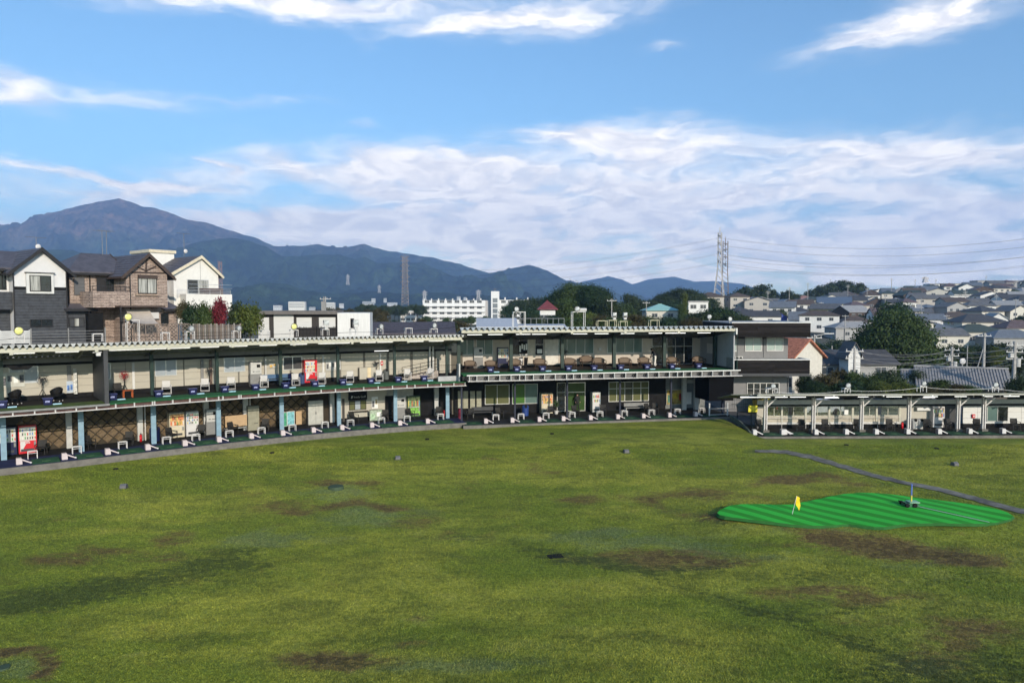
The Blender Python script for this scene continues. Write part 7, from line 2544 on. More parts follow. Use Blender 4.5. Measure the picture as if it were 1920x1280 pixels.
# nearer houses below the hill
hh('cream house with an orange tiled roof beside the clubhouse', 1490, 735, 50, 'gable_x', 'orange', 'cream', D=82, d=6, h=4.2, rise=1.9, rot=-.95)
hh('long low house with dark roof behind the brown bushes', 1585, 708, 140, 'gable_x', 'dark grey', 'grey', D=112, d=8, h=2.6, rise=1.7, storeys=1, wins=((-.4, 1.2), (-.2, 1.2), (.3, 1)))
hh('narrow white gable projecting from the long dark roofed house', 1592, 716, 22, 'gable_y', 'dark grey', 'white', D=106, d=3, h=4.4, rise=1.5, wins=((0, .6),))
def tiled_house():
    ln = hline(1800, 88, (.90, -.44))
    h = House('house', 'large house with a wide grey pantile roof behind the right wing', 'house', ln, 14, -3.8, 3)
    a, b, c, d = h.R(1692, 692, 1902, 729, 0)
    zr, ze = hit(ln, 1790, 691, 4.2)[1], hit(ln, 1790, 728, 0)[1]
    um = hit(ln, 1715, 700, 2)[0]
    tm = mat('pantile', (.25, .245, .25), .6, var=.2, scale=2.5, dirt=.3)
    h.blk('wall', a + .8, b - .5, .9, 7.6, -4.5, ze - .1, mat('dull_brown_wall', (.16, .14, .12), .8))  # one even dull brown for the whole wall
    for x0, x1, dz in ((um, b, 0), (a, um - .05, -.55)):
        h.add('roof', s_tr(MB().prism([(0, ze + dz), (4.2, zr + dz), (8.4, ze + dz), (8.4, ze + dz + .12), (4.2, zr + dz + .14), (0, ze + dz + .12)], 'x', x0, x1), ln.M(0)), tm)
        n = int((x1 - x0) / .32)
        rows = 9
        k = MB()
        for i in range(n):
            u = x0 + .16 + .32 * i
            k.beam(ln.pt(u, 0, ze + dz + .15), ln.pt(u, 4.2, zr + dz + .18), .13, .10)
        for j in range(rows):
            f = j / rows
            k.box(x0, x1, 4.2 * f - .02, 4.2 * f + .05, ze + dz + (zr - ze) * f + .115, ze + dz + (zr - ze) * f + .165, ln.M(0))
        h.add('tile', k, tm)['kind'] = 'stuff'
        h.add('ridge_cap', s_tr(MB().box(x0, x1, 4.05, 4.35, zr + dz + .13, zr + dz + .34), ln.M(0)), mat('ridge_tile', (.30, .30, .31), .6))
tiled_house()
# rows of houses up the hill
RDH = random.Random(5)
def rows():
    cols = ['grey', 'grey', 'dark grey', 'dark grey', 'brown', 'bluish', 'mauve', 'pale grey', 'grey', 'dark green']
    wl = ['white', 'cream', 'beige', 'grey', 'white', 'cream', 'brown', 'beige']
    row = 0
    for D in (222, 246, 272, 298, 324, 350, 378, 406, 434, 462, 490):
        lim0 = interp([(200, 1530), (260, 1480), (300, 1400), (350, 1400), (420, 1480), (500, 1540)], D)
        X = (lim0 - 960) / 1330 * D
        i = 0
        while X < (1990 - 960) / 1330 * D and i < 19:
            w = RDH.uniform(7.5, 12.5)
            Xc = X + w / 2
            px = 960 + 1330 * Xc / D
            Y = D + RDH.uniform(-7, 7)
            X += w + RDH.uniform(1.2, 3.6)
            if any(abs(px - q[0]) < (q[2] / 2 + w / D * 665) * .8 and -10 < Y - q[1] < 14 for q in PLACED):
                continue
            z = terr(Xc, Y)
            rf = RDH.choice(['hip', 'gable_x', 'gable_x', 'hip', 'gable_y'])
            rc, wc = RDH.choice(cols), RDH.choice(wl)
            st = 2 if RDH.random() < .68 else 1
            r = house('%s roofed house with %s walls, %s from the left in hill row %s' % (rc, wc, nth(i), nth(row)),
                      (Xc, Y, z), RDH.uniform(-.5, .3), w, RDH.uniform(7, 10), 5.3 if st == 2 else 3.0, rf, rc, wc, RDH.uniform(1.5, 2.4), storeys=st,
                      wins=RDH.choice([((-.25, 1), (.25, 1)), ((-.3, .8), (0, .9), (.3, .8)), ((-.2, 1.2), (.3, .7))]), group='houses in rows up the hillside', side=RDH.random() < .5)
            i += 1
        row += 1
rows()
for i, (px, py, w, hgt, lb) in enumerate(((1800, 548, 90, 6, 'long pale apartment block on the skyline at the right'), (1885, 545, 120, 7, 'long grey apartment block on the skyline at the far right'), (1760, 546, 46, 5, 'small white block on the skyline left of the apartments'))):
    p = aty(px, py, 520)
    house(lb, p, 0, w / 1330 * 520, 9, hgt, 'flat', 'grey', ['cream', 'grey', 'white'][i], wins=((-.4, 1), (-.2, 1), (0, 1), (.2, 1), (.4, 1)), storeys=2, name='apartment_block', side=False)

# ------------------------------------------------------------------ school and far buildings on the plain
def school():
    D = 456
    Z = lambda py: aty(900, py, D).z
    X = lambda px: (px - 960) / 1330 * D
    o = Vector((X(850), D, -2))
    r = thing('school_building', 'long white four storey school with a stair tower', 'school', o)
    P = lambda n, mb, m: part(n, mb, m, r, tuple(-o))
    wm = mat('school_white', (.66, .66, .66), .7, var=.04, dirt=.12)
    P('wall', MB().box(X(793), X(910), D, D + 12, -4, Z(563)), wm)
    P('wall', MB().box(X(936), X(992), D + 4, D + 15, -4, Z(562)), wm)
    P('link_wall', MB().box(X(910), X(921), D + 3, D + 12, -4, Z(563)), mat('school_grey', (.40, .40, .41), .7))
    P('stair_tower', MB().box(X(921), X(936), D - 1.5, D + 9, -4, Z(546)), wm)
    P('tower_glazing', MB().box(X(924), X(933), D - 1.56, D - 1.501, Z(598), Z(559)), mat('tower_pane', (.16, .18, .20), .1, spec=.6))
    for py in (568, 578, 588):
        P('tower_band', MB().box(X(924), X(933), D - 1.66, D - 1.561, Z(py) - .3, Z(py) + .3), wm)
    for py in (571, 581.5, 592):
        P('balcony', MB().box(X(793) - .3, X(910), D - 1.4, D - .001, Z(py) - .25 - .9, Z(py) + .05 - .9), wm)
    dark = mat('school_pane', (.06, .07, .08), .08, spec=.7, var=.4, scale=.3)
    fr = mat('school_frame', (.45, .45, .45), .5)
    WB = MB().box(-1.55, 1.55, -.05, 0, 0, 1.9).mesh('window', fr)
    WQ = MB()
    for i in range(3):
        WQ.box(-1.45 + i * .98, -.57 + i * .98, -.08, -.051, .12, 1.78)
    WQ = WQ.mesh('pane', dark)
    for py in (567, 577.5, 588, 598):
        for i in range(8):
            q = link('window', WB, r, tuple(Vector((X(801 + i * 14), D - .001, Z(py) - .4)) - o))
            link('pane', WQ, q)
        for i in range(4):
            q = link('window', WB, r, tuple(Vector((X(944 + i * 13), D + 3.999, Z(py) - .4)) - o))
            link('pane', WQ, q)
    for i in range(9):
        P('roof_pier', MB().box(X(796 + i * 13.2) - .35, X(796 + i * 13.2) + .35, D + .2, D + .9, Z(563), Z(559.5)), wm)
    for px in (947, 969, 990):
        P('roof_pier', MB().box(X(px) - .4, X(px) + .4, D + 4.2, D + 5, Z(562), Z(557.5)), wm)
    P('tower_antenna', MB().tube((X(928), D, Z(546)), (X(928), D, Z(540)), .15).tube((X(924), D, Z(542)), (X(932), D, Z(542)), .1), MGREY)
    o2 = Vector((X(770), D - 30, -2))
    r = thing('school_annex', 'low white two storey annex left of the school', 'school', o2)
    D2 = D - 30
    X2 = lambda px: (px - 960) / 1330 * D2
    part('wall', MB().box(X2(751), X2(790), D2, D2 + 10, -4, aty(770, 584, D2).z), wm, r, tuple(-o2))
    part('roof_slab', MB().box(X2(750), X2(791), D2 - .5, D2 + 10.5, aty(770, 584, D2).z, aty(770, 582.5, D2).z), wm, r, tuple(-o2))
    for py in (588, 598):
        for i in range(4):
            q = link('window', WB, r, tuple(Vector((X2(756 + i * 9.5), D2 - .001, aty(770, py, D2).z - 1.0)) - o2), None, (.8, 1, .9))
            link('pane', WQ, q)
school()
def far_block(label, px, ytop, ybase, wpx, D, m=WHITE, bands=3):
    p0, p1 = aty(px, ybase, D), aty(px, ytop, D)
    w = wpx / 1330 * D
    r = thing('far_building', label, 'building', (p0.x, D, p0.z))
    h = p1.z - p0.z
    part('wall', MB().box(-w / 2, w / 2, 0, w * .4, -8, h), m, r)
    for i in range(bands):
        z = h * (.25 + .7 * i / max(1, bands))
        part('window_band', MB().box(-w * .46, w * .46, -.06, -.002, z, z + h * .3 / max(1, bands)), mat('far_pane', (.20, .22, .24), .3), r)
far_block('white blank box building above the flat roofed house', 556, 565.5, 580, 30, 420, WHITE, 3)
far_block('small white apartment block right of the white box building', 616, 567, 580, 22, 620, WHITE, 4)
for i, (px, y, w) in enumerate(((520, 575, 22), (585, 577, 16), (640, 571, 12), (690, 568, 30), (700, 562, 10), (722, 561, 8), (735, 569, 26), (860, 557, 10), (872, 560, 8), (660, 574, 14), (775, 571, 20), (480, 573, 16), (600, 573, 8), (712, 570, 10))):
    far_block('tiny white building on the far valley floor, %s of a scattered band' % nth(i), px, y - RD.uniform(1.2, 3), y + 1.5, w * .7, 1900 + 60 * i, [WHITE, LGREY][i % 2], 1)

# parking lot behind the right wing, seen through its windows
pk = MB().box(17, 52, 59.0, 76, -.9, -.46)
o = one('parking_lot', pk, mat('asphalt', (.075, .078, .085), .85, var=.2, bump=.3), 'grey asphalt parking lot behind the right wing windows', 'parking lot')
o['kind'] = 'structure'
def car(label, px, Y, rz, m, van=False):
    X = (px - 960) / 1330 * Y
    r = thing('parked_car', label, 'car', (X, Y, -.46), rz)
    hgt = 1.75 if van else 1.45
    prof = [(-2.1, .35), (2.1, .35), (2.15, .75), (1.35 if not van else 1.9, .95), (.75 if not van else 1.6, hgt), (-1.3 if not van else -2.0, hgt), (-2.1, .95)]
    part('body', MB().prism(prof, 'y', -.82, .82), m, r)
    part('windows', MB().prism([(1.2 if not van else 1.7, .98), (.70 if not van else 1.5, hgt - .1), (-1.2 if not van else -1.9, hgt - .1), (-1.8, .98)], 'y', -.835, .835), DPANE, r)
    for x in (-1.3, 1.3):
        for y in (-.8, .8):
            part('wheel', MB().tube((x, y - .09, .32), (x, y + .09, .32), .32, .32, 14), BLACK, r)
    for y in (-.6, .6):
        part('headlight', MB().box(2.1, 2.18, y - .15, y + .15, .62, .76), CLENS, r)
        part('tail_light', MB().box(-2.16, -2.09, y - .12, y + .12, .7, .95), RED, r)
car('white parked car seen through the second right wing window', 1537, 64.5, .25, WPLAS)
car('black parked car seen through a right wing window left of the white car', 1492, 64, .2, BLACK, True)
car('silver parked car at the left of the right wing parking lot', 1478, 68, .1, SILVER)
def digger():
    X, Y = (1450 - 960) / 1330 * 65, 65
    r = thing('yellow_container', 'yellow skip seen through the first right wing window', 'skip', (X, Y, -.46))
    part('body', MB().prism([(-1.3, .1), (1.3, .1), (1.6, 1.5), (-1.6, 1.5)], 'y', -.9, .9), mat('skip_yellow', (.60, .45, .04), .5, dirt=.3), r)
    part('rim', MB().box(-1.65, 1.65, -.95, .95, 1.5, 1.6), mat('skip_yellow', (1, 1, 1)), r)
digger()
# ------------------------------------------------------------------ trees and shrubs
def leafmat(name, c, c2):
    m = bpy.data.materials.new(name)
    m.use_nodes = True
    t = NT(m.node_tree)
    b = m.node_tree.nodes['Principled BSDF']
    b.inputs['Roughness'].default_value = .6
    b.inputs['Specular IOR Level'].default_value = .25
    gi = t.n('ShaderNodeNewGeometry')
    oi = t.n('ShaderNodeObjectInfo')
    tc = t.n('ShaderNodeTexCoord').outputs['Object']
    n = t.noise(tc, .55, 3, .6).outputs[0]
    f = t.m('ADD', t.m('MULTIPLY', gi.outputs['Random Per Island'], .6), t.m('MULTIPLY', t.rng(n, .35, .65), .5))
    k = t.mix(f, c, c2)
    k = t.mix(t.m('MULTIPLY', oi.outputs['Random'], .35), k, tuple(x * .5 for x in c))
    t.l(k, b.inputs['Base Color'])
    tr = t.n('ShaderNodeBsdfTranslucent')
    t.l(k, tr.inputs[0])
    mx = t.n('ShaderNodeMixShader')
    mx.inputs[0].default_value = .22
    t.l(b.outputs[0], mx.inputs[1])
    t.l(tr.outputs[0], mx.inputs[2])
    t.l(mx.outputs[0], m.node_tree.nodes['Material Output'].inputs[0])
    return m
LEAF = {'green': leafmat('leaf_green', (.028, .052, .016), (.080, .122, .030)), 'dark': leafmat('leaf_dark', (.018, .033, .014), (.052, .080, .028)), 'brown': leafmat('leaf_brown', (.035, .036, .014), (.105, .085, .035)),
        'yellow': leafmat('leaf_yellow', (.045, .075, .014), (.13, .15, .03)), 'red': leafmat('leaf_red', (.10, .010, .018), (.26, .03, .045)), 'deep': leafmat('leaf_deep', (.012, .030, .014), (.035, .072, .026))}
BARK = mat('bark', (.075, .058, .045), .9, var=.3, bump=.8)
def crown_mesh(seed, nclump, nleaf, leaf, shape='round', lobes=7):
    """unit crown (radius about 1, centre at the origin): leaf faces in clumps over a lobed, uneven volume"""
    r = np.random.RandomState(seed)
    L_ = r.normal(size=(lobes, 3))
    L_ /= np.linalg.norm(L_, axis=1)[:, None]
    L_[:, 2] = np.abs(L_[:, 2]) * .8 - .15
    lr = r.uniform(.42, .60, lobes)
    cen = []
    while len(cen) < nclump:
        k = r.randint(lobes + 2)
        d = r.normal(size=3)
        d /= np.linalg.norm(d)
        rad = r.uniform(.55, 1.02) ** .6
        if k < lobes:
            c = L_[k] * .52 + d * lr[k] * rad
        else:
            c = d * .72 * rad
        if shape == 'cone':
            z = r.uniform(-1, 1)
            a = r.uniform(0, 6.283)
            q = (1 - (z + 1) / 2) * .55 + .08
            c = np.array([q * rad * math.cos(a), q * rad * math.sin(a), z])
        elif shape == 'ball':
            c = d * rad * np.array([.93, .93, .96])
        elif shape == 'flat':
            c[2] = c[2] * .6
        if c[2] > -.85:
            cen.append(c)
    cen = np.array(cen)
    V = []
    for c in cen:
        cs = r.uniform(.09, .17) * SC[0]
        P = c + r.normal(size=(nleaf, 3)) * cs * np.array([1, 1, .7])
        out = P - np.array([0, 0, -.35])
        out /= np.linalg.norm(out, axis=1)[:, None] + 1e-6
        nrm = out + r.normal(size=(nleaf, 3)) * .75
        nrm /= np.linalg.norm(nrm, axis=1)[:, None] + 1e-6
        a = np.cross(nrm, r.normal(size=(nleaf, 3)))
        a /= np.linalg.norm(a, axis=1)[:, None] + 1e-6
        b = np.cross(nrm, a)
        s = leaf * r.uniform(.6, 1.35, (nleaf, 1))
        V.append(np.stack([P - a * s, P - b * s * .6, P + a * s, P + b * s * .6], 1))
    V = np.concatenate(V).reshape(-1, 3)
    n = len(V) // 4
    me = bpy.data.meshes.new('crown')
    me.vertices.add(len(V))
    me.vertices.foreach_set('co', V.astype(np.float32).ravel())
    me.loops.add(4 * n)
    me.loops.foreach_set('vertex_index', np.arange(4 * n, dtype=np.int32))
    me.polygons.add(n)
    me.polygons.foreach_set('loop_start', np.arange(0, 4 * n, 4, dtype=np.int32))
    me.update(calc_edges=True)
    return me
CR = {}
SC = [1.0]
def crown(kind, leafk, lod):
    k = (kind, leafk, lod)
    if k not in CR:
        nc, nl, lf = {0: (700, 60, .030), 1: (230, 34, .048), 2: (150, 20, .075), 3: (120, 26, .085)}[lod]
        shape = {'c': 'cone', 'f': 'flat', 'b': 'ball'}.get(kind[0], 'round')
        SC[0] = 1.5 if lod == 3 else 1.0
        me = crown_mesh(abs(hash_(kind)) % 9999, nc, nl, lf, shape)
        me.materials.append(LEAF[leafk])
        CR[k] = me
    return CR[k]
def hash_(s):
    h = 7
    for ch in s:
        h = (h * 31 + ord(ch)) % 100003
    return h
TM = {}
def trunk_mesh(v):
    if v not in TM:
        r = random.Random(v)
        b = MB().tube((0, 0, 0), (.02, .01, .55), .05, .034, 8).tube((.02, .01, .55), (.0, .03, .95), .034, .012, 7)
        for i in range(6):
            a = i * 1.05 + r.uniform(-.3, .3)
            z = .35 + .08 * i
            b.tube((.01, .01, z), (.28 * math.cos(a), .28 * math.sin(a), z + .25), .02, .006, 6)
        TM[v] = b.mesh('trunk', BARK)
    return TM[v]
def tree(label, px, ytop, wpx, D, leafk='green', kind='r1', lod=1, hpx=None, zb=None, cat='tree', group=None, name='broadleaf_tree', squash=None):
    p = aty(px, ytop, D)
    w = wpx / 1330 * D
    base = zb if zb is not None else terr(p.x, D)
    ch = (hpx / 1330 * D) if hpx else w * 1.0
    r = thing(name, label, cat, (p.x, D, base), 0, group)
    H = max(1.0, p.z - base)
    ch = min(ch, H * 1.08)
    c = link('crown', crown(kind, leafk, lod), r, (0, 0, p.z - base - ch * .5), RD.uniform(0, 6.28), (w / 1.9, w / 1.9, ch / 1.85))
    t = link('trunk', trunk_mesh(RD.randrange(3)), r, (0, 0, -.3), RD.uniform(0, 6), (max(w * .6, 1.2), max(w * .6, 1.2), (H - ch * .25 + .3)))
    return r
tree('very large round dark green tree on the right below the hillside houses', 1682, 590, 140, 118, 'green', 'b1', 0, 160)
tree('bushy dark green tree rising behind the very large round tree', 1676, 566, 62, 150, 'deep', 'b2', 1, 80)
tree('dark tree filling the left shoulder of the very large round tree', 1632, 612, 62, 128, 'dark', 'r3', 1, 80)
for i, (px, y, w, D, k, kd) in enumerate(((1533, 640, 52, 150, 'deep', 'r4'), (1566, 633, 62, 150, 'deep', 'r5'), (1598, 640, 56, 152, 'deep', 'r6'), (1622, 655, 46, 140, 'dark', 'r1'), (1545, 655, 60, 140, 'dark', 'r2'))):
    tree('dense green tree right of the clubhouse, %s of the clump' % nth(i), px, y, w, D, k, kd, 1, 60, group='trees right of the clubhouse')
for i, (px, y, w) in enumerate(((1757, 646, 66), (1796, 641, 72), (1836, 645, 66), (1872, 640, 70), (1912, 650, 70), (1945, 645, 70), (1780, 665, 60), (1850, 668, 60))):
    tree('dark tree in the belt behind the utility poles, %s of the belt' % nth(i), px, y, w, 124 + 3 * (i % 3), 'dark', 'r%d' % (1 + i % 6), 1, 62, group='dark tree belt behind the poles')
tree('yellowing tree within the dark belt behind the poles', 1868, 648, 30, 119, 'yellow', 'r3', 1, 40)
for i, (px, y, w, k, D, h) in enumerate(((1510, 694, 34, 'dark', 76, 60), (1546, 697, 56, 'brown', 74, 55), (1578, 690, 58, 'brown', 78, 60), (1606, 694, 46, 'green', 76, 60), (1634, 700, 44, 'green', 74, 50), (1655, 712, 44, 'yellow', 70, 40), (1690, 712, 40, 'yellow', 69, 40), (1665, 688, 70, 'dark', 90, 70), (1712, 720, 44, 'yellow', 69, 30),
                                          (1762, 710, 50, 'green', 70, 36), (1790, 718, 44, 'brown', 69, 30), (1815, 719, 44, 'green', 69, 28), (1915, 700, 46, 'dark', 78, 70), (1745, 722, 40, 'brown', 68, 26), (1530, 712, 50, 'deep', 72, 40), (1590, 712, 60, 'deep', 71, 40), (1725, 690, 40, 'dark', 92, 60))):
    tree('%s bush behind the right wing roof, %s of the row' % ({'dark': 'dark green', 'brown': 'brownish', 'green': 'mid green', 'yellow': 'yellow green', 'deep': 'deep green'}[k], nth(i)), px, y, w, D, k, 'r%d' % (1 + i % 6), 1, h, group='bushes behind the right wing', name='bush', cat='bush')
for i, (px, y, w) in enumerate(((1522, 540, 26), (1540, 533, 34), (1562, 527, 40), (1585, 524, 40), (1608, 528, 34), (1622, 538, 24), (1500, 550, 22))):
    tree('dark tree in the skyline clump above the hillside houses, %s from the left' % nth(i), px, y, w, 500, 'dark', 'r%d' % (1 + i % 6), 2, 34, group='skyline clump', zb=None)
for i, (px, y, w) in enumerate(((1376, 545, 34), (1400, 535, 42), (1428, 531, 44), (1446, 540, 28), (1478, 540, 30), (1490, 549, 24), (1352, 552, 30))):
    tree('dark tree on the ridge behind the mint houses, %s from the left' % nth(i), px, y, w, 400, 'dark', 'r%d' % (2 + i % 5), 2, 40, group='ridge trees behind the mint houses')
for i, (px, y, w, D, k) in enumerate(((1228, 556, 40, 300, 'dark'), (1248, 545, 46, 300, 'dark'), (1272, 537, 50, 300, 'dark'), (1296, 540, 50, 300, 'dark'), (1318, 548, 44, 300, 'dark'), (1334, 556, 36, 300, 'dark'), (1262, 560, 60, 260, 'deep'), (1300, 566, 60, 250, 'dark'))):
    tree('dark tree on the round wooded knoll left of the pylons, %s of the knoll' % nth(i), px, y, w, D, k, 'r%d' % (1 + i % 6), 1, 44, group='trees on the wooded knoll')
MIDT = [(1074, 525, 78, 175, 'green', 'r2', 0, 90), (1117, 532, 74, 170, 'deep', 'r4', 0, 80), (1044, 540, 60, 185, 'deep', 'r5', 1, 70), (1018, 553, 64, 210, 'dark', 'r6', 1, 55), (990, 556, 52, 260, 'dark', 'r1', 1, 40), (968, 560, 36, 330, 'dark', 'r3', 1, 30),
        (1062, 555, 46, 150, 'green', 'r3', 1, 60), (1140, 552, 44, 160, 'dark', 'r6', 1, 70), (1000, 573, 60, 170, 'deep', 'r2', 1, 50), (985, 560, 0, 0, '', '', 0, 0), (1180, 548, 44, 230, 'dark', 'r4', 1, 60), (1200, 556, 34, 230, 'dark', 'r1', 1, 50), (1165, 565, 50, 210, 'green', 'r5', 1, 50),
        (1100, 580, 60, 120, 'yellow', 'r1', 1, 46), (1128, 588, 54, 110, 'brown', 'r3', 1, 40), (1085, 592, 50, 105, 'green', 'r6', 1, 36), (1150, 592, 60, 108, 'green', 'r2', 1, 36), (1185, 588, 60, 112, 'brown', 'r4', 1, 40), (1215, 590, 50, 118, 'green', 'r5', 1, 36), (1255, 590, 54, 115, 'deep', 'r1', 1, 40),
        (1284, 556, 26, 180, 'yellow', 'c1', 1, 60), (1278, 575, 30, 150, 'green', 'c2', 1, 50), (1320, 580, 66, 112, 'dark', 'r6', 1, 40), (1352, 572, 70, 116, 'deep', 'r3', 1, 50), (1375, 585, 54, 110, 'dark', 'r2', 1, 34), (1300, 594, 50, 104, 'brown', 'r5', 1, 26), (1395, 590, 40, 120, 'dark', 'r4', 1, 30), (1040, 590, 40, 120, 'deep', 'r4', 1, 30),
        (1005, 588, 36, 130, 'dark', 'r5', 1, 30)]
n_ = 0
for q in MIDT:
    if q[2]:
        tree('%s tree in the grove behind the middle building, %s of the grove' % ({'green': 'mid green', 'deep': 'deep green', 'dark': 'dark green', 'yellow': 'yellowish', 'brown': 'brownish'}[q[4]], nth(n_)), *q[:4], q[4], q[5], q[6], q[7], group='grove behind the middle building')
        n_ += 1
tree('round grey green tree in front of the right end of the school', 951, 572, 34, 230, 'deep', 'r4', 1, 36)
for i, (px, w) in enumerate(((799, 26), (868, 34), (884, 22), (838, 18), (912, 20))):
    tree('low shrub in the school yard, %s from the left' % nth(i), px, 591 + 3 * (i % 2), w, 300, 'green', 'r%d' % (1 + i), 2, 18, group='shrubs in the school yard', name='bush', cat='bush')
for i in range(15):
    tree('dark pine in the belt left of the school, %s from the left' % nth(i), 672 + i * 8.5 + RD.uniform(-2, 2), 569 + RD.uniform(-1, 4), 20, 430 + RD.uniform(-20, 20), 'dark', 'r%d' % (1 + i % 6), 2, 22, group='pine belt left of the school')
for i in range(9):
    tree('brown bare thicket before the pine belt, %s from the left' % nth(i), 600 + i * 15 + RD.uniform(-3, 3), 577 + RD.uniform(-3, 5), 24, 200 + RD.uniform(-10, 10), 'brown', 'r%d' % (1 + i % 6), 2, 30, group='brown thicket')
tree('dark green garden tree between the brick and white houses', 362, 566, 36, 62, 'deep', 'r1', 3, 76, ZT)
tree('bronze leaved garden tree left of the dark green one', 343, 563, 24, 63, 'brown', 'r5', 3, 44, ZT)
tree('second dark green garden tree left of the red maple', 384, 566, 34, 62, 'green', 'r3', 3, 72, ZT)
tree('small dark red maple in front of the white house', 412, 557, 28, 62, 'red', 'r2', 3, 66, ZT, name='maple_tree')
tree('thick dark evergreen bush right of the red maple', 449, 568, 44, 64, 'dark', 'r4', 3, 74, ZT)
tree('bright green bush at the left end of the flat roofed house', 468, 566, 42, 61, 'yellow', 'r6', 3, 70, ZT)
for i in range(8):
    tree('low green hedge tree on the near valley edge, %s from the left' % nth(i), 690 + i * 24, 600 + RD.uniform(-4, 3), 40, 130 + 5 * (i % 3), ['dark', 'brown', 'deep'][i % 3], 'r%d' % (1 + i % 6), 2, 30, group='hedge trees on the valley edge')
for i in range(29):
    px, D = RDH.uniform(1420, 1930), RDH.uniform(215, 470)
    p_ = proj((((px - 960) / 1330 * D), D, terr((px - 960) / 1330 * D, D) + 5))
    tree('small garden tree among the hillside houses, %s of the scatter' % nth(i), px, p_[1], 5.5 / D * 1330, D, ['dark', 'green', 'deep'][i % 3], 'r%d' % (1 + i % 6), 2, 5 / D * 1330, group='garden trees on the hillside')

# ------------------------------------------------------------------ pylons, poles, wires
def pylon(label, px, ytop, ybase, D, wb, wt, arms, m, rot=0.0, nseg=12, taper=.55, group=None, thick=.22):
    p1 = aty(px, ytop, D)
    z0 = aty(px, ybase, D).z
    h = p1.z - z0
    r = thing('pylon', label, 'pylon', (p1.x, D, z0), rot, group)
    def wd(f):
        return wb + (wt - wb) * min(1, f / taper)
    b = MB()
    lv = [i / nseg for i in range(nseg + 1)]
    lv = [f * .94 for f in lv]
    for f, f2 in zip(lv, lv[1:]):
        a, c = wd(f) / 2, wd(f2) / 2
        for sx, sy in ((-1, -1), (1, -1), (1, 1), (-1, 1)):
            b.tube((sx * a, sy * a, f * h), (sx * c, sy * c, f2 * h), thick, n=4)
        for sy in (-1, 1):
            b.tube((-a, sy * a, f * h), (c, sy * c, f2 * h), thick * .6, n=4).tube((a, sy * a, f * h), (-c, sy * c, f2 * h), thick * .6, n=4)
            b.tube((-c, sy * c, f2 * h), (c, sy * c, f2 * h), thick * .5, n=4)
            b.tube((sy * a, -a, f * h), (sy * c, c, f2 * h), thick * .6, n=4)
    part('lattice', b, m, r)
    part('peak', MB().tube((-wt / 2, 0, .94 * h), (0, 0, h), thick * .8, n=4).tube((wt / 2, 0, .94 * h), (0, 0, h), thick * .8, n=4), m, r)
    tips = []
    for f, l in arms:
        k = MB()
        for sx in (-1, 1):
            k.tube((sx * wt / 2, -wt / 2, f * h), (sx * l, 0, f * h + .3), thick * .7, n=4).tube((sx * wt / 2, wt / 2, f * h), (sx * l, 0, f * h + .3), thick * .7, n=4).tube((sx * wt / 2, 0, f * h + 1.8), (sx * l, 0, f * h + .3), thick * .6, n=4)
            tips.append(Vector((p1.x + sx * l * math.cos(rot), D + sx * l * math.sin(rot), z0 + f * h - 1.0)))
        part('crossarm', k, m, r)
        q = MB()
        for sx in (-1, 1):
            q.tube((sx * l, 0, f * h + .2), (sx * l, 0, f * h - 1.2), .16, n=6)
        part('insulator', q, DGREY, r)
    return tips
PW = mat('pylon_pale', (.50, .48, .47), .55, metal=.2)
PB = mat('pylon_brown', (.22, .185, .17), .6, metal=.2)
A1 = [(.62, 3.0), (.72, 3.0), (.82, 2.8), (.90, 2.4)]
t1 = pylon('tall pale lattice pylon, front one of the pair on the right', 1350, 426, 592, 400, 7.6, 1.9, A1, PW, 1.15, 12)
t2 = pylon('brownish lattice pylon close behind the tall pale one', 1360.5, 444, 580, 440, 5.0, 2.9, A1, PB, 1.2, 16, thick=.2)
t3 = pylon('brown lattice pylon standing left of the school', 759, 477, 572, 700, 6.5, 4.2, [(.45, 4.6), (.55, 4.6), (.67, 4.6), (.77, 4.6), (.87, 4.6), (.95, 4.2)], PB, .15, 14, .9, thick=.3)
for i, (px, a, b, D) in enumerate(((652, 514, 534, 2400), (711, 534, 549, 2600), (796, 544, 566, 1800), (897, 543, 562, 1800), (1735, 519, 530, 1500))):
    pylon('tiny far pylon on the valley floor, %s from the left' % nth(i), px, a, b, D, 9, 3, [(.6, 7), (.72, 7), (.84, 7)], PW, 0, 6, .9, thick=.6)
def wire(a, b, drop, r_):
    mb = MB()
    P = []
    for i in range(25):
        k = i / 24
        q = a.lerp(b, k)
        q.z -= drop * 4 * k * (1 - k)
        P.append(q)
    return mb.path(P, r_, 3)
WIRE = mat('wire_grey', (.10, .10, .105), .6)
k = 0
for i, (p, q) in enumerate(zip(t1, t3)):
    one('power_line', wire(p, q, 9, .04), WIRE, 'power line sagging from the pale pylon left towards the brown one, %s' % nth(i), 'power line', group='power lines left of the pylons')
for i, p in enumerate(t1 + t2[:4]):
    px, py = proj(p)
    q = aty(2080, py - 14 - i * 1.2, 330)
    one('power_line', wire(p, q, 8, .035), WIRE, 'power line running right from the pylons over the hillside, %s' % nth(i), 'power line', group='power lines right of the pylons')
POLEM = mat('pole_concrete', (.33, .32, .31), .8, dirt=.2)
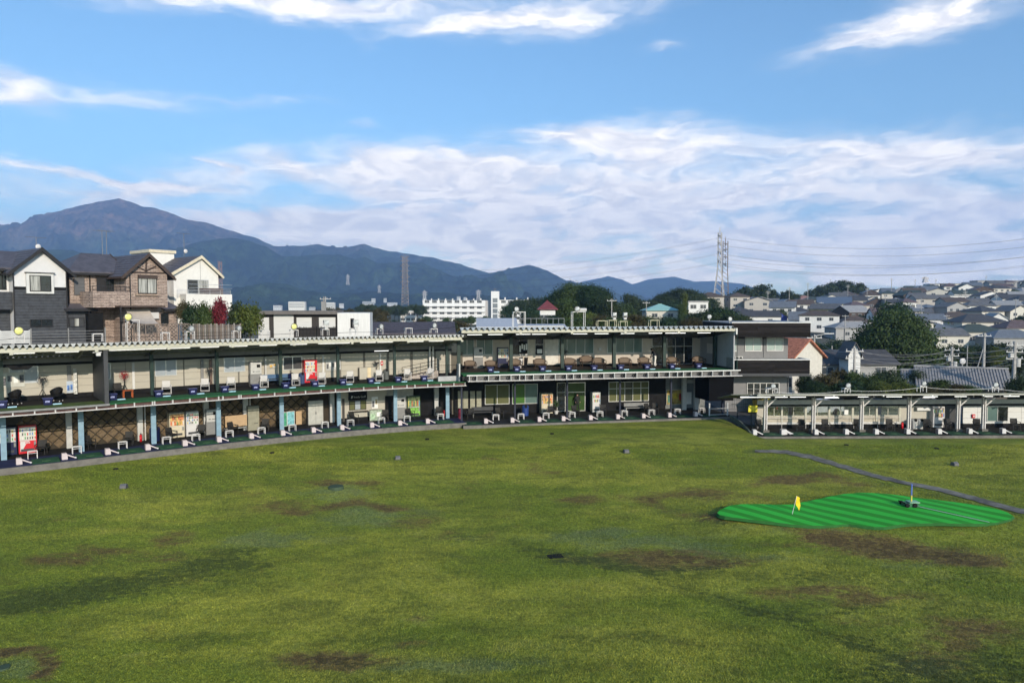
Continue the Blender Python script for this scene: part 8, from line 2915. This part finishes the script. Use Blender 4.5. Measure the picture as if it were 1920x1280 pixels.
def pole(label, px, ytop, ybase, D, arms=1, trafo=False, stay=0, lamp=False, r_=.15):
    p1, p0 = aty(px, ytop, D), aty(px, ybase, D)
    z0 = min(p0.z, terr(p0.x, D)) - .5
    h = p1.z - z0
    r = thing('utility_pole', label, 'utility pole', (p1.x, D, z0))
    part('pole', MB().tube((0, 0, 0), (0, 0, h), r_ * 1.2, r_ * .8, 8), POLEM, r)
    for i in range(arms):
        z = h - .5 - i * .8
        part('crossarm', MB().box(-1.0, 1.0, -.06, .06, z, z + .1), LGREY, r)
        k = MB()
        for x in (-.9, -.3, .3, .9):
            k.tube((x, 0, z + .1), (x, 0, z + .34), .05, .035, 6)
        part('insulator', k, WPLAS, r)
    if trafo:
        part('transformer', MB().tube((.45, 0, h - 3.0), (.45, 0, h - 2.0), .28, .28, 10).box(.0, .45, -.05, .05, h - 2.6, h - 2.5), LGREY, r)
        part('switch_box', MB().box(-.6, -.2, -.2, .2, h - 1.9, h - 1.4), LGREY, r)
    if stay:
        part('stay', MB().tube((0, 0, h * .82), (stay, 0, h * .0), .07), POLEM, r)
    if lamp:
        part('lamp_arm', MB().tube((0, 0, h - .2), (1.6, 0, h + .1), .05).box(1.3, 2.6, -.08, .08, h + .05, h + .2), LGREY, r)
    return Vector((p1.x, D, p1.z - .3))
q1 = pole('utility pole beside the clubhouse with a comb shaped arm', 1527, 627, 712, 95, 1, lamp=True)
q2 = pole('utility pole with a street lamp left of the large round tree', 1602.5, 651, 737, 80, 2)
q3 = pole('utility pole with white boxes above the pantile roof', 1785, 650, 720, 96, 2, True, r_=.2)
q4 = pole('tall utility pole with a slanting stay behind the pantile roof', 1846, 624, 700, 104, 1, stay=-2.2, r_=.22)
q5 = pole('heavy utility pole with transformers at the right edge', 1903, 640, 740, 84, 3, True, r_=.22)
pole('thin pole behind the pantile roof with no arms', 1814, 648, 700, 100, 0, r_=.07)
pole('thin pole in the trees right of the clubhouse', 1560, 648, 700, 120, 0, r_=.12)
for i, (px, a, b, D) in enumerate(((1515, 530, 560, 340), (1672, 522, 545, 460), (1716, 524, 545, 470), (1755, 523, 545, 480), (1590, 534, 552, 420), (1440, 545, 570, 330), (1626, 540, 558, 420), (1849, 517, 545, 500), (1540, 566, 590, 300), (1660, 552, 580, 330), (1728, 560, 590, 280), (1810, 545, 575, 340), (1868, 552, 585, 320), (1905, 560, 600, 260), (1585, 590, 620, 220), (1775, 590, 620, 240), (1480, 538, 560, 360), (1212, 565, 592, 200), (1147, 560, 600, 150), (610, 556, 585, 130))):
    pole('small distant utility pole on the skyline and slopes, %s listed' % nth(i), px, a, b, D, 2 if D > 300 else 1, r_=.16 if D > 300 else .13)
for i, (a, b, dz) in enumerate(((q2, q3, 0), (q2, q3, -.8), (q3, q5, 0), (q3, q5, -.9), (q1, q2, 0), (q2, q3, -1.6), (q4, q5, -.2), (q3, q5, -1.8))):
    v_ = Vector((0, 0, dz))
    one('overhead_cable', wire(a + v_, b + v_, .9, .03), mat('cable_light', (.26, .26, .27), .6), 'overhead cable between the utility poles right of the clubhouse, %s' % nth(i), 'cable', group='overhead cables on the right')
for i in range(4):
    a = aty(1595, 662 + 9 * i, 82)
    b = aty(1960, 648 + 10 * i, 80)
    one('overhead_cable', wire(a, b, .5, .022), mat('cable_light', (1, 1, 1)), 'overhead cable crossing before the large round tree, %s from the top' % nth(i), 'cable', group='overhead cables before the large tree')
for i, (px, y, D) in enumerate(((1812, 677, 93), (1806, 690, 93))):
    if i == 0:
        p = aty(px - 7, y, D)
        r = thing('satellite_dish', 'white dish on a short mast above the pantile roof', 'dish', p)
        part('dish', MB().ball((0, 0, 0), .42, 12, 8, (1, .25, 1)), WPLAS, r, smooth=True)
        part('mast', MB().tube((0, .05, -1.4), (0, .05, 0), .05), LGREY, r)
